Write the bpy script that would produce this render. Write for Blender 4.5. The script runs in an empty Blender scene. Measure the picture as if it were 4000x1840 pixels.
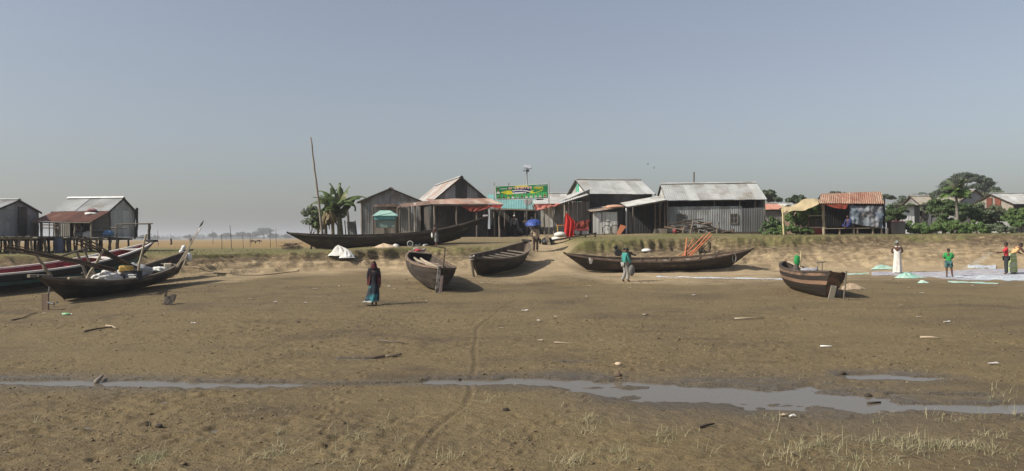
import bpy, bmesh, math, random
import numpy as np
from mathutils import Vector, Matrix, Euler
R = math.radians
random.seed(11); rng = np.random.default_rng(11)
scn = bpy.context.scene
COL = scn.collection
# ------------------------------------------------------------------ camera
F = 3000.0            # focal length in pixels of the 4000 px wide photograph
CZ = 2.5              # eye height above the mud
HORIZ = 922.0         # row of the horizon below the middle of the photograph
ROLL = R(0.52)        # the phone was held a touch off level
cam_d = bpy.data.cameras.new('camera'); cam = bpy.data.objects.new('camera', cam_d); COL.objects.link(cam)
cam_d.sensor_width = 36.0; cam_d.sensor_fit = 'HORIZONTAL'; cam_d.lens = 36.0 * F / 4000.0
cam.location = (0, 0, CZ); cam.rotation_euler = (R(90), ROLL, 0); cam_d.shift_y = (HORIZ - 920.0) / 4000.0
cam_d.clip_start = 0.1; cam_d.clip_end = 20000
scn.camera = cam
# ------------------------------------------------------------------ sky and sun
SUN_EL = R(39); SUN_AZ_VEC = Vector((-0.93, -0.36, 0)).normalized()     # horizontal direction towards the sun
w = bpy.data.worlds.new('World'); scn.world = w; w.use_nodes = True
nt = w.node_tree; nt.nodes.clear()
out = nt.nodes.new('ShaderNodeOutputWorld'); bg = nt.nodes.new('ShaderNodeBackground')
sky = nt.nodes.new('ShaderNodeTexSky'); sky.sky_type = 'NISHITA'; sky.sun_disc = False
sky.sun_elevation = SUN_EL
sky.sun_rotation = math.atan2(SUN_AZ_VEC.x, SUN_AZ_VEC.y)
sky.altitude = 0; sky.air_density = 1.0; sky.dust_density = 2.0; sky.ozone_density = 2.0
hsv = nt.nodes.new('ShaderNodeHueSaturation'); hsv.inputs['Saturation'].default_value = 0.62; hsv.inputs['Hue'].default_value = 0.507
nt.links.new(sky.outputs[0], hsv.inputs['Color'])
geo = nt.nodes.new('ShaderNodeNewGeometry'); sep = nt.nodes.new('ShaderNodeSeparateXYZ'); inv = nt.nodes.new('ShaderNodeMath'); inv.operation = 'ABSOLUTE'
nt.links.new(geo.outputs['Incoming'], sep.inputs[0]); nt.links.new(sep.outputs[2], inv.inputs[0])
crv = nt.nodes.new('ShaderNodeValToRGB'); nt.links.new(inv.outputs[0], crv.inputs[0])       # dust dims the sky low down
for pos, c in ((0.0, (.88, .87, .845)), (.14, (1.0, 1.0, .985)), (.32, (1.0, 1.0, 1.0))):
    e_ = crv.color_ramp.elements[0] if pos == 0 else (crv.color_ramp.elements[1] if pos == .32 else crv.color_ramp.elements.new(pos)); e_.position = pos; e_.color = (*c, 1)
dim = nt.nodes.new('ShaderNodeMix'); dim.data_type = 'RGBA'; dim.blend_type = 'MULTIPLY'; dim.inputs[0].default_value = 1.0
nt.links.new(hsv.outputs[0], dim.inputs[6]); nt.links.new(crv.outputs[0], dim.inputs[7])
nt.links.new(dim.outputs[2], bg.inputs[0]); nt.links.new(bg.outputs[0], out.inputs[0])
bg.inputs[1].default_value = 0.098
sl = bpy.data.lights.new('sun', 'SUN'); sl.energy = 5.0; sl.angle = R(0.5); sl.color = (1.0, 0.93, 0.82)
so = bpy.data.objects.new('sun', sl); COL.objects.link(so)
to_sun = Vector((SUN_AZ_VEC.x * math.cos(SUN_EL), SUN_AZ_VEC.y * math.cos(SUN_EL), math.sin(SUN_EL)))
so.rotation_euler = to_sun.to_track_quat('Z', 'Y').to_euler(); so.location = (-40, -10, 40)
scn.view_settings.view_transform = 'Standard'; scn.view_settings.look = 'None'
scn.view_settings.exposure = 0.28; scn.view_settings.gamma = 1.0; scn.view_settings.use_curve_mapping = False
scn.cycles.max_bounces = 6; scn.cycles.transparent_max_bounces = 12; scn.cycles.volume_bounces = 0
scn.cycles.use_denoising = True
# ------------------------------------------------------------------ noise
def _h(ix, iy, s):
    n = (ix * 374761393 + iy * 668265263 + s * 974711) & 0x7fffffff
    n = ((n ^ (n >> 13)) * 1274126177) & 0x7fffffff
    return ((n ^ (n >> 16)) & 0xffff) / 32767.5 - 1.0
def vn(x, y, s=0):
    x = np.asarray(x, float); y = np.asarray(y, float)
    fx = np.floor(x); fy = np.floor(y); ix = fx.astype(np.int64); iy = fy.astype(np.int64)
    tx = x - fx; ty = y - fy; tx = tx * tx * tx * (tx * (tx * 6 - 15) + 10); ty = ty * ty * ty * (ty * (ty * 6 - 15) + 10)
    a = _h(ix, iy, s); b = _h(ix + 1, iy, s); c = _h(ix, iy + 1, s); d = _h(ix + 1, iy + 1, s)
    return (a + (b - a) * tx) * (1 - ty) + (c + (d - c) * tx) * ty
def fbm(x, y, o=4, s=0):
    t = 0; a = 1.0; k = 0
    for i in range(o):
        t = t + a * vn(x, y, s + i * 17); k += a; a *= .55; x = x * 2.03 + 11.3; y = y * 2.03 + 7.7
    return t / k
def sm(a, b, x):
    t = np.clip((x - a) / (b - a), 0, 1); return t * t * (3 - 2 * t)
# ------------------------------------------------------------------ terrain
KX  = [-60, -30, -20, -15, -11, -8, -3, 0, 5, 9, 13, 20, 30, 60]
KYE = [36, 37.5, 40, 42.5, 44, 44.8, 45.5, 46.5, 47.8, 48, 48, 48.6, 49, 49]
KYF = [32, 34, 37, 39.5, 41.5, 42.6, 42.6, 42, 42.6, 42.8, 42.8, 43, 42.5, 42]
KZF = [.36, .4, .5, .6, .68, .72, .67, .52, .42, .40, .43, .53, .65, .65]
KZT = [1.75, 1.75, 1.67, 1.65, 1.7, 1.82, 1.83, 1.88, 2.18, 2.25, 2.31, 2.31, 2.28, 2.28]
KZH = [1.75, 1.72, 1.66, 1.66, 1.9, 2.36, 2.46, 2.42, 2.52, 2.58, 2.58, 2.44, 2.38, 2.38]     # at the houses, Y = 55
KSC = [.35, .35, .3, .22, .35, .52, .45, .3, .42, .44, .42, .3, .22, .22]              # share of the bank height that is a scarp
PUD = [((-10.5, 14.0, .18), (-8.2, 13.75, .3)), ((-8.2, 13.7, .3), (-6.6, 13.55, .33)), ((-6.6, 13.5, .3), (-3.7, 13.3, .17)),
       ((-3.7, 13.3, .11), (-1.5, 13.35, .1)), ((-1.3, 13.5, .22), (1.1, 13.35, .42)), ((.9, 13.2, .35), (2.3, 13.15, .2)),
       ((1.2, 12.6, .25), (2.6, 12.25, .62)), ((2.6, 12.2, .75), (4.3, 11.85, .9)), ((4.3, 11.8, .8), (5.4, 11.45, .45)),
       ((5.1, 11.35, .3), (7.2, 11.0, .3)), ((7.2, 11.0, .28), (9.6, 10.75, .32)),
       ((6.1, 13.6, .28), (6.9, 13.55, .36)), ((6.9, 13.5, .32), (7.6, 13.38, .14)), ((-3.55, 16.1, .1), (-3.1, 16.1, .14)),
       ((1.1, 15.35, .08), (1.5, 15.3, .07)), ((6.0, 12.05, .12), (7.4, 11.9, .1))]
TRK = [(-1.15, 7.6), (-1.08, 8.6), (-1.08, 9.6), (-.98, 10.4), (-.72, 11.4), (-.68, 12.5), (-.72, 13.6), (-.76, 15.0), (-.82, 16.6), (-.9, 19.0), (-.98, 20.6), (-.86, 22.3), (-.4, 25.5), (.2, 29)]
def seg_d(X, Y, a, b):
    ax, ay = a[0], a[1]; dx, dy = b[0] - ax, b[1] - ay
    t = np.clip(((X - ax) * dx + (Y - ay) * dy) / (dx * dx + dy * dy), 0, 1)
    return np.hypot(X - ax - t * dx, Y - ay - t * dy), t
def puddle(X, Y):
    f = np.full(np.shape(X), -3.0)
    for a, b in PUD:
        d, t = seg_d(X, Y, a, b); r = a[2] + (b[2] - a[2]) * t
        f = np.maximum(f, 1 - d / r)
    return f
WATER_Z = -0.062
def terrain(X, Y, full=False):
    X = np.asarray(X, float); Y = np.asarray(Y, float)
    g = lambda k: np.interp(X, KX, k)
    Ye = g(KYE) + .9 * vn(X * .35, X * 0 + 3.1, 5) + .4 * vn(X * .47 + 1.3 * vn(X * .19, X * 0 + 4, 8), X * 0, 6) + .07 * vn(X * 2.7 + vn(X * .5, X * 0, 3) * 2, X * 0 + .5, 7)
    Yf = g(KYF) + .8 * vn(X * .25, X * 0 + 8, 9) + .25 * vn(X * 1.3, X * 0 + 2, 10)
    Ye = np.maximum(Ye, Yf + 1.5)
    Zf = g(KZF); Zt = g(KZT); Zh = g(KZH); sc = g(KSC)
    mud = -.02 + (Zf + .02) * np.clip((Y - 17) / (Yf - 17), 0, 1) ** 1.7
    u = (Y - Yf) / (Ye - Yf)
    un = u + .05 * vn(X * .8, Y * 2.6, 21) * vn(X * .21, X * 0 + 6, 24) + .022 * vn(X * 4.3, Y * 5.3, 22)
    kk = .86
    ap = np.clip(un / kk, 0, 1)
    ap = ap + .10 * np.sin(ap * 15 + 2.2 * vn(X * .4, Y * .1, 23)) * np.clip(ap * (1 - ap) * 4, 0, 1)
    p = np.where(un < kk, (1 - sc) * ap, (1 - sc) + sc * sm(kk, kk + .12, un))
    bank = Zf + (Zt - Zf) * p
    top = Zt + (Zh - Zt) * np.clip((Y - Ye) / (55 - Ye), 0, 1) ** .8
    far = np.clip((Y - 75) / 60, 0, 1); top = top * (1 - far) + 1.6 * far
    z = np.where(u < 0, mud, np.where(un < .985, bank, top))
    # ramp of trodden sand down from the lane
    wr = np.exp(-((X - 2.25) / 1.55) ** 4) * (Y > 35) * (Y < 60)
    rz = np.interp(Y, [36, 40, 44, 48, 52, 56, 60], [.38, .5, .95, 1.55, 2.15, 2.5, 2.6]) + 0 * X
    z = z * (1 - wr) + rz * wr
    inb = np.clip(1 - np.abs(u - .5) * 1.6, 0, 1) * (u > -.5) * (u < 1.5)
    rough = inb * (.16 * fbm(X * .9, Y * 1.6, 5, 31) + .07 * fbm(X * 3.1, Y * 7.5, 4, 35) + .09 * (1 - 2 * np.abs(vn(X * 1.6, Y * 4.5, 33)))) * (1 - .7 * wr)
    z = z + rough
    onmud = (u < .25)
    pf = puddle(X, Y)
    near = np.clip((40 - Y) / 18, .25, 1)
    n1 = fbm(X * .55, Y * .55, 3, 41)
    n2 = fbm(X * 3.1, Y * 3.9, 3, 43)
    cl = vn(X * 7.5, Y * 9.5, 45); cl2 = np.maximum(vn(X * 5.1 + 3, Y * 8.2, 47) - .35, 0)
    dent = np.maximum(fbm(X * 4.0, Y * 5.2, 2, 49) - .3, 0)
    calm = 1 - .5 * sm(-1.2, .2, pf)
    patch = .55 + .45 * vn(X * .4, Y * .4, 55)
    rel = .018 * n1 + near * calm * patch * (.028 * n2 + .016 * cl + .055 * cl2 - .075 * dent)
    z = z + np.where(onmud, rel, .6 * rel)
    dep = sm(-.35, .55, pf + .75 * fbm(X * 2.0, Y * 2.6, 3, 61))
    z = z - .075 * dep * (Y < 20)
    trk = np.zeros(np.shape(X)); al = np.zeros(np.shape(X)); L = 0.0; best = np.full(np.shape(X), 9.0)
    for a, b in zip(TRK[:-1], TRK[1:]):
        d, t = seg_d(X + .05 * vn(Y * .9, Y * 0, 71), Y, a, b); l = math.hypot(b[0] - a[0], b[1] - a[1])
        m = d < best; best = np.where(m, d, best); al = np.where(m, L + t * l, al); L += l
    trk = np.exp(-(best / .042) ** 2)
    rim = np.exp(-((best - .085) / .025) ** 2)
    z = z - trk * .015 * (1 + .45 * np.sin(al * 55)) + rim * .006 * (1 + .6 * vn(X * 9, Y * 9, 73))
    if not full: return z
    return z, dict(u=u, pf=pf, trk=trk, wr=wr, un=un)
GRID = {}
def height(X, Y):
    '''height of the built ground sheet'''
    if not GRID: return terrain(X, Y)
    X = np.asarray(X, float); Y = np.asarray(Y, float); r, t, W, Z = GRID['r'], GRID['t'], GRID['W'], GRID['Z']
    i = np.clip(np.searchsorted(r, Y) - 1, 0, len(r) - 2); f = (Y - r[i]) / (r[i + 1] - r[i]); out_ = 0
    for k, w_ in ((i, 1 - f), (i + 1, f)):
        c = np.interp(X / W[k], t, np.arange(len(t))); j = np.clip(c.astype(int), 0, len(t) - 2); g = c - j
        out_ = out_ + w_ * (Z[k, j] * (1 - g) + Z[k, j + 1] * g)
    return out_
def H(x, y): return float(height(np.array([x]), np.array([y]))[0])
def rows():
    r = list(np.arange(-40, 0, 4.0)) + list(np.arange(0, 6.5, .5))
    y = 6.5
    while y < 14.5: r.append(y); y += .036
    while y < 38: r.append(y); y += .036 + (y - 14.5) * .0031
    while y < 52: r.append(y); y += .072
    while y < 100: r.append(y); y += .6
    while y < 9000: r.append(y); y *= 1.13
    return np.array(r)
def smooth_shade(me): me.polygons.foreach_set('use_smooth', np.ones(len(me.polygons), bool))
def grid_mesh(name, P):
    nr, nc = P.shape[:2]
    me = bpy.data.meshes.new(name)
    me.vertices.add(nr * nc); me.vertices.foreach_set('co', P.reshape(-1).astype(np.float32))
    i = np.arange(nr * nc).reshape(nr, nc)
    q = np.stack([i[:-1, :-1], i[:-1, 1:], i[1:, 1:], i[1:, :-1]], -1).reshape(-1, 4)
    me.loops.add(q.size); me.loops.foreach_set('vertex_index', q.reshape(-1).astype(np.int32))
    me.polygons.add(len(q)); me.polygons.foreach_set('loop_start', np.arange(0, q.size, 4, dtype=np.int32))
    me.update(calc_edges=True); smooth_shade(me)
    return me

def wp(px, py, Y):
    """photograph pixel + distance -> point in the place"""
    a, b = px - 2000.0, HORIZ - py; c, s_ = math.cos(ROLL), math.sin(ROLL)
    return Vector(((a * c + b * s_) / F * Y, Y, CZ + (-a * s_ + b * c) / F * Y))
def gp(px, py, y0=6.0, y1=58.0):
    """where the sight line through a pixel meets the ground"""
    d = wp(px, py, 1.0)
    for step in (.4, .02):
        ys = np.arange(y0, y1 + step, step); X = d.x * ys; Z = CZ + (d.z - CZ) * ys
        hit = height(X, ys) >= Z
        if not hit.any(): y = y1; break
        y = ys[np.argmax(hit)]; y0, y1 = y - .42, y
    return Vector((d.x * y, y, H(d.x * y, y)))
def gx(px, Y):
    """point of the ground at distance Y below a pixel column"""
    x = (px - 2000.0) / F * Y; return Vector((x, Y, H(x, Y)))
# ------------------------------------------------------------------ materials
class NT:
    def __init__(s, name):
        s.m = bpy.data.materials.new(name); s.m.use_nodes = True; s.t = s.m.node_tree; s.t.nodes.clear()
        s.o = s.n('ShaderNodeOutputMaterial')
    def n(s, typ, **k):
        nd = s.t.nodes.new(typ)
        for a, b in k.items(): setattr(nd, a, b)
        return nd
    def l(s, a, b): s.t.links.new(a, b)
    def math(s, op, a, b=None, c=None):
        nd = s.n('ShaderNodeMath', operation=op)
        for i, v in enumerate((a, b, c)):
            if v is None: continue
            if isinstance(v, (int, float)): nd.inputs[i].default_value = v
            else: s.l(v, nd.inputs[i])
        return nd.outputs[0]
    def mix(s, f, a, b, mode='MIX'):
        nd = s.n('ShaderNodeMix', data_type='RGBA', blend_type=mode)
        for i, v in ((0, f), (6, a), (7, b)):
            if isinstance(v, (int, float)): nd.inputs[i].default_value = v
            elif isinstance(v, (tuple, list)): nd.inputs[i].default_value = (*v[:3], 1)
            else: s.l(v, nd.inputs[i])
        return nd.outputs[2]
    def noise(s, vec, scale, detail=4, rough=.55, sc3=None):
        nd = s.n('ShaderNodeTexNoise'); nd.inputs['Scale'].default_value = scale; nd.inputs['Detail'].default_value = detail; nd.inputs['Roughness'].default_value = rough
        if sc3:
            mp = s.n('ShaderNodeMapping'); mp.inputs['Scale'].default_value = sc3; s.l(vec, mp.inputs[0]); vec = mp.outputs[0]
        s.l(vec, nd.inputs['Vector']); return nd.outputs[0]
    def ramp(s, f, a, b):
        nd = s.n('ShaderNodeMapRange'); nd.inputs[1].default_value = a; nd.inputs[2].default_value = b; s.l(f, nd.inputs[0]); return nd.outputs[0]
    def attr(s, name): return s.n('ShaderNodeAttribute', attribute_name=name).outputs['Fac']
    def bsdf(s, col, rough, metal=0, normal=None, **k):
        b = s.n('ShaderNodeBsdfPrincipled')
        for key, v in (('Base Color', col), ('Roughness', rough), ('Metallic', metal)):
            if isinstance(v, (int, float)): b.inputs[key].default_value = v
            elif isinstance(v, (tuple, list)): b.inputs[key].default_value = (*v[:3], 1)
            else: s.l(v, b.inputs[key])
        if normal is not None: s.l(normal, b.inputs['Normal'])
        for key, v in k.items(): b.inputs[key.replace('_', ' ')].default_value = v
        s.l(b.outputs[0], s.o.inputs[0]); return b
    def bump(s, h, st, dist): 
        nd = s.n('ShaderNodeBump'); nd.inputs['Strength'].default_value = st; nd.inputs['Distance'].default_value = dist; s.l(h, nd.inputs['Height']); return nd.outputs[0]
MATS = {}
def pm(name, c1, c2=None, scale=3.0, rough=.85, metal=0.0, bump=0.0, rand=.25, stretch=(1, 1, 1), dirt=None, lo=.38, hi=.62, spec=.3, trans=0):
    """aged procedural material: two tones by noise, speckle, a tone of its own for each object"""
    if name in MATS: return MATS[name]
    a = NT(name); tc = a.n('ShaderNodeTexCoord'); oi = a.n('ShaderNodeObjectInfo')
    off = a.n('ShaderNodeVectorMath', operation='MULTIPLY_ADD'); a.l(tc.outputs['Object'], off.inputs[0]); off.inputs[1].default_value = (1, 1, 1)
    cmb = a.n('ShaderNodeCombineXYZ'); r50 = a.math('MULTIPLY', oi.outputs['Random'], 57.0)
    for i in range(3): a.l(r50, cmb.inputs[i])
    a.l(cmb.outputs[0], off.inputs[2]); vec = off.outputs[0]
    c2 = c2 or tuple(x * .7 for x in c1)
    n = a.noise(vec, scale, 5, .6, stretch)
    col = a.mix(a.ramp(n, lo, hi), c1, c2)
    if dirt:
        col = a.mix(a.ramp(a.noise(vec, scale * .45, 6, .65), .5, .68), col, dirt)
    v = a.math('ADD', a.math('MULTIPLY', a.math('SUBTRACT', oi.outputs['Random'], .5), rand * 2), 1.0)
    hs = a.n('ShaderNodeHueSaturation'); a.l(v, hs.inputs['Value']); a.l(col, hs.inputs['Color'])
    nb = a.bump(a.noise(vec, scale * 7, 3, .6, stretch), .5, bump) if bump else None
    b = a.bsdf(hs.outputs[0], rough, metal, nb); b.inputs['Specular IOR Level'].default_value = spec
    if trans:
        tr = a.n('ShaderNodeBsdfTranslucent'); a.l(hs.outputs[0], tr.inputs[0]); ms = a.n('ShaderNodeMixShader'); ms.inputs[0].default_value = trans
        a.l(b.outputs[0], ms.inputs[1]); a.l(tr.outputs[0], ms.inputs[2]); a.l(ms.outputs[0], a.o.inputs[0])
    MATS[name] = a.m; return a.m
def ground_material():
    a = NT('ground_mud'); tc = a.n('ShaderNodeTexCoord'); P = tc.outputs['Object']
    sand, grass, wet, trk, fld, str_ = (a.attr(k) for k in ('sand', 'grass', 'wet', 'track', 'field', 'scarp'))
    big = a.noise(P, .16, 4, .6); mid = a.noise(P, 1.3, 5, .65, (1, 1.6, 1)); fine = a.noise(P, 9, 5, .7, (1, 1.5, 1)); gr = a.noise(P, 38, 3, .7)
    col = a.mix(a.ramp(mid, .35, .65), (.182, .136, .071), (.132, .098, .052))
    damp = a.ramp(a.noise(P, .33, 5, .65, (1, 1.5, 1)), .5, .62); col = a.mix(a.math('MULTIPLY', damp, .75), col, (.092, .070, .043))
    col = a.mix(a.math('MULTIPLY', a.ramp(big, .42, .6), .55), col, (.205, .156, .076))
    col = a.mix(a.math('MULTIPLY', a.ramp(fine, .52, .7), .5), col, (.215, .168, .10))
    spk = a.ramp(a.noise(P, 13, 5, .75, (1, 2.4, 1)), .56, .68); col = a.mix(a.math('MULTIPLY', spk, .55), col, (.062, .047, .03))
    sc = a.mix(a.ramp(mid, .35, .65), (.43, .335, .205), (.33, .25, .15))
    sc = a.mix(a.math('MULTIPLY', a.ramp(fine, .5, .66), .6), sc, (.19, .14, .08))
    col = a.mix(sand, col, sc)
    st = a.noise(P, 2.4, 5, .7, (1, 1, 3))
    col = a.mix(a.math('MULTIPLY', str_, a.ramp(st, .34, .54)), col, (.10, .074, .042))
    strata = a.ramp(a.noise(P, 1.0, 6, .7, (.9, .9, 8)), .42, .60); col = a.mix(a.math('MULTIPLY', a.math('MULTIPLY', strata, a.attr('bank')), .6), col, (.135, .098, .055))
    gcol = a.mix(a.ramp(fine, .4, .62), (.115, .120, .038), (.20, .175, .075))
    gm = a.math('MULTIPLY', grass, a.ramp(a.noise(P, .8, 5, .7), .34, .52))
    col = a.mix(gm, col, gcol)
    fcol = a.mix(a.ramp(a.noise(P, .05, 5, .6, (.4, 2.5, 1)), .4, .6), (.29, .21, .075), (.22, .135, .07))
    col = a.mix(fld, col, fcol)
    wcol = a.mix(.5, col, (.105, .088, .066)); col = a.mix(wet, col, wcol)
    col = a.mix(a.math('MULTIPLY', trk, .35), col, (.10, .075, .048))
    film = a.attr('film'); col = a.mix(a.math('MULTIPLY', film, .6), col, (.078, .064, .046)); rg = a.math('SUBTRACT', a.math('SUBTRACT', .93, a.math('MULTIPLY', wet, .35)), a.math('MULTIPLY', film, .4))
    hgt = a.math('ADD', a.math('MULTIPLY', fine, 1.0), a.math('MULTIPLY', gr, .35))
    b = a.bsdf(col, rg, 0, a.bump(hgt, 1.0, .075)); b.inputs['Specular IOR Level'].default_value = .25
    return a.m
def gpx(px, py): yy = CZ * F / (py - HORIZ); return ((px - 2000) / F * yy, yy)
def build_ground():
    r = rows(); nc = 840
    s = np.linspace(-1, 1, nc); t = s * .78 + .30 * s ** 7
    W = np.sqrt(r ** 2 + 30); X = t[None, :] * W[:, None]; Y = np.repeat(r[:, None], nc, 1)
    z, d = terrain(X, Y, True)
    g = np.random.default_rng(17); prints = []          # trodden footprints
    for a_, b_, off in ((gpx(1330, 1760), gpx(1500, 1230), 0), (gpx(2050, 1840), gpx(2600, 1180), .1), (gpx(3900, 1700), gpx(2700, 1260), 0), (gpx(100, 1330), gpx(2300, 1220), 0), (gpx(3100, 1840), gpx(3700, 1180), 0), (gpx(700, 1560), gpx(3000, 1330), .2), (gpx(3300, 1500), gpx(1500, 1250), 0)):
        n = int(math.hypot(b_[0] - a_[0], b_[1] - a_[1]) / .36); dx, dy = (b_[0] - a_[0]) / n, (b_[1] - a_[1]) / n; l = math.hypot(dx, dy)
        for k in range(n):
            s_ = 1 if k % 2 else -1; wob = .35 * math.sin(k * .21 + off * 9); prints.append((a_[0] + dx * k - dy / l * (s_ * .09 + wob) + g.normal() * .03, a_[1] + dy * k + dx / l * (s_ * .09 + wob) + g.normal() * .03, dx / l, dy / l))
    for i in range(200): y_ = 7 + 22 * g.random() ** 1.2; an = g.uniform(0, 6.28); prints.append((g.uniform(-.7, .7) * y_, y_, math.cos(an), math.sin(an)))
    for x_, y_, cx, cy in prints:
        i0, i1 = np.searchsorted(r, (y_ - .25, y_ + .25)); j0, j1 = np.searchsorted(t, ((x_ - .25) / math.sqrt(y_ ** 2 + 30), (x_ + .25) / math.sqrt(y_ ** 2 + 30)))
        if i1 <= i0 or j1 <= j0: continue
        q = np.s_[i0:i1, j0:j1]; U = (X[q] - x_) * cx + (Y[q] - y_) * cy; W2 = -(X[q] - x_) * cy + (Y[q] - y_) * cx; e2 = (U / .125) ** 2 + (W2 / .052) ** 2
        z[q] += (d['pf'][q] < -.3) * (-.020 * np.exp(-e2 ** 2) + .007 * np.exp(-(np.sqrt(e2) - 1.35) ** 2 / .06))
    GRID.update(r=r, t=t, W=W, Z=z)
    me = grid_mesh('ground', np.stack([X, Y, z], -1))
    u, un, wr, pf = d['u'], d['un'], d['wr'], d['pf']
    nz = fbm(X * .5, Y * .8, 4, 91)
    nz2 = fbm(X * .13, Y * .3, 4, 92); sand = sm(-2.6, .15, u + .9 * nz + 1.3 * nz2) * sm(26, 41, Y + 4 * nz)
    sand = np.maximum(sand * (1 - .75 * sm(.85, 1.1, un)), wr * sm(38, 43, Y))
    sand = np.where(Y > 53, sand * .5 + .25, sand)
    left = sm(-12, -20, X)
    sand = sand * (1 - .35 * left)
    grass = sm(.86, 1.0, un + .12 * nz) * (1 - .95 * wr) * (1 - sm(58, 80, Y))
    grass = grass * (1 - .75 * sm(50, 54, Y) * (X > -9.5) * (X < 10)) * (1 - .8 * np.exp(-((X + 4) / 6) ** 4) * sm(45.5, 46.5, Y))
    scarp = sm(.55, .8, un) * (1 - sm(.97, 1.02, un)) * (1 - wr)
    wet = np.clip(sm(-3.0, .1, pf + .6 * nz), 0, 1) * (Y < 20); film = sm(-.9, .05, pf + .7 * fbm(X * 2.2, Y * 3., 3, 94)) * (Y < 20)
    field = sm(62, 75, Y)
    def at(n, v):
        k = me.attributes.new(n, 'FLOAT', 'POINT'); k.data.foreach_set('value', v.reshape(-1).astype(np.float32))
    for n, v in (('sand', sand), ('grass', grass), ('wet', wet), ('track', d['trk']), ('field', field), ('scarp', scarp), ('film', film), ('bank', sm(.0, .25, u + .2 * nz) * (1 - sm(.93, 1.0, un)) * (1 - wr))): at(n, v)
    o = bpy.data.objects.new('ground', me); COL.objects.link(o); me.materials.append(ground_material())
    o['kind'] = 'structure'; o['label'] = 'brown tidal mud flat rising over a sandy eroded bank to grass'
    return o
build_ground()
def build_water():
    a = NT('puddle_water'); P = a.n('ShaderNodeTexCoord').outputs['Object']
    b = a.bsdf((.125, .108, .083), .14, 0, a.bump(a.noise(P, 6, 2), .25, .004)); b.inputs['IOR'].default_value = 1.33; b.inputs['Specular IOR Level'].default_value = .25
    xs = np.linspace(-14, 13, 60); ys = np.linspace(10.0, 17.2, 30)
    X, Y = np.meshgrid(xs, ys); me = grid_mesh('water', np.stack([X, Y, 0 * X + WATER_Z], -1)); me.materials.append(a.m)
    o = bpy.data.objects.new('water', me); COL.objects.link(o); o['kind'] = 'structure'; o['label'] = 'shallow grey puddles standing along the drainage channel'
build_water()
# ------------------------------------------------------------------ mesh helpers
MW = {}
def V(*a): return Vector(a)
def thing(name, label, cat, loc, rz=0.0, group=None, rx=0.0, ry=0.0):
    o = bpy.data.objects.new(name, None); COL.objects.link(o); o.empty_display_size = .2
    o.location = loc; o.rotation_euler = (rx, ry, rz); o['label'] = label; o['category'] = cat
    if group: o['group'] = group
    MW[o] = Matrix.Translation(Vector(loc)) @ Euler((rx, ry, rz)).to_matrix().to_4x4()
    return o
def tag(o, label, cat, group=None, kind=None):
    o['label'] = label
    if cat: o['category'] = cat
    if group: o['group'] = group
    if kind: o['kind'] = kind
    return o
def link(name, me, mat, parent=None, world=False, label=None):
    o = bpy.data.objects.new(name, me); COL.objects.link(o)
    if mat is not None and not me.materials: me.materials.append(mat)
    if parent is not None:
        o.parent = parent
        if world and parent in MW: o.matrix_parent_inverse = MW[parent].inverted()
    if label: o['label'] = label
    return o
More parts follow.
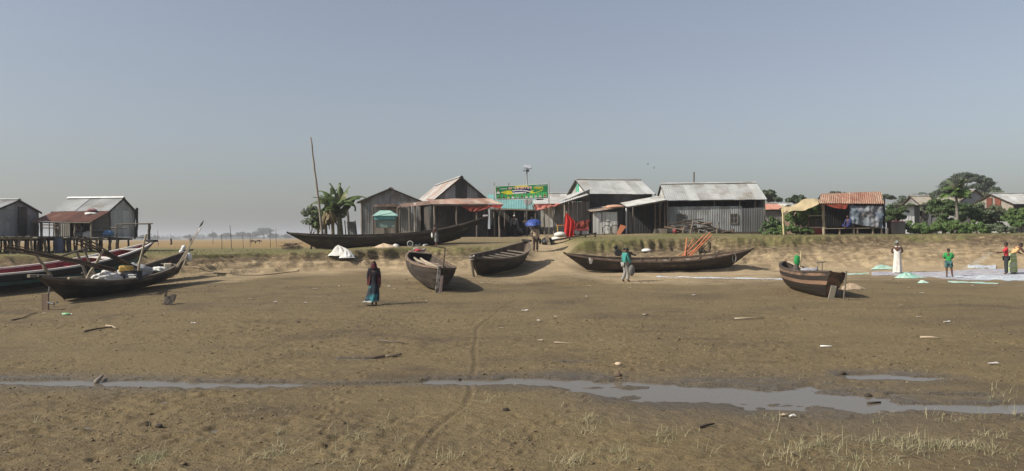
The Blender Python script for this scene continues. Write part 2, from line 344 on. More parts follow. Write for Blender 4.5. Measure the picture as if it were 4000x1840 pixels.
class MB:
    def __init__(s): s.v = []; s.f = []
    def add(s, vs, fs):
        k = len(s.v); s.v += [tuple(p) for p in vs]; s.f += [tuple(i + k for i in f) for f in fs]; return s
    def box(s, c, d, M=None):
        c = Vector(c); hx, hy, hz = d[0] / 2, d[1] / 2, d[2] / 2
        P = [Vector((x, y, z)) for z in (-hz, hz) for y in (-hy, hy) for x in (-hx, hx)]
        if M is not None: P = [M @ p for p in P]
        return s.add([c + p for p in P], [(0, 2, 3, 1), (4, 5, 7, 6), (0, 1, 5, 4), (2, 6, 7, 3), (0, 4, 6, 2), (1, 3, 7, 5)])
    def plank(s, p, q, wd, th, side=None):
        p, q = Vector(p), Vector(q); d = (q - p).normalized()
        sd = Vector(side) if side is not None else d.cross(Vector((0, 0, 1)))
        if sd.length < 1e-4: sd = Vector((1, 0, 0))
        sd = (sd - d * sd.dot(d)).normalized(); up = sd.cross(d); a, b = sd * wd / 2, up * th / 2
        return s.add([p - a - b, p + a - b, p + a + b, p - a + b, q - a - b, q + a - b, q + a + b, q - a + b],
                     [(0, 3, 2, 1), (4, 5, 6, 7), (0, 1, 5, 4), (1, 2, 6, 5), (2, 3, 7, 6), (3, 0, 4, 7)])
    def tube(s, pts, rad, n=7, cap=True, flat=1.0):
        pts = [Vector(p) for p in pts]; m = len(pts)
        if isinstance(rad, (int, float)): rad = [rad] * m
        k = len(s.v); ref = None
        for i, p in enumerate(pts):
            d = (pts[min(i + 1, m - 1)] - pts[max(i - 1, 0)]).normalized()
            if ref is None: ref = d.orthogonal().normalized() if abs(d.z) > .6 else d.cross(Vector((0, 0, 1))).normalized()
            ref = (ref - d * ref.dot(d)).normalized(); e = d.cross(ref)
            for j in range(n):
                t = 2 * math.pi * j / n; s.v.append(tuple(p + (ref * math.cos(t) + e * math.sin(t) * flat) * rad[i]))
        for i in range(m - 1):
            for j in range(n):
                a = k + i * n + j; b = k + i * n + (j + 1) % n; s.f.append((a, b, b + n, a + n))
        if cap:
            s.f.append(tuple(k + j for j in range(n))[::-1]); s.f.append(tuple(k + (m - 1) * n + j for j in range(n)))
        return s
    def bar(s, p, q, r, n=6, r2=None): return s.tube([p, q], [r, r2 if r2 is not None else r], n)
    def pole(s, p, q, r, r2=None, n=7, k=5, wob=.4):
        p, q = Vector(p), Vector(q); r2 = r if r2 is None else r2; pts = []; rs = []
        for i in range(k + 1):
            t = i / k; j = Vector((random.uniform(-1, 1), random.uniform(-1, 1), random.uniform(-.3, .3))) * r * wob * (0 < i < k)
            pts.append(p.lerp(q, t) + j); rs.append((r + (r2 - r) * t) * random.uniform(.9, 1.1))
        return s.tube(pts, rs, n)
    def ball(s, c, r, nu=10, nv=7, M=None):
        c = Vector(c); r = (r, r, r) if isinstance(r, (int, float)) else r; k = len(s.v)
        for i in range(nv + 1):
            a = math.pi * i / nv
            for j in range(nu):
                b = 2 * math.pi * j / nu; p = Vector((r[0] * math.sin(a) * math.cos(b), r[1] * math.sin(a) * math.sin(b), r[2] * math.cos(a)))
                if M is not None: p = M @ p
                s.v.append(tuple(c + p))
        for i in range(nv):
            for j in range(nu):
                a = k + i * nu + j; b = k + i * nu + (j + 1) % nu; s.f.append((a, a + nu, b + nu, b))
        return s
    def grid(s, P):
        nr, nc = len(P), len(P[0]); k = len(s.v)
        for row in P: s.v += [tuple(p) for p in row]
        for i in range(nr - 1):
            for j in range(nc - 1):
                a = k + i * nc + j; s.f.append((a, a + 1, a + nc + 1, a + nc))
        return s
    def mesh(s, name, smooth=False):
        me = bpy.data.meshes.new(name); me.from_pydata(s.v, [], s.f); me.update()
        if smooth: smooth_shade(me)
        return me
    def build(s, name, mat, parent=None, world=True, smooth=False, label=None):
        return link(name, s.mesh(name, smooth), mat, parent, world, label)
def lump(c, r, seed, amp=.25, fr=1.7, nu=16, nv=10, flat=True, rz=0.0):
    """rumpled sack or heap: an ellipsoid with folds, its underside resting flat"""
    c = Vector(c); mb = MB(); mb.ball((0, 0, 0), 1.0, nu, nv); cz, sz = math.cos(rz), math.sin(rz); A = np.array(mb.v); x, y, z = A.T
    n = 1 + amp * fbm(x * fr + seed * 3.1 + z, y * fr + z * 1.7 + seed, 3, seed); x, y, z = x * n * r[0], y * n * r[1], z * n * r[2]
    if flat: z = np.maximum(z, -.35 * r[2]) + .35 * r[2]
    mb.v = list(map(tuple, np.stack([c.x + x * cz - y * sz, c.y + x * sz + y * cz, c.z + z], 1).tolist())); return mb
def drape(c, rx, ry, h, seed, nr=14, na=44, rz=0.0, ridges=5):
    """cloth thrown over something: a peaked heap with radiating folds and a ragged hem"""
    P = []; c = Vector(c)
    for i in range(nr + 1):
        q = i / nr; row = []
        for j in range(na + 1):
            a = 2 * math.pi * (j % na) / na; n = float(vn(1.6 * math.cos(a) + seed, 1.6 * math.sin(a) + 2.2 * q, seed)); f = abs(math.sin(a * ridges / 2 + seed + 1.5 * n)); e = 1 + .22 * n
            z = h * max(0, 1 - q ** (.9 + .5 * f)) * (1 - .25 * q * (1 - f)) + .05 * h * float(vn(4 * q * math.cos(a) + seed, 4 * q * math.sin(a), seed + 3)) * (q > 0)
            x, y = rx * q * e * math.cos(a) - .25 * rx * (1 - q), ry * q * e * math.sin(a); row.append(V(c.x + x * math.cos(rz) - y * math.sin(rz), c.y + x * math.sin(rz) + y * math.cos(rz), c.z + max(z, 0) + .01))
        P.append(row)
    return MB().grid(P)
def cloth(c00, c10, c01, c11, nu=14, nv=10, sag=0.0, wr=.03, seed=1, fold=0.0, nf=6, drop=(0, 0, -1)):
    c00, c10, c01, c11 = map(Vector, (c00, c10, c01, c11)); nrm = (c10 - c00).cross(c01 - c00).normalized(); P = []; UU, VV = np.meshgrid(np.arange(nu + 1) / nu, np.arange(nv + 1) / nv); NN = fbm(UU * 5 + seed, VV * 3 + seed * 2., 3, seed)
    for i in range(nv + 1):
        v = i / nv; row = []
        for j in range(nu + 1):
            u = j / nu; p = c00.lerp(c10, u).lerp(c01.lerp(c11, u), v)
            p = p + Vector(drop) * sag * 4 * u * (1 - u) * (v if sag < 0 else 1)
            n = float(NN[i, j])
            p = p + nrm * (wr * n * 2 + fold * math.sin(u * nf * 6.283 + 2 * n) * (.3 + .7 * v)); row.append(p)
        P.append(row)
    return MB().grid(P)
# ------------------------------------------------------------------ material palette
zinc_light = pm('zinc_roof', (.46, .47, .455), (.36, .37, .355), 1.2, .5, .25, 0, .12, (1, .35, 1), dirt=(.27, .24, .20))
zinc_wall = pm('zinc_wall', (.30, .31, .31), (.19, .195, .195), 1.4, .55, .2, 0, .22, (1, 1, .3), dirt=(.13, .11, .095))
zinc_dark = pm('zinc_dark_shaded', (.055, .055, .054), (.034, .034, .034), 1.6, .65, .1, 0, .3, (1, 1, .3), dirt=(.09, .07, .055))  # dark grey tin, darkened further to carry awning shade in its colour
zinc_pale = pm('zinc_pale', (.52, .52, .49), (.40, .40, .38), 1.1, .55, .15, 0, .12, (1, 1, .4), dirt=(.30, .27, .22))
rust_roof = pm('rusted_roof', (.21, .135, .105), (.33, .265, .22), 1.0, .8, 0, 0, .22, (1, .5, 1), dirt=(.22, .09, .055))
rust_dark = pm('rusted_awning', (.15, .065, .045), (.10, .055, .042), 1.5, .8, 0, 0, .22, (1, .5, 1), dirt=(.22, .12, .09))
teal_tin = pm('teal_roof', (.17, .36, .34), (.14, .29, .28), 1.2, .55, .05, 0, .08, dirt=(.2, .27, .25))
green_tin = pm('green_tin', (.03, .36, .22), (.03, .28, .17), 2, .5, .05, 0, .1)
wood_grey = pm('grey_timber', (.19, .165, .13), (.12, .10, .08), 2.2, .9, 0, .004, .3, (1, 1, .2))
wood_dark = pm('dark_timber', (.055, .042, .032), (.03, .024, .019), 2.2, .85, 0, .004, .35, (1, 1, .3))
wood_pale = pm('pale_timber', (.36, .30, .22), (.25, .20, .14), 2.2, .85, 0, .003, .25, (1, 1, .3))
wood_brown = pm('brown_timber', (.16, .115, .08), (.10, .07, .05), 2.2, .85, 0, .004, .3, (1, 1, .3))
bamboo = pm('bamboo', (.33, .28, .19), (.22, .18, .12), 3, .7, 0, 0, .25)
tar = pm('tarred_hull', (.020, .017, .015), (.032, .026, .021), 2.5, .6, 0, .006, .3, (.4, 1, 1), dirt=(.06, .048, .036))
tar_brown = pm('weathered_hull', (.058, .044, .034), (.032, .025, .020), 2.0, .8, 0, .006, .3, (.3, 1, 1), dirt=(.12, .095, .07))
black = pm('black_paint', (.012, .012, .013), (.02, .02, .02), 3, .5, 0, 0, .2)
red_cloth = pm('red_cloth', (.66, .045, .035), (.54, .035, .03), 2, .8, 0, 0, .1, trans=.35)
maroon_cloth = pm('maroon_tarp', (.22, .045, .03), (.17, .035, .025), 2, .8, 0, 0, .1)
pink_cloth = pm('faded_red_cloth', (.62, .24, .20), (.52, .14, .11), 2, .85, 0, 0, .1, trans=.2)
blue_tarp = pm('blue_grey_tarp', (.17, .205, .245), (.10, .125, .16), 1.6, .5, 0, .01, .1, dirt=(.27, .25, .24), trans=.1)
yellow_tarp = pm('yellow_tarp', (.50, .41, .245), (.43, .34, .20), 1.5, .7, 0, .01, .05, trans=.2)
grey_tarp = pm('grey_tarp', (.22, .22, .21), (.15, .15, .14), 2, .7, 0, .01, .15)
sack_white = pm('white_sacking', (.66, .65, .61), (.52, .50, .46), 3, .8, 0, .01, .1, trans=.1)
sack_tan = pm('tan_sacking', (.50, .38, .26), (.42, .33, .23), 3, .9, 0, .01, .1)
orange_paint = pm('orange_wood', (.42, .15, .07), (.33, .12, .055), 2.5, .75, 0, .002, .2, (1, 1, .3))
metal_grey = pm('grey_metal', (.20, .20, .20), (.13, .13, .13), 3, .5, .5, 0, .1)
white_paint = pm('white_paint', (.72, .72, .70), (.6, .6, .58), 3, .6, 0, 0, .08)
red_paint = pm('red_paint', (.24, .03, .035), (.17, .025, .03), 2, .6, 0, 0, .1)
green_paint = pm('blue_green_paint', (.05, .17, .15), (.04, .13, .12), 2, .6, 0, 0, .1, dirt=(.05, .075, .065))
blue_plastic = pm('blue_plastic', (.08, .17, .34), (.07, .14, .28), 3, .5, 0, 0, .1)
slate_plastic = pm('slate_plastic', (.12, .14, .20), (.10, .115, .16), 3, .6, 0, 0, .1)
yellow_plastic = pm('yellow_plastic', (.55, .36, .09), (.46, .30, .08), 3, .5, 0, 0, .1)
# ------------------------------------------------------------------ corrugated sheet
def sheets(parent, name, O, u, v, W, top, bot, mats, sw=.82, wl=.13, amp=.02, jit=.012, lap=.05):
    """corrugated sheets side by side, each one a part; top(x) and bot(x) are heights along v"""
    O = Vector(O); u = Vector(u).normalized(); v = Vector(v).normalized(); nrm = u.cross(v)
    n = max(1, round(W / sw)); w_ = W / n; res = []
    ft = top if callable(top) else (lambda x: top); fb = bot if callable(bot) else (lambda x: bot)
    for k in range(n):
        x0 = k * w_; x1 = min(W, (k + 1) * w_ + (lap if k < n - 1 else 0)); m = max(2, int(round((x1 - x0) / wl * 4)))
        jt, jb = random.uniform(-jit, jit), random.uniform(-jit, jit); tw = random.uniform(-.006, .006); mb = MB(); P = []
        for i in range(m + 1):
            x = x0 + (x1 - x0) * i / m; off = amp * math.sin(x / wl * 6.2832) + (.006 if k % 2 else 0) + tw
            P.append([O + u * x + v * (fb(x) + jb) + nrm * off, O + u * x + v * (ft(x) + jt) + nrm * off])
        mb.grid(P); mt = mats[k % len(mats)] if isinstance(mats, (list, tuple)) else mats
        res.append(mb.build(name, mt, parent, True, True))
    return res
def wall(parent, O, u, W, z0, z1, mats, openings=(), name='wall_sheet', sw=.82):
    xs = sorted({0, W, *[a for o_ in openings for a in o_[:2]]})
    for a, b in zip(xs[:-1], xs[1:]):
        op = next((o_ for o_ in openings if o_[0] <= a + 1e-6 and o_[1] >= b - 1e-6), None)
        A = Vector(O) + Vector(u) * a
        spans = [(z0, z1)] if op is None else [(z0, op[2]), (op[3], z1)]
        for s0, s1 in spans:
            if s1 - s0 > .05: sheets(parent, name, A, u, (0, 0, 1), b - a, s1, s0, mats, sw)
def gable_house(root, O, ang, L, W, hw, hr, ove=.15, ovs=.35, front=None, back=None, left=None, right=None, roof=zinc_light, gl=None, gr=None, ridge=zinc_light, roofs=None):
    """ridge along u; each wall is (z0, z1, mats, openings); gl and gr clad the gable triangles"""
    O = Vector(O); u = V(math.cos(ang), math.sin(ang), 0); v = V(-math.sin(ang), math.cos(ang), 0); up = V(0, 0, 1)
    if front: wall(root, O, u, L, *front)
    if back: wall(root, O + v * W + u * L, -u, L, *back)
    if left: wall(root, O + v * W, -v, W, *left)
    if right: wall(root, O + u * L, v, W, *right)
    slope = (hr - hw) / (W / 2); tri = lambda x: hw + slope * min(x, W - x) - .03
    if gl: sheets(root, 'gable_sheet', O + v * W, -v, up, W, tri, gl[0], gl[1])
    if gr: sheets(root, 'gable_sheet', O + u * L, v, up, W, tri, gr[0], gr[1])
    s = math.hypot(W / 2 + ovs, (W / 2 + ovs) * slope)
    fv = (v + up * slope).normalized(); bv = (-v + up * slope).normalized()
    fr, bk = (roof, roof) if roofs is None else roofs
    sheets(root, 'roof_sheet', O - u * ove - v * ovs + up * (hw - slope * ovs + .04), u, fv, L + 2 * ove, s, 0, fr, .8, .14, .022, .02)
    sheets(root, 'roof_sheet', O + u * (L + ove) + v * (W + ovs) + up * (hw - slope * ovs + .04), -u, bv, L + 2 * ove, s, 0, bk, .8, .14, .022, .02)
    rp = O + v * W / 2 + up * (hr + .075); m = MB()
    for sg in (1, -1): m.plank(rp - u * ove + v * sg * .09, rp + u * (L + ove) + v * sg * .09, .24, .015, (v * sg - up * slope))
    m.build('ridge_cap', ridge, root)
    m = MB()
    for e in (-ove + .03, L + ove - .03):
        for sg, vv, base in ((1, fv, O - v * ovs), (-1, bv, O + v * (W + ovs))):
            p = base + u * e + up * (hw - slope * ovs - .03); m = MB(); m.plank(p, p + vv * s, .06, .1, u); m.build('barge_board', wood_dark, root)
    for t in (0, L):
        for q in (0, W):
            m = MB(); m.pole(O + u * t + v * q - up * .15, O + u * t + v * q + up * (hw - .02), .07, .06); m.build('corner_post', wood_grey, root)
    return u, v, up
def posts(root, pts, r=.05, mat=bamboo, name='post'):
    for p, q in pts: MB().pole(p, q, r, r * .9).build(name, mat, root)
# ================================================================== buildings
UPV = V(0, 0, 1)
def base_at(px, Y, dz=0.0): p = gx(px, Y); return V(p.x, p.y, p.z + dz)
# ---- grey house with the two windows
def house_windows():
    Y = 58; O = wp(2607, 912, Y); O.z = H(O.x + 3, Y) + .05
    root = thing('tin_house', 'long grey corrugated house with two small windows and woodpile in front', 'house', O)
    hb = O.z; ang = R(-2.5)
    zt = wp(2800, 806, Y).z - hb; z2 = wp(2935, 813, Y).z - hb; hw = wp(2800, 781, Y).z - hb + .12; hr = wp(2750, 716, 60.5).z - hb - .05
    u, v, up = gable_house(root, O, ang, 7.25, 5.0, hw, hr, .14, .36, front=None, back=(0, hw, zinc_dark), right=(0, hw, zinc_wall), left=(0, hw, zinc_dark), gl=(hw, zinc_pale), gr=(hw, zinc_wall))
    xs = 5.6; w1 = (.72, 1.36, .72, 1.42); w2 = (4.68, 5.24, .7, 1.42)
    wall(root, O, u, xs, .02, zt, zinc_wall, [w1, w2])
    wall(root, O + u * xs - v * .05, u, 7.25 - xs, .04, z2, pm('zinc_old', (.15, .155, .155), (.10, .10, .10), 1.5, .6, .15, 0, .15, (1, 1, .3)))
    for x in (.05, 3.55, 5.45, 6.6): MB().pole(O + u * x + v * .1, O + u * x + v * .1 + up * hw, .05).build('wall_post', wood_grey, root)
    MB().plank(O + v * .03 + up * (hw - .05), O + u * 7.25 + v * .03 + up * (hw - .05), .08, .1).build('wall_plate', wood_dark, root)
    MB().plank(O - v * .02 - up * .04, O + u * 7.25 - v * .02 - up * .04, .16, .2).build('sill_beam', wood_dark, root)
    wmat = pm('window_tin', (.17, .175, .18), (.13, .13, .135), 4, .6, .1, 0, .1)
    for a, b, c, d in (w1, w2):
        fr = MB(); q = O - v * .05
        for p0, p1 in (((a, c), (b, c)), ((a, d), (b, d)), ((a, c), (a, d)), ((b, c), (b, d))): fr.plank(q + u * p0[0] + up * p0[1], q + u * p1[0] + up * p1[1], .06, .06, v)
        f = fr.build('window', wood_grey, root)
        mu, mz = (a + b) / 2, (c + d) / 2; bars = MB()
        bars.plank(q + u * mu + up * c, q + u * mu + up * d, .05, .035, v); bars.plank(q + u * a + up * mz, q + u * b + up * mz, .05, .035, v); bars.build('window_bar', wood_grey, f)
        for x0, x1 in ((a, mu), (mu, b)):
            for y0, y1 in ((c, mz), (mz, d)):
                MB().box(O + v * .03 + u * (x0 + x1) / 2 + up * (y0 + y1) / 2, (x1 - x0 - .03, .012, y1 - y0 - .03), Matrix.Rotation(ang, 3, 'Z')).build('pane', wmat, f)
    # lean-to verandah on its left
    lo, hi = wp(2448, 808, 57), wp(2607, 780, 57); vv = V(0, 1, .13).normalized(); uu = (hi - lo)
    sheets(root, 'awning_sheet', lo, uu, vv, uu.length, 3.6, 0, zinc_pale, .8, .14)
    MB().plank(lo - UPV * .06, hi - UPV * .06, .08, .1).build('awning_beam', wood_dark, root)
    for px in (2447, 2473): 
        b = base_at(px, 56.9); MB().pole(b - UPV * .1, V(b.x, 56.9, lo.z + (hi.z - lo.z) * (b.x - lo.x) / (hi.x - lo.x) - .08), .055).build('verandah_post', wood_grey if px > 2460 else white_paint, root)
    bw = base_at(2452, 60.3); wall(root, bw, V(1, 0, 0), 2.55, 0, 2.45, zinc_dark)
    for i, px in enumerate((2560, 2578, 2597)):
        b = base_at(px, 57.8); MB().plank(b, b + UPV * 2.3, .1, .06, V(1, 0, 0)).build('door_frame', wood_brown, root)
    b = base_at(2579, 57.9); MB().box(b + UPV * .2, (.95, .5, .35)).build('door_step', wood_grey, root)
    MB().box(b + V(0, .3, .62), (.9, .05, .42)).build('counter_front', wood_dark, root)
    return root
house_windows()
# ---- larger house behind, green stripe in the gable
def house_stripe():
    Y = 60; c = wp(2300, 800, Y); O = V(c.x, Y, 2.5); hb = O.z
    root = thing('tin_house', 'grey roofed tin house with a green stripe in its gable', 'house', O)
    hw = wp(2420, 758, Y).z - hb + .12; hr = wp(2370, 700, 63).z - hb - .05; ang = R(12)
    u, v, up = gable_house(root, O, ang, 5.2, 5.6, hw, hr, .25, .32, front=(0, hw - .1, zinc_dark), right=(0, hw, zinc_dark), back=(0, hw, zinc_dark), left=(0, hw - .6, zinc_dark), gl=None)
    s = (hr - hw) / 2.8; C0 = O + v * 5.6; wds = [(.0, 2.2, zinc_pale), (2.2, 2.6, green_tin), (2.66, 3.06, green_tin), (3.06, 5.6, zinc_pale)]
    for a, b, m in wds: sheets(root, 'gable_sheet', C0 - v * a, -v, up, b - a, lambda x, a=a: hw + s * min(x + a, 5.6 - x - a) - .04, hw - .6, m)
    MB().plank(C0 - v * 2.63 + up * (hw - .2) - u * .03, C0 - v * 2.63 + up * (hr - .2) - u * .03, .05, .02, v).build('gable_batten', white_paint, root)
    # open shop front under a sloping awning
    Ya = 57; a0, a1, a2 = wp(2085, 799, Ya), wp(2186, 796, Ya), wp(2298, 760, Ya); vv = V(0, 1, .14).normalized()
    sheets(root, 'awning_sheet', a1, a2 - a1, vv, (a2 - a1).length, 4.2, 0, zinc_pale, .8, .14)
    sheets(root, 'awning_sheet', a0, a1 - a0, vv, (a1 - a0).length, 3.4, 0, zinc_pale, .8, .14)
    MB().plank(a0 - UPV * .05, a1 - UPV * .05, .06, .08).build('awning_beam', wood_dark, root)
    MB().plank(a1 - UPV * .05, a2 - UPV * .05, .06, .08).build('awning_beam', wood_dark, root)
    cl = cloth(a0 + V(-.05, -.06, .03), a1 + V(.1, -.06, .03), wp(2092, 822, Ya - .1), wp(2172, 806, Ya - .1), 18, 6, 0, .05, 4, .04, 4); cl.build('valance', pink_cloth, root, True, True, 'faded pink-red cloth valance hanging from the awning edge')
    cl = cloth(a0 + V(-.1, .5, -.15), a0 + V(-.1, -.05, -.05), wp(2090, 822, Ya + .5), wp(2092, 823, Ya), 6, 5, 0, .03, 6); cl.build('valance', maroon_cloth, root, True, True)
    for px, t, m in ((2124, 812, wood_grey), (2160, 806, wood_grey), (2205, 800, wood_pale)):
        b = base_at(px + 4, Ya); MB().pole(b - UPV * .1, wp(px, t, Ya), .06, .05).build('awning_post', m, root)
    yb = 58.6; zt = lambda px, py: wp(px, py, yb)
    for i, (p0, p1) in enumerate(((2112, 2129), (2129, 2146), (2146, 2164))):
        A = zt(p0, 888); B = zt(p1, 887); C = zt(p0 - 2, 812 - i * 2); MB().box((A + B) / 2 + UPV * ((C.z - A.z) / 2), ((B - A).length - .02, .04, C.z - A.z)).build('shutter_panel', zinc_pale, root)
    A = zt(2166, 884); B = zt(2202, 884); wall(root, A, V(1, 0, 0), (B - A).length, 0, zt(2180, 798).z - A.z, zinc_wall)
    yb = 58.0; ed = [2206, 2222, 2238, 2256, 2272, 2288, 2304]
    for p0, p1 in zip(ed[:-1], ed[1:]):
        A = zt(p0, 862); B = zt(p1, 862); C = zt(p0, 788); MB().box((A + B) / 2 + V(0, random.uniform(-.03, .03), (C.z - A.z) / 2), ((B - A).length - .03, .04, C.z - A.z)).build('shutter_panel', pm('shutter_wood', (.20, .185, .16), (.15, .135, .115), 3, .8, 0, .003, .2, (1, 1, .2)), root)
    A = zt(2206, 925); B = zt(2304, 925); wall(root, A, V(1, 0, 0), (B - A).length, 0, zt(2250, 863).z - A.z, zinc_dark)
    sheets(root, 'fascia_sheet', zt(2206, 788), V(1, 0, 0), UPV, (B - A).length, lambda x: .12 + .42 * x, 0, zinc_dark)
    return root
house_stripe()
# ---- small pale shed of upright tin sheets in front of the lean-to
def shed_posters():
    Y = 55.6; b = base_at(2318, Y); root = thing('tin_shed', 'low shed of pale tin doors pasted with two white notices', 'shed', b)
    top = wp(2360, 828, Y).z
    for p0, p1, m in ((2317, 2351, zinc_pale), (2354, 2382, zinc_pale), (2383, 2412, zinc_pale)):
        A, B = base_at(p0, Y), base_at(p1, Y); sheets(root, 'door_sheet', A, V(1, 0, 0), UPV, (B - A).length, top - A.z, .05, m, 1.2, .3, .012)
    for p in (2315, 2352.5, 2414): A = base_at(p, Y); MB().plank(A + V(0, .05, 0), V(A.x, Y + .05, top), .07, .07).build('shed_post', wood_dark, root)
    A = base_at(2414, Y + .05); wall(root, A, V(.35, 1, 0).normalized(), 3.4, 0, top - A.z, zinc_dark)
    A = base_at(2315, Y + .05); wall(root, A + V(.3, 3.2, 0), V(-.09, -1, 0).normalized(), 3.2, 0, top - A.z, zinc_dark)
    lo, hi = wp(2306, 827, Y - .35), wp(2440, 812, Y - .35)
    sheets(root, 'roof_sheet', lo, hi - lo, V(0, 1, .1).normalized(), (hi - lo).length, 3.6, 0, pm('zinc_brown', (.30, .27, .23), (.22, .18, .14), 1.2, .7, .1, 0, .15, dirt=(.25, .15, .09)), .8, .14)
    cl = lump(wp(2400, 812, Y), (.75, .4, .16), 5, .4, 2.2); cl.build('roof_cloth', pm('peach_cloth', (.52, .30, .20), (.42, .25, .18), 3, .9, 0, .01, .1), root, True, True)
    for p0, p1 in ((2334, 2346), (2369, 2381)):
        A, B = wp(p0, 862, Y - .05), wp(p1, 834, Y - .05); n = MB(); n.box((A + B) / 2, (B.x - A.x, .008, B.z - A.z)); q = n.build('notice', white_paint, root)
        for k in range(5):
            m = MB(); m.box(V((A.x + B.x) / 2 + random.uniform(-.02, .02), Y - .062, A.z + (B.z - A.z) * (.15 + .17 * k)), (.12, .006, .035)); m.build('print', pm('print_ink', (.12, .12, .13), (.2, .2, .2), 9, .8), q)
    return root
shed_posters()
# ---- centre house, steep gable towards the water
def house_gable():
    Yp = 57.5; pk = wp(1801, 690, Yp); ang = math.atan2(.958, -.286); W = 4.0
    v = V(-math.sin(ang), math.cos(ang), 0); u = V(math.cos(ang), math.sin(ang), 0)
    O = pk - v * (W / 2) ; O.z = 2.45; root = thing('tin_house', 'steep gabled tin shop with a long rust-red awning and dark front', 'house', O)
    hr = pk.z - O.z - .06; hw = wp(1895, 777, Yp).z - O.z - .02
    gable_house(root, O, ang, 9.6, W, hw, hr, .18, .3, front=(0, hw, zinc_dark), back=(0, hw, zinc_dark), right=(0, hw, zinc_dark), left=(0, hw - .55, zinc_dark), roofs=(zinc_light, pm('zinc_streaked', (.46, .45, .43), (.36, .34, .31), 1.0, .5, .25, 0, .12, (1, .3, 1), dirt=(.33, .20, .14))))
    s = (hr - hw) / (W / 2); C0 = O + v * W
    for a, b, m in ((0, 1.55, zinc_wall), (1.55, 2.45, zinc_dark), (2.45, 4.0, zinc_wall)):
        sheets(root, 'gable_sheet', C0 - v * a, -v, UPV, b - a, lambda x, a=a: hw + s * min(x + a, W - x - a) - .04, hw - .1, m)
    # rust awning along the front
    Ya = 54.8; f0, f1 = wp(1688, 797, Ya), wp(1966, 797, Ya - .3); r0, r1 = wp(1664, 777, 57.2), wp(1912, 775, 57.2)
    n = 8
    for k in range(n):
        a, b = k / n, (k + 1) / n + .006; A, B, C, D = f0.lerp(f1, a), f0.lerp(f1, b), r0.lerp(r1, a), r0.lerp(r1, b)
        m = 22; off = [.02 * math.sin(i / m * 6 * 6.283) + (.008 if k % 2 else 0) for i in range(m + 1)]
        MB().grid([[A.lerp(B, i / m) + UPV * off[i] for i in range(m + 1)], [C.lerp(D, i / m) + UPV * off[i] for i in range(m + 1)]]).build('awning_sheet', rust_roof, root, True, True)
    MB().plank(f0 - UPV * .07, f1 - UPV * .07, .06, .09).build('awning_beam', wood_dark, root)
    for px in (1697, 1784, 1863, 1951):
        b = base_at(px, 54.9); MB().pole(b - UPV * .1, wp(px - 1, 799, 54.9), .06, .055).build('awning_post', wood_grey, root)
    w0 = base_at(1700, 57.0); w1 = base_at(1893, 58.0); uu = (w1 - w0); uu.z = 0
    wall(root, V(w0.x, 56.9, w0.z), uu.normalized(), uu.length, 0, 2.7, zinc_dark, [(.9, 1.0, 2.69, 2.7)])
    cl = cloth(wp(1795, 801, 54.75), wp(1957, 800, 54.5), wp(1838, 826, 54.75), wp(1862, 826, 54.7), 14, 6, 0, .03, 8, .03, 3); cl.build('hanging_cloth', maroon_cloth, root, True, True)  # red cloth coloured maroon, the awning's shade put into its tone
    cl = cloth(wp(1880, 800, 54.6), wp(1964, 799, 54.45), wp(1890, 806, 54.6), wp(1955, 815, 54.45), 12, 4, 0, .02, 9, .02, 3); cl.build('hanging_cloth', pm('dull_red_cloth', (.34, .05, .04), (.26, .04, .03), 2, .8), root, True, True)
    # older lean-to on its left
    l0, l1 = wp(1548, 812, 55.5), wp(1690, 797, 55.5); sheets(root, 'lean_to_sheet', l0, l1 - l0, V(0, 1, .16).normalized(), (l1 - l0).length, 2.6, 0, pm('brown_tin', (.22, .15, .11), (.16, .11, .085), 1.5, .85, 0, 0, .2, dirt=(.3, .2, .15)))
    for px in (1562, 1600, 1622):
        b = base_at(px, 55.6); MB().pole(b, wp(px, 806, 55.6), .06).build('lean_to_post', wood_grey, root)
    b = base_at(1622, 56.5); MB().box(b + UPV * 1.35, (.16, .12, 2.5)).build('white_jamb', white_paint, root)
    return root
house_gable()
# ---- hut behind the kiosk
def hut_back():
    Y = 61; pk = wp(1527, 735, Y); ang = R(96); W = 4.6; v = V(-math.sin(ang), math.cos(ang), 0); O = pk - v * (W / 2); O.z = 2.4
    root = thing('tin_hut', 'weathered grey gabled hut standing behind the green kiosk', 'hut', O); hr = pk.z - O.z - .05; hw = wp(1436, 793, Y).z - O.z + .15
    gable_house(root, O, ang, 6, W, hw, hr, .3, .35, front=(0, hw, zinc_wall), back=(0, hw, zinc_wall), right=(0, hw, zinc_dark), left=(0, hw - .15, zinc_wall), gl=(hw - .15, zinc_wall))
    p, q = wp(1455, 806, Y - 1.5), wp(1560, 806, Y - 1.5)
    sheets(root, 'porch_sheet', p, q - p, V(0, 1, .12).normalized(), (q - p).length, 1.6, 0, pm('brown_tin', (.2, .14, .1)))
    for k in range(4):
        a = wp(1470 + 22 * k, 800, Y - .9); MB().plank(a, a + V(random.uniform(.4, .9), .3, random.uniform(-.05, .15)), .3, .03).build('roof_scrap', rust_roof, root)
    for px in (1458, 1552): b = base_at(px, Y - 1.4); MB().pole(b, wp(px, 806, Y - 1.4), .05).build('porch_post', wood_grey, root)
hut_back()
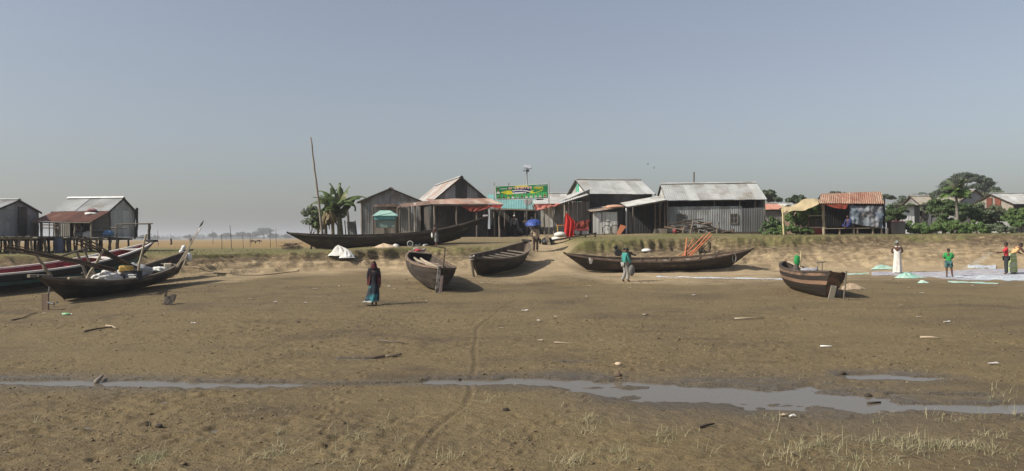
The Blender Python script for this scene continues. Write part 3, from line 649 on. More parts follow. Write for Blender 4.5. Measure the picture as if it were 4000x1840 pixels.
# ---- green kiosk
def kiosk():
    Y = 51.5; b = base_at(1505, Y); root = thing('kiosk', 'small kiosk with pale green hipped roof and glazed front', 'kiosk', b)
    P = lambda px, py, dy=0: wp(px, py, Y + dy)
    lip = [P(1456, 843, -.2), P(1553, 842, -.2), P(1556, 838, 1.5), P(1460, 838, 1.5)]; rg = [P(1484, 822, .6), P(1524, 822, .6)]
    tin = pm('pale_green_tin', (.30, .47, .40), (.25, .40, .35), 2, .5, .1, 0, .05)
    for f in ((lip[0], lip[1], rg[1], rg[0]), (lip[1], lip[2], rg[1]), (lip[2], lip[3], rg[0], rg[1]), (lip[3], lip[0], rg[0])):
        m = MB(); m.add(list(f) + [p - UPV * .03 for p in f], [tuple(range(len(f))), tuple(range(2 * len(f) - 1, len(f) - 1, -1))]); m.build('roof_panel', tin, root)
    z0, z1 = b.z, P(1505, 845).z; x0, x1 = P(1466, 900).x, P(1544, 900).x
    for x in (x0, x1):
        for y in (0, 1.3): MB().plank(V(x, Y + y, z0 - .1), V(x, Y + y, z1), .08, .08).build('corner_post', wood_grey, root)
    band = MB(); band.box(V((x0 + x1) / 2, Y - .03, P(1505, 850).z), (x1 - x0 + .1, .04, P(0, 843).z - P(0, 857).z)); band.build('sign_board', pm('blue_sign', (.07, .27, .33), (.16, .42, .45), 9, .6), root)
    MB().box(V((x0 + x1) / 2, Y + .08, P(1505, 874).z), (x1 - x0 - .1, .02, P(0, 860).z - P(0, 888).z)).build('pane', pm('kiosk_glass', (.16, .24, .21), (.13, .19, .17), 2, .15, 0, 0, 0, spec=.6), root)
    nb = 9
    for k in range(nb): MB().box(V(x0 + (x1 - x0) * (k + .5) / nb, Y - .02, (z0 + P(1505, 890).z) / 2), ((x1 - x0) / nb - .012, .03, P(1505, 890).z - z0)).build('plank', wood_grey, root)
    MB().box(V((x0 + x1) / 2, Y + 1.3, (z0 + z1) / 2), (x1 - x0, .03, z1 - z0)).build('back_panel', wood_grey, root)
kiosk()
# ---- teal roofed shop at the end of the lane
def shop_teal():
    Y = 63; b = base_at(1990, Y); root = thing('lane_shop', 'open shop with a low teal tin roof under the banner', 'shop', b)
    f0, f1 = wp(1945, 812, Y), wp(2100, 818, Y); f0.x -= .9
    sheets(root, 'roof_sheet', f0, f1 - f0, V(0, 1, .42).normalized(), (f1 - f0).length, 3.3, 0, teal_tin, .8, .14)
    MB().plank(f0 - UPV * .06, f1 - UPV * .06, .06, .1).build('eave_beam', wood_pale, root)
    for px in (1930, 1972, 2010, 2052, 2092): q = base_at(px, Y + .1); MB().pole(q, V(q.x, Y + .1, f0.z - .06), .05).build('shop_post', wood_grey, root)
    bw = base_at(1915, Y + 3); wall(root, bw, V(1, 0, 0), 4.6, 0, 3.3, zinc_dark)
    q = base_at(1925, Y + .1); wall(root, q + V(0, 3, 0), V(.02, -1, 0).normalized(), 3, 0, 2.4, zinc_dark)
    for px, w_ in ((1915, .9), (1960, .8)):
        q = base_at(px, Y - 1); MB().box(q + UPV * .32, (w_, .5, .64)).build('counter', wood_brown, root)
    q0, q1 = wp(1890, 812, 60), wp(1960, 803, 60)
    sheets(root, 'side_awning_sheet', q0, q1 - q0, V(0, 1, .15).normalized(), (q1 - q0).length, 2, 0, zinc_light)
shop_teal()
def house_behind():
    Y = 66; O = wp(2095, 860, Y); O.z = 2.45; root = thing('tin_house', 'pale corrugated roof showing behind the right end of the banner', 'house', O)
    hw = wp(2150, 793, Y).z - O.z; gable_house(root, O, R(2), 3.6, 5, hw + .15, wp(2150, 757, Y + 2.5).z - O.z, .2, .3, front=(0, hw, zinc_pale), left=(0, hw, zinc_wall), roof=zinc_pale)
    d = wp(2063, 786, 62); m = MB(); m.ball((0, 0, 0), (.36, .12, .36), 14, 8); m.v = [(d.x + x, d.y + y * (1 if y > 0 else .1), d.z + z) for x, y, z in m.v]
    dish = m.build('satellite_dish', zinc_pale, None, True, True); tag(dish, 'round pale satellite dish beside the lamp pole below the banner', 'satellite dish'); MB().bar(d, d + V(0, .8, -.3), .03).build('bracket', metal_grey, dish)
house_behind()
# ---- huts on stilts at the far left
def stilt_hut(name, label, O, L, W, hw, hr, deck, awn, ground, seed, fullwall):
    random.seed(seed); root = thing(name, label, 'hut', V(O.x, O.y, ground)); u, v = V(1, 0, 0), V(0, 1, 0)
    gable_house(root, O, 0, L, W, hw, hr, .12, .3, front=(0, hw, fullwall[0], fullwall[2]), right=(0, hw - .02, fullwall[1]), left=(0, hw, zinc_dark), back=(0, hw, zinc_dark), gr=(hw - .02, fullwall[1]), ridge=white_paint if awn else zinc_light)
    dx0, dx1, dy0, dy1 = deck; zd = O.z - .06; n = int((dx1 - dx0) / .35)
    for k in range(n):
        x = dx0 + (dx1 - dx0) * (k + .5) / n; MB().plank(V(x, dy0 + random.uniform(-.25, .1), zd + random.uniform(-.02, .03)), V(x, dy1, zd), .3, .04, u).build('deck_plank', wood_grey, root)
    for y in (dy0 + .2, (dy0 + dy1) / 2): MB().pole(V(dx0 - .2, y, zd - .09), V(dx1 + .3, y, zd - .09), .06).build('deck_beam', wood_grey, root)
    for k in range(int((dx1 - dx0) / .62) + 1):
        for y in (dy0 + .25, dy0 + 1.8, (dy0 + dy1) / 2 + .8):
            x = dx0 + .62 * k + random.uniform(-.12, .12); g_ = H(x, y); MB().pole(V(x, y, g_ - .15), V(x + random.uniform(-.06, .06), y, zd - .05), random.uniform(.05, .085)).build('stilt', wood_grey if random.random() < .7 else wood_dark, root)
    return root
def huts_left():
    Y = 52; O = wp(217, 928, Y); ground = H(O.x, Y); hw = wp(330, 824, Y).z - O.z + .08; hr = wp(380, 775, Y + 1.7).z - O.z; L = wp(430, 900, Y).x - O.x
    root = stilt_hut('stilt_hut', 'stilted tin hut with a brown rusted porch roof on posts', O, L, 3.4, hw, hr, (O.x - 3.6, O.x + L + 1.2, Y - 3.4, Y + 3.4), True, ground, 3, (zinc_pale, zinc_pale, [(L * .27, L * .42, 0, 1.5), (L * .46, L * .62, 0, 1.55)]))
    f0, f1 = wp(122, 864, Y - 3.0), wp(352, 867, Y - 3.0); r0, r1 = wp(213, 826, Y - .2), wp(430, 824, Y - .2); n = 6
    for k in range(n):
        a, b = k / n, (k + 1) / n + .008; A, B, C, D = f0.lerp(f1, a), f0.lerp(f1, b), r0.lerp(r1, a), r0.lerp(r1, b); m = 22
        MB().grid([[A.lerp(B, i / m) + UPV * (.02 * math.sin(i / m * 6 * 6.283) + .01 * (k % 2)) for i in range(m + 1)], [C.lerp(D, i / m) + UPV * (.02 * math.sin(i / m * 6 * 6.283) + .01 * (k % 2)) for i in range(m + 1)]]).build('porch_sheet', rust_dark, root, True, True)
    MB().pole(f0 - UPV * .06, f1 - UPV * .06, .05).build('porch_beam', wood_grey, root)
    for px, top, bot in ((160, 866, 981), (229, 866, 945), (293, 866, 938), (358, 862, 938)):
        MB().pole(wp(px, bot, Y - 2.9), wp(px - 1, top, Y - 2.9), .065).build('porch_post', wood_grey, root)
    for px, y in ((208, 878), (190, 890)): MB().pole(wp(165, y, Y - .6), wp(232, y + 1, Y - .6), .035).build('rail', wood_grey, root)
    for px in (165, 192, 210): MB().pole(wp(px, 930, Y - .6), wp(px, 872, Y - .6), .035).build('rail_post', wood_grey, root)
    q = wp(380, 915, Y - .6)
    b = MB(); b.plank(wp(330, 906, Y - .5), wp(425, 906, Y - .5), .5, .06).build('bench', wood_dark, root)
    # drying frame at the right end of the deck
    fr = thing('drying_rack', 'tall dark pole frame standing beside the stilt hut', 'pole frame', wp(535, 950, Y + 2))
    for a, b_, r in (((533, 926, Y + 3.2), (535, 812, Y + 3.2), .09), ((584, 946, Y - 1.5), (583, 873, Y - 1.5), .09), ((455, 976, Y - 1.9), (456, 876, Y - 1.9), .05)): MB().pole(wp(*a), wp(*b_), r).build('pole', wood_dark if r > .06 else wood_grey, fr)
    for a, b_ in (((452, 877, Y - 1.8), (597, 873, Y - 1.5)), ((400, 891, Y - 1.8), (495, 890, Y - 1.8)), ((350, 891, Y - 1.8), (392, 890, Y - 1.8))): MB().pole(wp(*a), wp(*b_), .045).build('cross_pole', wood_grey if b_[0] > 490 else wood_grey, fr)
    Y2 = 46.5; O2 = wp(-330, 925, Y2); L2 = wp(-12, 900, Y2).x - O2.x
    stilt_hut('stilt_hut', 'dark stilted hut cut off by the left edge of the photo', O2, L2, 4.0, wp(0, 833, Y2).z - O2.z + .25, wp(63, 782, Y2 + 2).z - O2.z, (O2.x - .5, O2.x + L2 + 3.4, Y2 - 2.2, Y2 + 4.2), False, H(O2.x, Y2), 8, (zinc_wall, zinc_wall, ()))
    o_ = MB().box(V(O2.x + L2 + .06, Y2 + 2.35, O2.z + .95), (.05, .8, 1.8)).build("door_panel", zinc_dark, None)
    tag(o_, "tall black door panel standing against the gable of the leftmost hut", "door panel")
    # drum and bundles
    d = wp(228, 982, 47.5); d.z = H(d.x, d.y); drum = thing('plastic_drum', 'tall grey-blue plastic drum standing below the stilt hut deck', 'drum', d)
    MB().tube([d + UPV * z for z in (0, .05, .3, .34, .64, .68, .92, .98)], [.25, .27, .275, .285, .285, .275, .27, .24], 18).build('drum_body', slate_plastic, drum, True, True)
    MB().tube([d + UPV * .98, d + UPV * 1.02], [.245, .245], 18).build('drum_lid', slate_plastic, drum)
    for px, py, r, m, lb in ((340, 931, (.3, .26, .34), sack_white, 'full white sack leaning beside the porch of the stilt hut'), (312, 930, (.24, .2, .24), grey_tarp, 'grey bundle on the deck beside the white sack'), (422, 921, (.36, .28, .26), blue_plastic, 'blue plastic bundle lying on the stilt hut deck')):
        o = lump(wp(px, py, Y - 2.2), r, px, .25).build('bundle', m, None, True, True); tag(o, lb, 'bundle')
    o = lump(wp(355, 838, Y - 1.0) - UPV * .02, (.42, .3, .13), 21, .4, 3.0, 24, 14).build('sack', sack_white, None, True, True); tag(o, 'white bag thrown on the rusted porch roof', 'sack')
    o = lump(wp(362, 823, Y - .5) - UPV * .05, (.32, .25, .15), 22, .4, 3.0, 24, 14).build('sack', pm('dusky_cloth', (.28, .13, .13), (.2, .1, .1), 3), None, True, True); tag(o, 'dusky red bundle behind the white bag on the porch roof', 'sack')
huts_left()
# ---- rust roofed stall with hanging tarpaulin
def stall():
    Y = 53.5; b = base_at(3330, Y); root = thing('market_stall', 'open stall with a rust-red corrugated roof and hanging tarpaulin', 'stall', b)
    f0, f1, r0, r1 = wp(3198, 794, Y - .3), wp(3452, 796, Y - .3), wp(3207, 757, Y + 1.9), wp(3441, 748, Y + 1.9); n = 6
    rs = pm('rust_striped', (.24, .10, .065), (.36, .25, .18), 1.0, .8, 0, 0, .15, (3, 1, 1), dirt=(.20, .09, .06))
    for k in range(n):
        a, b_ = k / n, (k + 1) / n + .006; A, B, C, D = f0.lerp(f1, a), f0.lerp(f1, b_), r0.lerp(r1, a), r0.lerp(r1, b_); m = 28
        off = [.03 * math.sin(i / m * 5 * 6.283) + .008 * (k % 2) for i in range(m + 1)]
        MB().grid([[A.lerp(B, i / m) + UPV * off[i] for i in range(m + 1)], [C.lerp(D, i / m) + UPV * off[i] for i in range(m + 1)]]).build('roof_sheet', rs if k not in (0, 5) else pm('rust_pale', (.38, .28, .20), (.28, .15, .10), 1.2, .8, 0, 0, .1, (3, 1, 1)), root, True, True)
    b2 = r0 + V(0, 1.9, -1.0), r1 + V(0, 1.9, -1.0)
    sheets(root, 'roof_sheet', b2[1], b2[0] - b2[1], V(0, -1.9, 1.0).normalized(), (b2[1] - b2[0]).length, 2.1, 0, rs, .8, .14)
    for px, m, r in ((3219, wood_pale, .1), (3334, wood_grey, .06), (3443, wood_grey, .06)):
        q = base_at(px, Y); MB().pole(q - UPV * .1, wp(px - 3, 797, Y), r).build('stall_post', m, root)
    bw = base_at(3215, Y + 3.2); wall(root, bw, V(1, 0, 0), 4.6, 0, 2.3, black)  # back wall coloured black to stand in for the shade inside the stall
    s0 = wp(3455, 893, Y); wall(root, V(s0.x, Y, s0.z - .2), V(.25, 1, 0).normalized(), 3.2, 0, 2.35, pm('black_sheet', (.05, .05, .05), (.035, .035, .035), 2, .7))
    sz = [wp(3220, 893, Y - .1), wp(3456, 890, Y - .1)]
    for k in range(4): MB().plank(sz[0] + V(0, .3 * k, 0), sz[1] + V(0, .3 * k, 0), .28, .05).build('bench_plank', wood_pale, root)
    for px in (3279, 3335, 3349, 3409, 3443, 3466):
        q = base_at(px, Y - .1); MB().plank(q, wp(px, 892, Y - .1), .09, .09).build('bench_leg', wood_pale, root)
    bk = MB(); q = base_at(3225, Y + .9); bk.box(q + V(1.9, 0, .3), (3.9, .05, .55)); bk.build('bench_skirt', wood_dark, root)
    t = cloth(wp(3318, 802, Y - .18), wp(3452, 806, Y - .18), wp(3322, 872, Y - .3), wp(3447, 893, Y - .25), 40, 22, 0, .13, 12, .018, 7); t.build('tarpaulin', blue_tarp, root, True, True, 'blue-grey plastic tarpaulin hanging across the front')
    t = cloth(wp(3214, 797, Y - .25), wp(3314, 797, Y - .25), wp(3262, 813, Y - .25), wp(3306, 818, Y - .25), 12, 5, 0, .03, 13, .03, 3); t.build('hanging_cloth', pm('orange_red_cloth', (.34, .08, .05), (.27, .06, .04), 2, .8, trans=.2), root, True, True)
    q = base_at(3188, Y + .6); ch = thing('side_cabinet', 'small dark cabinet with pale top left of the stall', 'cabinet', q)
    MB().box(q + V(0, 0, .22), (.9, .6, .44)).build('cabinet_base', pm('maroon_box', (.16, .03, .03)), ch); MB().box(q + V(0, 0, .5), (1.2, .7, .06)).build('cabinet_shelf', wood_pale, ch)
    for dx in (-.5, .5): MB().plank(q + V(dx, 0, .5), q + V(dx, 0, 1.3), .07, .07).build('upright', wood_brown, ch)
    MB().box(q + V(0, .1, .85), (.95, .03, .6)).build('back_board', wood_dark, ch); MB().box(q + V(0, 0, 1.32), (1.15, .6, .05)).build('cabinet_top', wood_pale, ch)
    q = base_at(3500, Y + .3); cr = thing('metal_crate', 'grey metal crate with maroon rim right of the stall', 'crate', q)
    MB().box(q + V(0, 0, .42), (.98, .6, .84)).build('crate_body', zinc_dark, cr); MB().box(q + V(0, 0, .87), (1.02, .64, .06)).build('crate_rim', pm('maroon_box', (.2, .03, .03)), cr)
    # yellow tarpaulin strung from a bamboo pole
    q = base_at(3062, Y - .6); cp = thing('tarp_canopy', 'pale yellow tarpaulin slung between a bamboo pole and the stall', 'canopy', q)
    MB().pole(q - UPV * .1, wp(3056, 800, Y - .6), .06, .05, 8).build('canopy_pole', pm('pale_bamboo', (.50, .42, .24), (.40, .33, .19), 4, .7), cp)
    prof = [(0, 806, 834), (.2, 808, 826), (.4, 796, 822), (.55, 779, 822), (.65, 775, 820), (.8, 776, 810), (1, 779, 796)]; P = []
    for i in range(9):
        tt = i / 8; row = []
        for j in range(29):
            s_ = j / 28; xs = [p[0] for p in prof]; a = np.interp(s_, xs, [p[1] for p in prof]); b_ = np.interp(s_, xs, [p[2] for p in prof])
            n_ = float(fbm(np.array([s_ * 7.]), np.array([tt * 3.]), 3, 77)[0]); bulge = 1.1 * (1 - tt)
            row.append(wp(3056 + 144 * s_ - 4 * math.sin(tt * 3), a + (b_ - a) * tt + 2.5 * n_, Y - .6 + bulge + .10 * n_))
        P.append(row)
    MB().grid(P).build('tarpaulin', yellow_tarp, cp, True, True)
stall()
# ---- background sheds and roofs on the right
def backs_right():
    def simple(px0, px1, Y, pyb, pye, pyr, W, label, roof, front, ang=0, dz=0, gl=None):
        A = wp(px0, pyb, Y); B = wp(px1, pyb, Y); root = thing('village_house', label, 'house', A, 0, 'village houses behind the hedge'); A.z = min(A.z, 2.3); hw = wp((px0 + px1) / 2, pye, Y).z - A.z; hr = wp((px0 + px1) / 2, pyr, Y + W / 2).z - A.z
        gable_house(root, A, R(ang), (B - A).length, W, hw + .1, hr, .2, .3, front=(0, hw, front), left=(0, hw, front), right=(0, hw, front), gl=(hw, gl or front), gr=(hw, front), roof=roof); return root
    simple(3600, 3665, 76, 900, 803, 765, 3, 'pale tin roof half hidden by the tree beside the white shed', pm('tan_tin', (.32, .30, .25), (.26, .22, .17), 1.2, .6, .1, 0, .1), zinc_wall, 8)
    Y = 88; pk = wp(3805, 742, Y); root = thing('village_house', 'tin house with a blue-grey gable behind the palm', 'house', V(pk.x, Y, 2.2), 0, 'village houses behind the hedge')
    ang = R(118); W = 5.2; v = V(-math.sin(ang), math.cos(ang), 0); O = pk - v * W / 2; O.z = 2.2; gable_house(root, O, ang, 3, W, wp(3840, 782, Y).z - 2.2, pk.z - 2.2, .2, .3, left=(0, 3.2, zinc_pale), front=(0, 3.2, zinc_wall), back=(0, 3.2, zinc_wall), gl=(3.1, pm('blue_grey_tin', (.28, .31, .34), (.24, .27, .3), 2, .6, .1)), roof=pm('tan_tin', (.4, .37, .3)))
    Y = 72; root = thing('village_house', 'low house with red shutters in its gable at the right edge', 'house', wp(3880, 860, Y), 0, 'village houses behind the hedge')
    O = wp(3958, 870, Y); O.z = 2.2; hw = wp(4000, 797, Y).z - 2.2; hr = wp(3905, 757, Y + 3).z - 2.2
    u, v, up = gable_house(root, O, R(3), 6.5, 6, hw + .1, hr, .2, .4, front=(0, hw, zinc_dark), left=(0, hw - .5, zinc_wall), gl=(hw - .5, pm('tan_gable', (.30, .27, .23), (.24, .21, .18), 2, .7)))
    for a in (2.0, 3.2): MB().plank(O - u * .06 + v * a + up * (hw - .3), O - u * .06 + v * a + up * (hw + .75), .8, .05, v).build('shutter', pm('red_brown_shutter', (.17, .06, .04)), root)
    simple(2975, 3055, 68, 880, 822, 797, 5, 'house with a faded red roof just right of the windowed house', pm('pink_rust', (.36, .18, .13), (.30, .14, .10), 1.2, .8), grey_tarp)
    simple(3040, 3110, 76, 880, 815, 795, 5, 'low pale roof seen under the yellow tarpaulin', zinc_pale, zinc_wall)
    simple(3120, 3215, 64, 900, 812, 800, 4, 'low shed behind the bean leaves and yellow tarpaulin', zinc_pale, wood_brown)
    # white shed
    Y = 66; b = base_at(3530, Y); root = thing('white_shed', 'narrow white tin shed standing behind the hedge', 'shed', b); zt = wp(3560, 805, Y).z - b.z
    x0, x1, x2 = wp(3520, 0, Y).x, wp(3563, 0, Y).x, wp(3598, 0, Y).x
    wall(root, V(x0, Y, b.z), V(1, 0, 0), x1 - x0, 0, zt, pm('white_tin', (.62, .63, .64), (.55, .56, .57), 1.5, .5, .05)); wall(root, V(x1 + .03, Y, b.z), V(x2 - x1, .5, 0).normalized(), x2 - x1, 0, zt, zinc_wall)
    wall(root, V(x2, Y + .5, b.z), V(-.2, 1, 0).normalized(), 2, 0, zt, zinc_wall); MB().box(V((x0 + x2) / 2 - .3, Y + .8, b.z + zt + .05), (x2 - x0 + 1.2, 2.4, .05)).build('roof_slab', zinc_dark, root)
    q0, q1 = wp(3598, 0, Y + .5).x, wp(3632, 0, Y + .5).x; wall(root, V(q0, Y + .6, b.z), V(1, 0, 0), q1 - q0, 0, wp(3600, 820, Y).z - b.z, pm('white_tin', (.62, .63, .64)))
backs_right()
# ================================================================== boats
class Hull:
    def __init__(s, L, Lk, B, D, sb, ss, tb=.12, pb=2.2, ps=2.6, kb=.12, ks=.06, kx=0.0, fl=.75):
        s.__dict__.update(L=L, Lk=Lk, B=B, D=D, sb=sb, ss=ss, tb=tb, pb=pb, ps=ps, kb=kb, ks=ks, kx=kx, fl=fl)
    def half(s, t):
        return s.B / 2 * ((.02 + .98 * max(0, 1 - t ** s.pb) ** .8) if t > 0 else (s.tb + (1 - s.tb) * max(0, 1 - (-t) ** s.ps) ** .8))
    def pt(s, t, q, inset=0.0, lift=0.0):
        """t -1 stern .. 1 bow, q 0 keel .. 1 gunwale, starboard side (y negative)"""
        sheer = s.D + (s.sb * t ** 2.2 if t > 0 else s.ss * (-t) ** 2.2); keel = s.kb * max(0, t) ** 4 + s.ks * max(0, -t) ** 4
        g = q ** 1.35; z = keel + (sheer - keel) * g
        x = (t * s.Lk / 2 + s.kx) * (1 - g) + t * s.L / 2 * g
        b = max(0, s.half(t) * math.sin(q * math.pi / 2) ** s.fl - inset)
        return Vector((x, -b, z + lift))
def boat(name, label, h, P0, P1, strakes, gun, inner, lean=0.0, planks=5, deck=None, thwarts=(), ribs=0, N=22, group=None, sink=.04):
    P0, P1 = Vector(P0), Vector(P1); d = P1 - P0; rz = math.atan2(d.y, d.x); le = math.hypot(d.x, d.y)
    mid = (P0 + P1) / 2; zs = [H(P0.x + d.x * k, P0.y + d.y * k) for k in (.05, .3, .5, .7, .95)]
    pit = (P1.z - P0.z) / le
    loc = V(mid.x, mid.y, (P0.z + P1.z) / 2 - sink)
    r = thing(name, label, 'boat', loc, rz, group, lean, -math.atan(pit)); T = [-1 + 2 * i / N for i in range(N + 1)]
    for side in (1, -1):
        for k in range(planks):
            q0, q1 = k / planks, (k + 1) / planks; P = []
            for t in T:
                row = []
                for j in range(4):
                    q = q0 + (q1 - q0) * j / 3; p = h.pt(t, q, -.016 * (1 - j / 3)); row.append(Vector((p.x, p.y * side, p.z)))
                P.append(row if side > 0 else row[::-1])
            MB().grid(P).build('hull_plank', strakes[k], r, False, True)
        # lining
        P = [[Vector((p.x, p.y * side, p.z)) for p in (h.pt(t * .985, .18 + .82 * j / 5, .05, -.002) for j in range(6))] for t in T]
        if side > 0: P = [row[::-1] for row in P]
        MB().grid(P).build('inner_planking', inner, r, False, True)
        g_ = MB(); pts = [h.pt(t, 1.0) for t in T]; P = []
        for i, p in enumerate(pts):
            y0, y1 = p.y - .03, min(p.y + .075, -.004); P.append([Vector((p.x, y * side, p.z + z)) for y, z in ((y0, -.045), (y0, .03), (y1, .03), (y1, -.045), (y0, -.045))])
        if side < 0: P = [row[::-1] for row in P]
        g_.grid(P).build('gunwale', gun, r, False, False)
    fl = MB(); P = []
    for t in T[2:-2]:
        p = h.pt(t, .3, .03); P.append([Vector((p.x, p.y, p.z)), Vector((p.x, 0, p.z - .01)), Vector((p.x, -p.y, p.z))])
    fl.grid(P).build('floor', inner, r, False, True)
    if h.tb > .05:
        pts = [h.pt(-1, q) for q in [i / 8 for i in range(9)]]; tr = MB(); P = [[Vector((p.x - .01, p.y, p.z)), Vector((p.x - .01, -p.y, p.z))] for p in pts]; tr.grid(P); tr.build('transom', strakes[-1], r, False)
    for sgn in (1, -1):
        st = MB(); st.tube([h.pt(sgn, q) * 1 for q in (0, .3, .6, .85, 1.0)] + [h.pt(sgn, 1.0) + V(sgn * .1, 0, .06)], [.035, .04, .045, .05, .055, .05], 7); m = st
        m.v = [(x, y if h.half(sgn * 1.0) < .1 else y, z) for x, y, z in m.v]
        if h.half(float(sgn)) < .15: m.build('stem_post' if sgn > 0 else 'stern_post', strakes[-1], r, False)
    if deck:
        t0, t1, q, n, mat = deck
        for k in range(n):
            t = t0 + (t1 - t0) * (k + .5) / n; wdt = (t1 - t0) * h.L / 2 / n * .92; p = h.pt(t, q, .06); half = -p.y; x = p.x
            sp = random.uniform(-.35, .35) * half
            for a, b in ((-half, sp), (sp, half)):
                MB().box((x, (a + b) / 2, p.z + random.uniform(-.008, .008)), (wdt, b - a - .015, .035)).build('deck_plank', mat, r, False)
    for t in thwarts:
        p = h.pt(t, .86, .05); MB().box((p.x, 0, p.z), (.2, -2 * p.y, .045)).build('thwart', wood_grey, r, False)
    if ribs:
        for k in range(ribs):
            t = -.82 + 1.64 * k / (ribs - 1)
            for sd in (1, -1):
                m = MB(); m.tube([Vector((p.x, p.y * sd, p.z)) for p in (h.pt(t, q, .075) for q in (.35, .55, .75, .97))], .025, 5); m.build('rib', inner, r, False)
    return r
def lp(r, *c): return MW[r] @ Vector(c)            # boat coordinates to the place
peach = pm('peach_strake', (.27, .165, .105), (.17, .105, .07), 2, .85, 0, .004, .1, (.3, 1, 1))
white_trim = pm('white_trim', (.62, .60, .55), (.48, .46, .42), 2.5, .7, 0, 0, .1, (.3, 1, 1))
grey_gun = pm('grey_gunwale', (.17, .14, .105), (.10, .08, .06), 2.5, .85, 0, .003, .15, (.3, 1, 1))
deck_mat = pm('pale_deck', (.33, .26, .20), (.24, .19, .145), 3, .9, 0, .003, .3)
black_boat_red = Hull(15.4, 12.2, 2.2, .85, .85, .2, .5, 2.6, 3, .25, .05)
def gz(x, y, dz=0.0): return V(x, y, H(x, y) + dz)
b1 = boat('painted_boat', 'large boat with red inside, white gunwale and blue-green band', black_boat_red, gz(-24.0, 27.2, .0), gz(-19.3, 38.6, -.15), [black, black, black, green_paint, black, black], white_trim, red_paint, R(3), 6, ribs=9)
for t, m in ((.86, pm('pale_bow', (.46, .44, .40), (.38, .36, .33), 2)), (.62, white_trim)):
    p = black_boat_red.pt(t, .96, .03); MB().box((p.x, 0, p.z), (.9 if t > .8 else .5, -2 * p.y, .04)).build('bow_deck' if t > .8 else 'cross_seat', m, b1, False)
for t in (-.2, .25, .45): p = black_boat_red.pt(t, .8, .05); MB().box((p.x, 0, p.z), (.16, -2 * p.y, .05)).build('thwart', red_paint, b1, False)
MB().box((7.62, 0, 1.76), (.32, .5, .1)).build('bow_block', black, b1, False)
H2 = Hull(9.2, 6.5, 1.75, .64, .68, .45, .10, 2.4, 2.4, .2, .1)
b2 = boat('fishing_boat', 'dark tarred fishing boat loaded with white sacks and long bamboo poles', H2, gz(-17.05, 29.3), gz(-15.95, 35.6, .12), [tar, tar, tar, tar, tar_brown], grey_gun, wood_dark, R(5), 5, thwarts=(-.72, -.45, .55, .75), ribs=7)
p = H2.pt(-1, 1); MB().plank((p.x - .3, .12, p.z + .06), (p.x + .75, .08, p.z - .06), .12, .11).build('stern_beam', wood_grey, b2, False)
MB().plank((p.x + .9, -.5, p.z - .1), (p.x + 2.6, -.75, p.z - .34), .1, .07).build('side_rail', bamboo, b2, False)
H3 = Hull(6.6, 4.8, 1.3, .6, .55, .2, .10, 2.2, 2.4, .15, .1)
b3 = boat('rowing_boat', 'small grey-brown boat with white floats on its bow, behind the loaded one', H3, gz(-18.1, 33.9), gz(-16.75, 38.4, .15), [tar_brown] * 4, grey_gun, wood_dark, R(-3), 4, thwarts=(-.4, .1, .45))
p = H3.pt(1, 1); MB().box((p.x - .05, 0, p.z + .05), (.5, .35, .08)).build('bow_block', black, b3, False)
for i, (dx, dy, dz, r) in enumerate(((-.25, -.15, .22, .11), (-.1, .05, .12, .1), (-.4, -.1, .02, .11), (.05, .12, .2, .1))):
    c = lp(b3, p.x + dx - .2, dy, p.z + dz + .02); o = MB().ball(c, r, 12, 8).build('float', white_paint, None, True, True); tag(o, ('topmost', 'rightmost low', 'leftmost', 'second highest')[i] + ' of the round white net floats on the small boat bow', 'float', 'white net floats')
c = lp(b3, p.x - .35, -.3, p.z - .28); o = MB().ball(c, (.17, .13, .25), 12, 8).build('float', white_paint, None, True, True); tag(o, 'long white bottle-shaped float hanging at the small boat bow', 'float')
P0, P1 = gx(1262, 46.9), gx(1775, 48.0)
H4 = Hull(12.0, 8.6, 1.7, .78, .85, .38, .06, 2.2, 2.2, .35, .12)
b4 = boat('long_boat', 'long black boat drawn up on top of the bank before the shops', H4, P0, P1, [tar] * 5, tar_brown, wood_dark, R(4), 5, thwarts=(-.6, -.2, .3, .6))
p = H4.pt(-.02, 1); MB().box((p.x, p.y + .05, p.z + .1), (.2, .18, .2)).build('mooring_block', tar, b4, False)
p = H4.pt(1, 1); MB().box((p.x + .02, 0, p.z + .1), (.3, .1, .09)).build('bow_tip', white_paint, b4, False)
H5 = Hull(7.4, 6.4, 1.8, 1.0, .32, .05, .10, 3.4, 4.5, .15, .05)
b5 = boat('cargo_boat', 'broad brown boat with pale planked deck, stern towards the camera', H5, gp(1712, 1146) + V(0, .35, 0), gz(-4.75, 38.0, .10), [tar, tar_brown, tar_brown, tar_brown, tar_brown], wood_brown, wood_dark, R(6), 5, deck=(-.78, .55, .83, 15, deck_mat), N=26)
p = H5.pt(.86, .97); MB().box((p.x, 0, p.z + .03), (.75, 1.05, .05)).build('bow_deck', deck_mat, b5, False)
p = H5.pt(-1, .9); s5 = MB(); s5.plank((p.x - .06, .12, .05), (p.x - .12, .12, 1.12), .13, .05, (0, 1, 0)); s5.build('stern_board', pm('flaking_white', (.45, .43, .40), (.10, .08, .07), 7, .8, 0, 0, .1), b5, False)
s5 = MB(); s5.plank((p.x - .1, -.02, -.02), (p.x - .14, -.02, .75), .1, .04, (0, 1, 0)); s5.build('rudder', pm('pale_pink_wood', (.40, .30, .28), (.3, .24, .22), 3), b5, False)
s5 = MB(); s5.pole((p.x + .35, -.1, .8), (p.x + .33, -.1, 1.85), .025); s5.pole((p.x + .33, -.1, 1.85), (p.x + .33, .75, 1.9), .02); s5.build('tiller', wood_dark, b5, False)
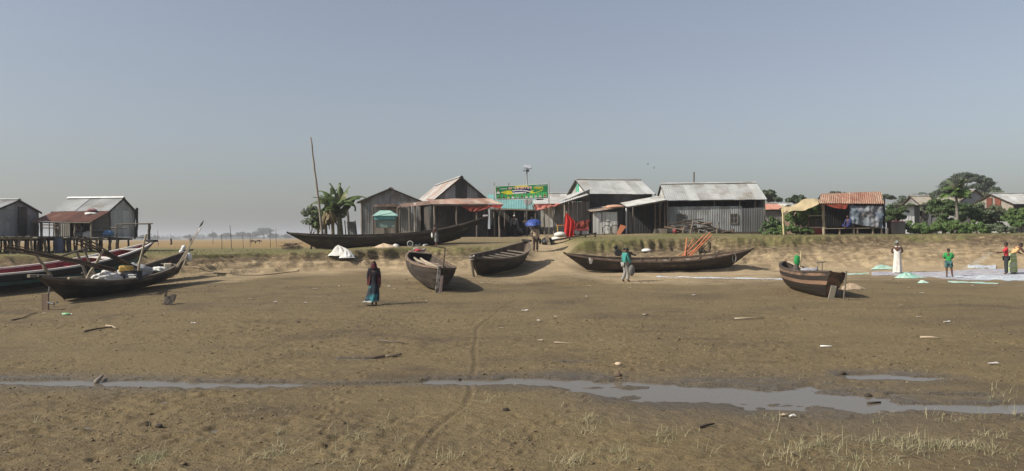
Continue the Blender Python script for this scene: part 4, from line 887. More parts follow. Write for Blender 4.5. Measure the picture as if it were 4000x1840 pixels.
for k, (y0, y1) in enumerate(((.45, .1), (.15, -.1))):
    o = MB(); o.tube([lp(b5, 1.6, y0, 1.02), lp(b5, .6, y0 - .02, .98), lp(b5, -.6, y1 + .1, .95), lp(b5, -2.2, y1, .93)], [.05, .06, .06, .05], 8); o = o.build('bent_timber', wood_pale, None, True, True); tag(o, ('left' if k == 0 else 'right') + ' of two pale bent timbers lying on the planked deck', 'timber', 'bent timbers on the planked deck')
o = MB(); o.tube([lp(b5, 3.55 + .18 * math.cos(a), .28 * math.sin(a), 1.35 + .05 * math.sin(3 * a)) for a in [k * .5 for k in range(27)]], .04, 6); tag(o.build('rope_coil', pm('grey_rope', (.25, .23, .2)), None, True, True), 'grey rope coil on the bow of the planked boat', 'rope')
tag(lump(lp(b5, 3.1, .1, 1.27), (.18, .22, .08), 7, .3).build('red_rag', pm('red_rag', (.36, .04, .05)), None, True, True), 'red rag lying on the bow deck of the planked boat', 'rag')
H6 = Hull(6.7, 5.3, 1.95, .95, .42, .12, .10, 2.4, 2.4, .2, .1)
b6 = boat('open_boat', 'open black boat with six grey cross planks beside the ramp', H6, gz(-1.72, 39.1), gz(.42, 43.7, -.32), [tar] * 5, grey_gun, wood_brown, R(7), 5, thwarts=(-.5, -.25, 0, .22, .42, .62), ribs=9)
p = H6.pt(1, 1); MB().box((p.x - .08, 0, p.z + .06), (.3, .5, .1)).build('bow_block', tar, b6, False)
p = H6.pt(-1, 1); r6 = MB(); r6.plank((p.x + .3, 0, -.02), (p.x - .12, 0, p.z - .1), .16, .06, (1, 0, .3)); r6.build('rudder', wood_pale, b6, False)
r6 = MB(); r6.tube([(p.x - .05 + .12 * math.cos(a), .12 * math.sin(a), p.z - .15 + a * .02) for a in [k * .6 for k in range(22)]], .035, 6); r6.build('rope_wrap', pm('grey_rope', (.25, .23, .2)), b6, False, True)
P0, P1 = gp(2295, 1060) , gp(2850, 1060); yb = (P0.y + P1.y) / 2
P0, P1 = gx(2292, yb - .2), gx(2850, yb + .1)
H7 = Hull(10.5, 7.9, 1.75, .64, .5, .46, .06, 2.0, 2.0, .15, .12)
b7 = boat('long_boat', 'long weathered brown boat lying side-on at the foot of the bank', H7, P0, P1, [tar, tar, tar_brown, tar_brown, tar_brown], wood_brown, wood_brown, R(6), 5, thwarts=(-.55, -.3, .1, .35, .6), ribs=11)
p = H7.pt(-.74, .98); c = cloth((p.x - .15, p.y - .03, p.z + .04), (p.x + .12, p.y - .03, p.z + .02), (p.x - .1, p.y + .02, p.z - .32), (p.x + .02, p.y + .02, p.z - .3), 5, 5, 0, .02, 3); c.build('hung_rag', sack_white, b7, False, True)
p = H7.pt(.79, .98); MB().tube([(p.x + .1 * math.cos(a), p.y * 1.02, p.z - .2 + .25 * math.sin(a)) for a in [k * .55 for k in range(13)]], .02, 6).build('rope_loop', pm('pale_rope', (.4, .4, .38)), b7, False, True)
for k, t in enumerate((-.52, -.44, -.36)): p = H7.pt(t, 1); MB().plank((p.x, -p.y - .05, p.z), (p.x - .02, -p.y - .05, p.z + .25), .06, .05).build('thole_pin', wood_pale, b7, False)
H8 = Hull(5.9, 4.9, 1.55, .84, .22, .22, .30, 2.6, 3.6, .12, .08)
b8 = boat('net_boat', 'small boat with peach and black strakes, heaped with grey net', H8, gp(3222, 1168) + V(.22, .35, 0), gz(11.9, 33.4, .05), [tar, tar, tar, tar, peach, tar, pm('patchy_strake', (.20, .125, .08), (.05, .038, .03), 3.5, .85, 0, .004, .1, (.4, 1, 1))], tar_brown, wood_dark, R(8), 7, thwarts=(.4,))
p = H8.pt(-1, .9); r8 = MB(); r8.plank((p.x + .1, .02, -.02), (p.x - .06, .02, .55), .2, .04, (0, 1, 0)); r8.build('rudder', pm('grey_white_board', (.22, .22, .22), (.30, .27, .21), 2), b8, False)
r8 = MB(); r8.pole((p.x - .22, -.35, -.25), (p.x - .12, -.32, 1.15), .03); r8.build('stake', wood_grey, b8, False)
# loads and gear
def sack(c, r, seed, lb, m=sack_white, rz=0.0, name='sack', cat='sack'):
    o = lump(c, r, seed, .34, 3.2, 36, 22, True, rz).build(name, m, None, True, True); tag(o, lb, cat); return o
sack(lp(b2, -1.0, -.05, .5), (.75, .5, .32), 31, 'white sack lying nearest the stern of the loaded boat', sack_white, 1.6)
sack(lp(b2, .9, .05, .55), (.85, .55, .38), 32, 'big grey-white sack amidships in the loaded boat', pm('grey_sacking', (.46, .46, .45), (.38, .38, .37), 3, .9, 0, .01), 1.5)
sack(lp(b2, 2.3, -.1, .6), (.4, .35, .15), 33, 'flat white plastic bundle near the bow of the loaded boat')
c = lp(b2, 3.0, -.1, .78); o = MB().box(c, (.34, .3, .26), Matrix.Rotation(.3, 3, 'Z')).build('jerrycan', pm('cream_plastic', (.55, .50, .36), (.47, .43, .31), 3, .5), None); tag(o, 'cream jerrycan near the bow of the loaded boat', 'jerrycan'); MB().tube([c + V(.1, 0, .13), c + V(.1, 0, .2)], .04, 8).build('cap', red_paint, o)
bm = o.modifiers.new('bevel', 'BEVEL'); bm.width = .05; bm.segments = 3
c = lp(b2, -.25, -.35, .98); o = MB().box(c, (.55, .3, .3), Matrix.Rotation(.25, 3, 'Z')).build('jerrycan', yellow_plastic, None); tag(o, 'yellow jerrycan lying on the sacks of the loaded boat', 'jerrycan'); bm = o.modifiers.new('bevel', 'BEVEL'); bm.width = .08; bm.segments = 3
MB().tube([c + V(.2, 0, .15), c + V(.2, 0, .21)], .045, 8).build('cap', black, o)
c = lp(b2, -.25, -.68, .74); bt = thing('battery', 'black battery box with white lettering on the loaded boat', 'battery', c)
MB().box(c, (.62, .3, .34), Matrix.Rotation(-.12, 3, 'Z')).build('case', pm('navy_case', (.03, .035, .05)), bt); MB().box(c + V(0, 0, .185), (.66, .33, .04), Matrix.Rotation(-.12, 3, 'Z')).build('lid', black, bt)
for k in range(2): MB().box(c + V(.04, -.158, .04 - .09 * k), (.38 - .06 * k, .008, .045), Matrix.Rotation(-.12, 3, 'Z')).build('print', white_paint, bt)
def poles_bundle(label, a, b, n, spread, name='bamboo_bundle'):
    a, b = Vector(a), Vector(b); r = thing(name, label, 'poles', a)
    for k in range(n):
        o1 = V(random.uniform(-1, 1), random.uniform(-1, 1), random.uniform(-1, 1)) * spread; o2 = V(random.uniform(-1, 1), random.uniform(-1, 1), random.uniform(-1, 1)) * spread * 1.6
        MB().pole(a + o1, b + o2, .034, .018, 6, 8, .7).build('bamboo_pole', (wood_dark, wood_brown, wood_brown, wood_grey)[k % 4], r)
    return r
poles_bundle('sheaf of dark bamboo poles slanting left over the boat stern', wp(445, 1055, 30.8), wp(20, 965, 28.0), 10, .085)
poles_bundle('sheaf of dark bamboo poles slanting down onto the sacks', wp(545, 1052, 33.0), wp(312, 938, 30.0), 10, .085)
sticks = [((200, 1080, 29.6), (130, 985, 29.3), .06, 'stout leaning prop pole at the stern of the loaded boat'), ((332, 1104, 30.6), (405, 975, 31.0), .06, 'pale crossed prop pole leaning right in the loaded boat'),
          ((345, 1095, 31.2), (298, 980, 31.0), .055, 'crossed prop pole leaning left in the loaded boat'), ((378, 1090, 31.6), (325, 965, 31.4), .05, 'darker prop pole behind the crossed ones in the loaded boat'),
          ((532, 1088, 31.9), (572, 915, 32.2), .05, 'tall pale punt pole standing amidships in the loaded boat'), ((205, 1012, 29.2), (360, 962, 30.6), .04, 'thin pole tied across the two leaning sheaves')]
for a, b, r_, lb in sticks: tag(MB().pole(wp(*a), wp(*b), r_, r_ * .85, 8, 6).build('prop_pole', bamboo if 'pale' in lb or 'stout' in lb else wood_grey, None), lb, 'pole')
for k, (a, b) in enumerate((((685, 1050, 34.8), (783, 883, 35.6)), ((692, 1048, 34.9), (778, 900, 35.7)))):
    r = thing('marker_pole', ('taller' if k == 0 else 'shorter') + ' thin marker pole with flag tip slanting from the loaded boat bow', 'pole', wp(*a), 0, 'marker poles on the loaded boat'); MB().pole(wp(*a), wp(*b), .022, .014, 6).build('shaft', bamboo, r)
    p = wp(*b); d = (p - wp(*a)).normalized(); MB().tube([p - d * .08, p + d * .1, p + d * .3], [.02, .045, .01], 7).build('flag_tip', black if k == 0 else white_paint, r)
tag(MB().pole(wp(713, 1045, 35.2), wp(745, 955, 35.8), .02, .015).build('marker_pole', bamboo, None), 'short thin stick beside the marker poles on the loaded boat', 'pole')
ru = thing('loose_rudder', 'loose dark rudder blade standing in the mud by the loaded boat stern', 'rudder', gp(178, 1212)); g0 = gp(178, 1212)
m = MB(); m.plank(g0 - UPV * .1, g0 + V(0, 0, .56), .22, .07, V(1, 0, 0)); m.build('blade', wood_brown, ru)
m = MB(); m.tube([g0 + V(.1, 0, .5), g0 + V(.14, 0, .8)], .025); m.tube([g0 + V(.05, 0, .28), g0 + V(.3, -.02, .2)], .04); m.build('bracket', metal_grey, ru)
pr = MB(); c = g0 + V(.36, -.02, .2)
for k in range(3): a = k * 2.094 + .4; pr.add([c + V(0, 0, 0), c + V(.02, .07 * math.cos(a) - .03, .07 * math.sin(a)), c + V(.03, .16 * math.cos(a), .16 * math.sin(a)), c + V(-.02, .12 * math.cos(a + .5), .12 * math.sin(a + .5))], [(0, 1, 2, 3)])
pr.build('propeller', metal_grey, ru)
g0 = gp(663, 1190); nt_ = cloth(g0 + V(-.3, .3, .3), g0 + V(.1, .35, .34), g0 + V(-.25, -.1, .02), g0 + V(.15, -.1, .02), 8, 8, 0, .05, 15, .02, 3); tag(nt_.build('net_scrap', wood_dark, None, True, True), 'scrap of grey netting standing stiff on the mud right of the loaded boat', 'netting')
# engine aboard the long brown boat
e = lp(b7, H7.pt(-.13, 1).x - 1.35, .3, .78); en = thing('boat_engine', 'black diesel engine mounted in the long brown boat', 'engine', e)
MB().box(e + V(.3, 0, .12), (.42, .36, .36)).build('engine_block', black, en); MB().tube([e + V(-.2, -.2, .25), e + V(-.2, .2, .25)], .2, 14).build('flywheel', black, en)
MB().tube([e + V(-.3, 0, .45), e + V(-.35, 0, .62)], [.09, .11], 10).build('air_filter', black, en); MB().box(e + V(.25, 0, .42), (.3, .24, .14), Euler((0, .3, 0)).to_matrix()).build('fuel_tank', black, en); MB().tube([e + V(.5, 0, .3), e + V(.6, 0, .15), e + V(.8, 0, .1)], .05).build('exhaust', black, en)
# nets and flag in the right hand boat
sack(lp(b8, -1.1, .12, .62), (.42, .42, .24), 41, 'pale grey heap of net at the stern of the peach-striped boat', pm('net_grey', (.42, .42, .44), (.33, .33, .35), 9, .95, 0, .01), 1.5, 'net_heap', 'net')
sack(lp(b8, -.2, -.05, .66), (.42, .45, .26), 42, 'darker grey heap of net amidships in the peach-striped boat', pm('net_dark', (.27, .27, .29), (.2, .2, .22), 9, .95, 0, .01), .5, 'net_heap', 'net')
fl = thing('flag_pole', 'stick with a bundled green flag standing in the peach-striped boat', 'flag', lp(b8, 1.0, 0, .6)); a = lp(b8, 1.0, 0, .5); b = wp(3130, 980, a.y)
MB().pole(a, b, .04, .03).build('pole', pm('pale_bamboo', (.5, .42, .24)), fl); sackm = pm('green_flag', (.02, .22, .06), (.6, .6, .58), 2.2, .8, 0, 0, .05, lo=.6, hi=.66)
MB().v; lump(b + V(-.17, .02, -.42), (.13, .08, .24), 9, .35, 2.5, flat=False).build('flag', sackm, fl, True, True)
drape(a + V(-.05, 0, 0), .3, .26, .62, 14, 10, 26, ridges=8).build('net_tuft', pm('net_brown', (.10, .085, .075)), fl, True, True)
tf = thing('tiller_post', 'T-shaped pole standing behind the peach-striped boat', 'pole', gp(3212, 1078)); q = gp(3212, 1078); MB().pole(q - UPV * .1, wp(3212, 1025, q.y), .035).build('upright', wood_grey, tf); MB().pole(wp(3190, 1027, q.y), wp(3226, 1022, q.y), .03).build('cross_bar', wood_grey, tf)
for k, (a, b) in enumerate((((3078, 1022, 33.8), (3165, 1065, 31.4)), ((3070, 1055, 33.5), (3090, 1032, 34.0)), ((3178, 1075, 32.5), (3194, 1040, 33)))): tag(MB().pole(wp(*a), wp(*b), .04).build('loose_pole', wood_pale if k == 0 else wood_grey, None), ('long pale pole lying across the peach-striped boat', 'short dark pole at the bow of the peach-striped boat', 'short stick slanting up behind the peach-striped boat')[k], 'pole')
# ================================================================== people
skin_m = pm('skin', (.10, .052, .033), (.085, .045, .028), 6, .6, 0, 0, 0)
hair_m = pm('hair', (.012, .010, .009), (.02, .016, .014), 8, .6, 0, 0, 0)
def cm(name, c, c2=None, sc=4, **k): return pm('cloth_' + name, c, c2 or tuple(x * .8 for x in c), sc, .85, 0, .004, 0, **k)
DEF = dict(pelvis=(0, 0, .53), waist=(0, .005, .61), chest=(0, .005, .73), neck=(0, .0, .835), head=(0, .01, .925),
           shL=(-.105, 0, .80), elL=(-.125, -.01, .63), wrL=(-.125, .03, .48), haL=(-.12, .04, .43), shR=(.105, 0, .80), elR=(.125, -.01, .63), wrR=(.125, .03, .48), haR=(.12, .04, .43),
           hipL=(-.052, 0, .51), knL=(-.055, .01, .28), anL=(-.055, 0, .045), toL=(-.06, .075, .015), hipR=(.052, 0, .51), knR=(.055, .01, .28), anR=(.055, 0, .045), toR=(.06, .075, .015))
RAD = dict(pelvis=(.078, .058), waist=(.068, .05), chest=(.085, .058), neck=(.032, .032), head=(.04, .04), sh=(.04, .04), el=(.027, .027), wr=(.019, .019), ha=(.022, .014), hip=(.056, .056), kn=(.036, .036), an=(.024, .024), to=(.026, .018))
EDG = [('pelvis', 'waist'), ('waist', 'chest'), ('chest', 'neck'), ('neck', 'head')] + [e for s in 'LR' for e in (('chest', 'sh' + s), ('sh' + s, 'el' + s), ('el' + s, 'wr' + s), ('wr' + s, 'ha' + s), ('pelvis', 'hip' + s), ('hip' + s, 'kn' + s), ('kn' + s, 'an' + s), ('an' + s, 'to' + s))]
def rad(n): return RAD.get(n, RAD.get(n[:-1]))
def skinned(J, edges, h, inflate=1.0, add=0.0, sub=2, over=None):
    names = sorted({n for e in edges for n in e}, key=lambda n: list(J).index(n)); idx = {n: i for i, n in enumerate(names)}
    me = bpy.data.meshes.new('sk'); me.from_pydata([Vector(J[n]) * h for n in names], [(idx[a], idx[b]) for a, b in edges], []); ob = bpy.data.objects.new('sk', me); COL.objects.link(ob)
    ob.modifiers.new('s', 'SKIN'); sv = me.skin_vertices[0].data
    for n, i in idx.items():
        r = rad(n); k = (over or {}).get(n, 1.0); sv[i].radius = ((r[0] * inflate * k + add) * h, (r[1] * inflate * k + add) * h); sv[i].use_root = (n == names[0])
    md = ob.modifiers.new('sub', 'SUBSURF'); md.levels = sub; md.render_levels = sub
    dg = bpy.context.evaluated_depsgraph_get(); res = bpy.data.meshes.new_from_object(ob.evaluated_get(dg)); bpy.data.objects.remove(ob); bpy.data.meshes.remove(me)
    mb = MB(); mb.v = [tuple(v.co) for v in res.vertices]; mb.f = [tuple(p.vertices) for p in res.polygons]; bpy.data.meshes.remove(res); return mb
def skirt(J, h, top, hem, r0, r1, seed=1, folds=7, fold=.012, sway=(0, 0), n=28, lv=9, cx=(0, 0)):
    P = []
    for i in range(lv + 1):
        t = i / lv; z = top + (hem - top) * t; row = []
        for j in range(n + 1):
            a = 2 * math.pi * j / n; f = fold * t * math.sin(a * folds + seed + 1.5 * t); rx = r0[0] + (r1[0] - r0[0]) * t ** .8 + f; ry = r0[1] + (r1[1] - r0[1]) * t ** .8 + f
            row.append(Vector((cx[0] + sway[0] * t * t + rx * math.cos(a), cx[1] + sway[1] * t * t + ry * math.sin(a), z + .006 * t * math.sin(a * 3 + seed))) * h)
        P.append(row)
    return MB().grid(P)
TORSO = [('pelvis', 'waist'), ('waist', 'chest'), ('chest', 'shL'), ('chest', 'shR')]
def sleeves(full): return [(a + s, b + s) for s in 'LR' for a, b in ((('sh', 'el'), ('el', 'wr')) if full else (('sh', 'el'),))]
LEGS = [('pelvis', 'hipL'), ('hipL', 'knL'), ('knL', 'anL'), ('pelvis', 'hipR'), ('hipR', 'knR'), ('knR', 'anR')]
def person(label, foot, h, face, pose=None, wear=(), hair=True, headdir=(0, 1, 0), skin=None, group=None):
    """face: angle of the way the body faces, 0 = away from the camera, 90 = to the left"""
    J = dict(DEF); J.update(pose or {}); sm_ = skin or skin_m
    root = thing('person', label, 'person', foot, R(face), group)
    b = skinned(J, EDG, h); hd = Vector(J['head']) * h; f = Vector(headdir).normalized(); rt = f.cross(V(0, 0, 1)); rt = rt.normalized() if rt.length > .01 else V(1, 0, 0); up = rt.cross(f)
    M = Matrix((rt, f, up)).transposed(); hm = MB(); hm.ball(hd, (.044 * h, .055 * h, .066 * h), 14, 10, M); b.add(hm.v, hm.f)
    for s in (-1, 1):
        e = MB(); e.ball(hd + rt * s * .045 * h, (.006 * h, .013 * h, .018 * h), 6, 5, M); b.add(e.v, e.f)
    e = MB(); e.ball(hd + f * .055 * h - up * .006 * h, (.009 * h, .014 * h, .016 * h), 6, 5, M); b.add(e.v, e.f)
    for s in 'LR':
        w_, a = Vector(J['wr' + s]) * h, Vector(J['ha' + s]) * h; d = (a - w_).normalized(); sd = d.cross(V(0, 0, 1)); sd = sd.normalized() if sd.length > .1 else V(0, 1, 0); cu = sd.cross(d)
        for k, ln in enumerate((.038, .045, .048, .044, .034)):
            t = MB()
            if k == 0: p0 = w_.lerp(a, .4) + sd * .016 * h; t.tube([p0, p0 + (d + sd * .7) * .02 * h, p0 + (d * 1.2 + sd * .6) * .035 * h], [.006 * h, .006 * h, .004 * h], 5)
            else: p0 = a + sd * (.012 - .008 * (k - 1)) * h; t.tube([p0, p0 + d * ln * .5 * h, p0 + (d * .85 - cu * .35) * ln * h], [.0055 * h, .005 * h, .0035 * h], 5)
            b.add(t.v, t.f)
    body = b.build('body', sm_, root, False, True)
    for s in (-1, 1):
        MB().ball(hd + f * .049 * h + rt * s * .018 * h + up * .008 * h, .006 * h, 6, 5).build('eye', hair_m, body, False, True)
    if hair:
        hm = MB(); hm.ball(hd - f * .008 * h + up * .012 * h, (.049 * h, .056 * h, .064 * h), 14, 10, M); keep = []
        hm.f = [fc for fc in hm.f if sum(((Vector(hm.v[i]) - hd).dot(up) + .55 * -(Vector(hm.v[i]) - hd).dot(f)) for i in fc) / 4 > .004 * h]; hm.build('hair', hair_m, root, False, True)
    for g in wear:
        kind, mat = g[0], g[1]; k = g[2] if len(g) > 2 else {}
        if kind == 'shirt': skinned(J, TORSO + sleeves(k.get('full', False)), h, 1.12, .004, 2, {'pelvis': 1.05, 'elL': 1.1, 'elR': 1.1, **k.get('over', {})}).build(k.get('name', 'shirt'), mat, root, False, True)
        elif kind == 'vest': skinned(J, TORSO, h, 1.08, .003).build('vest', mat, root, False, True)
        elif kind == 'trousers': skinned(J, LEGS, h, 1.2, .008, 2, {'anL': 1.5, 'anR': 1.5, 'pelvis': .95}).build('trousers', mat, root, False, True)
        elif kind == 'shorts':
            Q = dict(J)
            for s in 'LR': Q['kn' + s] = tuple(Vector(J['hip' + s]).lerp(Vector(J['kn' + s]), .8))
            skinned(Q, [e for e in LEGS if e[1][:2] != 'an'], h, 1.2, .008, 2, {'knL': 1.6, 'knR': 1.6}).build('shorts', mat, root, False, True)
        elif kind == 'skirt': skirt(J, h, **k).build(g[3] if len(g) > 3 else 'lungi', mat, root, False, True)
        elif kind == 'cap':
            c = MB(); c.ball(hd + up * .02 * h, (.051 * h, .062 * h, .056 * h), 14, 10, M); c.f = [fc for fc in c.f if sum((Vector(c.v[i]) - hd).dot(up) for i in fc) / 4 > .02 * h]; c = c.build('cap', mat, root, False, True)
            if k.get('brim'): MB().box(hd + f * .075 * h + up * .028 * h, (.07 * h, .06 * h, .006 * h), M).build('brim', mat, c, False)
        elif kind == 'wrap':
            c = MB(); c.ball(hd + up * .016 * h, (.056 * h, .064 * h, .060 * h), 14, 10, M); c.f = [fc for fc in c.f if sum((Vector(c.v[i]) - hd).dot(up) for i in fc) / 4 > -.004 * h]; c.build('head_wrap', mat, root, False, True)
            MB().tube([hd + rt * -.05 * h, hd + rt * -.075 * h - f * .02 * h - up * .03 * h, hd + rt * -.07 * h - f * .03 * h - up * .07 * h], [.014 * h, .018 * h, .01 * h], 7).build('wrap_tail', mat, root, False, True)
        elif kind == 'bag':
            lump(Vector(k['at']) * h, [x * h for x in k['r']], 5, .15, flat=False).build(k.get('name', 'bag'), mat, root, False, True)
    return root, J, h
# woman walking away
p = dict(knR=(.055, .06, .27), anR=(.05, -.09, .075), toR=(.05, -.06, .012), knL=(-.05, .05, .28), anL=(-.055, .09, .045), toL=(-.06, .16, .015), elL=(-.13, -.02, .63), wrL=(-.12, .05, .50), haL=(-.115, .06, .45))
f = gp(1462, 1193)
navy = cm('navy', (.014, .015, .022)); teal_sk = cm('teal_skirt', (.03, .16, .19), (.015, .022, .03), 3.5, lo=.36, hi=.46)
r, J, h = person('woman with a pink headscarf walking away across the mud', f, 1.56, 4, p, [('shirt', navy, {'full': True, 'over': {'pelvis': 1.25}}), ('skirt', navy, dict(top=.66, hem=.27, r0=(.085, .062), r1=(.105, .085), fold=.006, folds=5), 'tunic'),
    ('skirt', teal_sk, dict(top=.55, hem=.10, r0=(.085, .065), r1=(.155, .12), fold=.022, folds=6, sway=(-.055, -.03), seed=2), 'skirt')])
hem = skirt(J, h, .115, .085, (.150, .116), (.158, .124), 2, 6, .022, (-.055, -.03), 28, 2, (-.052, -.028)); hem.build('skirt_hem', cm('grey_hem', (.38, .38, .36)), r, False, True)
P = []
for i in range(12):
    t = i / 11; row = []
    for j in range(19):
        a = math.pi * (.98 + 1.04 * j / 18)
        if t < .35: k = t / .35; rx, ry, z, cy = .012 + .05 * math.sin(k * 1.57), .012 + .062 * math.sin(k * 1.57), .995 - .10 * k ** 1.6, .01
        else: k = (t - .35) / .65; rx, ry, z, cy = .062 + .095 * min(1, k * 1.8), .074 + .03 * k, .895 - .40 * k, .01 - .01 * k
        fl_ = .006 * math.sin(j * 1.9 + 3 * t) * t; row.append(Vector(((rx + fl_) * math.cos(a), cy + (ry + fl_) * math.sin(a) * (1 if t < .5 else .85), z - (.10 * abs(math.cos(a)) ** 3 * (t > .35) * (t - .35)))) * h)
    P.append(row)
scf = MB().grid(P); scf.f = [q for q in scf.f if (sum(scf.v[i][2] for i in q) / 4 > .82 * h or abs(sum(scf.v[i][0] for i in q) / 4) > .075 * h)]
scf.build('headscarf', cm('pink_scarf', (.26, .06, .075), (.05, .016, .02), 2.2, trans=.45, lo=.35, hi=.6), r, False, True)
# man in the teal shirt
f = gp(2443, 1101)
person('man in teal shirt and grey trousers holding a cloth bag by the boat', f, 1.66, -68, dict(head=(0, .045, .915), neck=(0, .015, .835), knR=(.05, .06, .28), anR=(.05, .05, .045), toR=(.05, .125, .015), knL=(-.05, .03, .28), anL=(-.05, -.07, .05), toL=(-.05, .0, .012), elR=(.115, .06, .64), wrR=(.10, .13, .53), haR=(.095, .16, .50)),
    [('shirt', cm('teal_shirt', (.05, .25, .22)), {'full': True, 'over': {'pelvis': 1.1}}), ('trousers', cm('grey_trousers', (.27, .26, .24))), ('bag', cm('grey_bag', (.17, .165, .155)), dict(at=(.14, .13, .33), r=(.055, .10, .16), name='cloth_bag'))], headdir=(0, .8, -.5))
# man under the umbrella
f = gp(2092, 982, 40)
r, J, h = person('man seen from behind under a blue umbrella on the ramp', f, 1.66, -8, dict(elL=(-.16, .07, .66), wrL=(-.10, .11, .76), haL=(-.08, .11, .79), knL=(-.06, .03, .28), anL=(-.06, -.04, .045), knR=(.06, .03, .28), anR=(.06, .06, .05), toR=(.06, .13, .015)),
    [('shirt', cm('tan_shirt', (.34, .26, .18)), {'full': True, 'over': {'pelvis': 1.2}}), ('trousers', cm('umber_trousers', (.075, .055, .042))), ('bag', cm('black_bag', (.015, .015, .017)), dict(at=(.17, .0, .37), r=(.05, .07, .11), name='black_bag'))])
um = thing('umbrella', 'open blue patterned umbrella held over the man on the ramp', 'umbrella', f + V(-.1, .15, 1.3)); top = f + V(-.16, -.1, 1.98); ax = V(-.12, -.28, 1).normalized(); e1 = V(1, 0, .12).normalized(); e2 = ax.cross(e1)
bl = pm('umbrella_cloth', (.012, .022, .13), (.05, .10, .34), 9, .6, 0, 0, .12, lo=.46, hi=.56)
for k in range(8):
    a0, a1 = k * math.pi / 4, (k + 1) * math.pi / 4; P = []
    for i in range(6):
        t = i / 5; rr = .52 * math.sin(t * 1.35) / math.sin(1.35); dz = -.30 * (1 - math.cos(t * 1.35)) / (1 - math.cos(1.35)); row = []
        for j in range(5):
            a = a0 + (a1 - a0) * j / 4; sc_ = 1 - .05 * math.sin(math.pi * j / 4) * t; row.append(top + ax * (dz + .02 * t * math.sin(math.pi * j / 4)) + (e1 * math.cos(a) + e2 * math.sin(a)) * rr * sc_)
        P.append(row)
    MB().grid(P).build('canopy_panel', bl, um, True, True)
    m = MB(); m.tube([top + ax * (-.30 * (1 - math.cos(t * 1.35)) / (1 - math.cos(1.35)) - .012) + (e1 * math.cos(a0) + e2 * math.sin(a0)) * .52 * math.sin(t * 1.35) / math.sin(1.35) for t in (0, .35, .7, 1)], .006, 4); m.build('rib', metal_grey, um)
hand = f + (Euler((0, 0, R(-8))).to_matrix() @ (Vector(J['haL']) * h)); MB().tube([top + ax * .06, top - ax * .3, hand - ax * .08], .011, 6).build('shaft', metal_grey, um)
MB().tube([hand - ax * .04, hand - ax * .16, hand - ax * .2 + V(.03, 0, 0)], .018, 6).build('grip', black, um)
# walker in the lane
f = gx(2010, 57.5)
r, J, h = person('man in grey shirt and pale cap walking out of the lane', f, 1.66, 178, dict(knL=(-.05, .06, .28), anL=(-.05, .08, .045), toL=(-.05, .15, .015), knR=(.05, .02, .28), anR=(.05, -.08, .06), toR=(.05, -.01, .012), wrL=(-.15, .05, .49), wrR=(.15, .0, .49), elL=(-.15, -.02, .63), elR=(.15, -.03, .63)),
    [('shirt', cm('grey_shirt', (.19, .19, .20)), {'full': True, 'over': {'pelvis': 1.1}}), ('trousers', cm('black_trousers', (.02, .02, .023))), ('cap', cm('cream_cap', (.5, .48, .44)), {'brim': True})], headdir=(0, 1, -.1))
for s in (-1, 1): MB().tube([Vector((s * .07, .055, .72)) * h, Vector((s * .075, .03, .83)) * h, Vector((s * .07, -.06, .78)) * h], .018, 6, True, .5).build('backpack_strap', black, r, False, True)
lump(Vector((0, -.1, .7)) * h, (.09 * h, .06 * h, .12 * h), 3, .1, flat=False).build('backpack', black, r, False, True)
# person beside the black boat
f = gx(1705, 46.4)
person('person in checked grey lungi holding white cloth beside the black boat', f, 1.38, 70, dict(chest=(0, .03, .73), neck=(0, .05, .83), head=(0, .085, .905), shL=(-.1, .04, .80), shR=(.1, .04, .80), elL=(-.12, .08, .66), wrL=(-.06, .17, .6), haL=(-.04, .19, .58), elR=(.12, .08, .66), wrR=(.06, .17, .6), haR=(.04, .19, .58)),
    [('vest', cm('brown_vest', (.16, .10, .07))), ('skirt', cm('grey_check', (.20, .20, .20), (.10, .10, .11), 14, lo=.48, hi=.52), dict(top=.62, hem=.22, r0=(.088, .07), r1=(.10, .09), fold=.006)), ('bag', cm('white_towel', (.6, .6, .58)), dict(at=(-.02, .20, .5), r=(.03, .05, .12), name='towel'))], headdir=(0, .7, -.6))
# net menders on the right
net_arms = dict(elL=(-.15, .05, .66), wrL=(-.10, .15, .62), haL=(-.08, .19, .63), elR=(.15, .05, .66), wrR=(.12, .15, .62), haR=(.12, .2, .62))
f = gp(3506, 1068, 25)
person('man in white vest and long white lungi with head wrap on the net', f, 1.70, -18, dict(net_arms), [('vest', cm('white_vest', (.68, .67, .65))), ('skirt', cm('white_lungi', (.64, .60, .54), (.52, .49, .44), 5), dict(top=.63, hem=.03, r0=(.088, .068), r1=(.122, .10), fold=.014, folds=6)), ('wrap', cm('green_check', (.07, .14, .12), (.22, .22, .2), 16, lo=.48, hi=.52))], hair=False)
f = gp(3706, 1084, 25)
person('boy in bright green shirt and teal shorts standing at the net edge', f, 1.42, -28, dict(net_arms, head=(.0, .05, .905), neck=(0, .015, .832), elL=(-.13, .04, .66), wrL=(-.05, .12, .62), haL=(-.03, .14, .62), elR=(.13, .04, .66), wrR=(.06, .12, .62), haR=(.05, .14, .62), knL=(-.06, .0, .28), anL=(-.055, -.04, .045), toL=(-.06, .04, .013), knR=(.085, .02, .28), anR=(.11, .03, .045), toR=(.14, .1, .013)),
    [('shirt', cm('green_tee', (.03, .27, .07)), {'over': {'pelvis': 1.25, 'elL': 1.7, 'elR': 1.7}}), ('shorts', cm('teal_shorts', (.07, .15, .15), (.03, .09, .09), 12))], headdir=(.25, .8, -.55))
bend = dict(waist=(0, .05, .61), chest=(0, .14, .70), neck=(0, .21, .77), head=(0, .265, .82), shL=(-.1, .17, .755), shR=(.1, .17, .755), elL=(-.13, .26, .64), wrL=(-.10, .33, .58), haL=(-.09, .36, .57), elR=(.13, .25, .63), wrR=(.12, .33, .57), haR=(.11, .36, .56), knL=(-.055, .02, .28), knR=(.055, .0, .28))
f = gp(3955, 1070, 25)
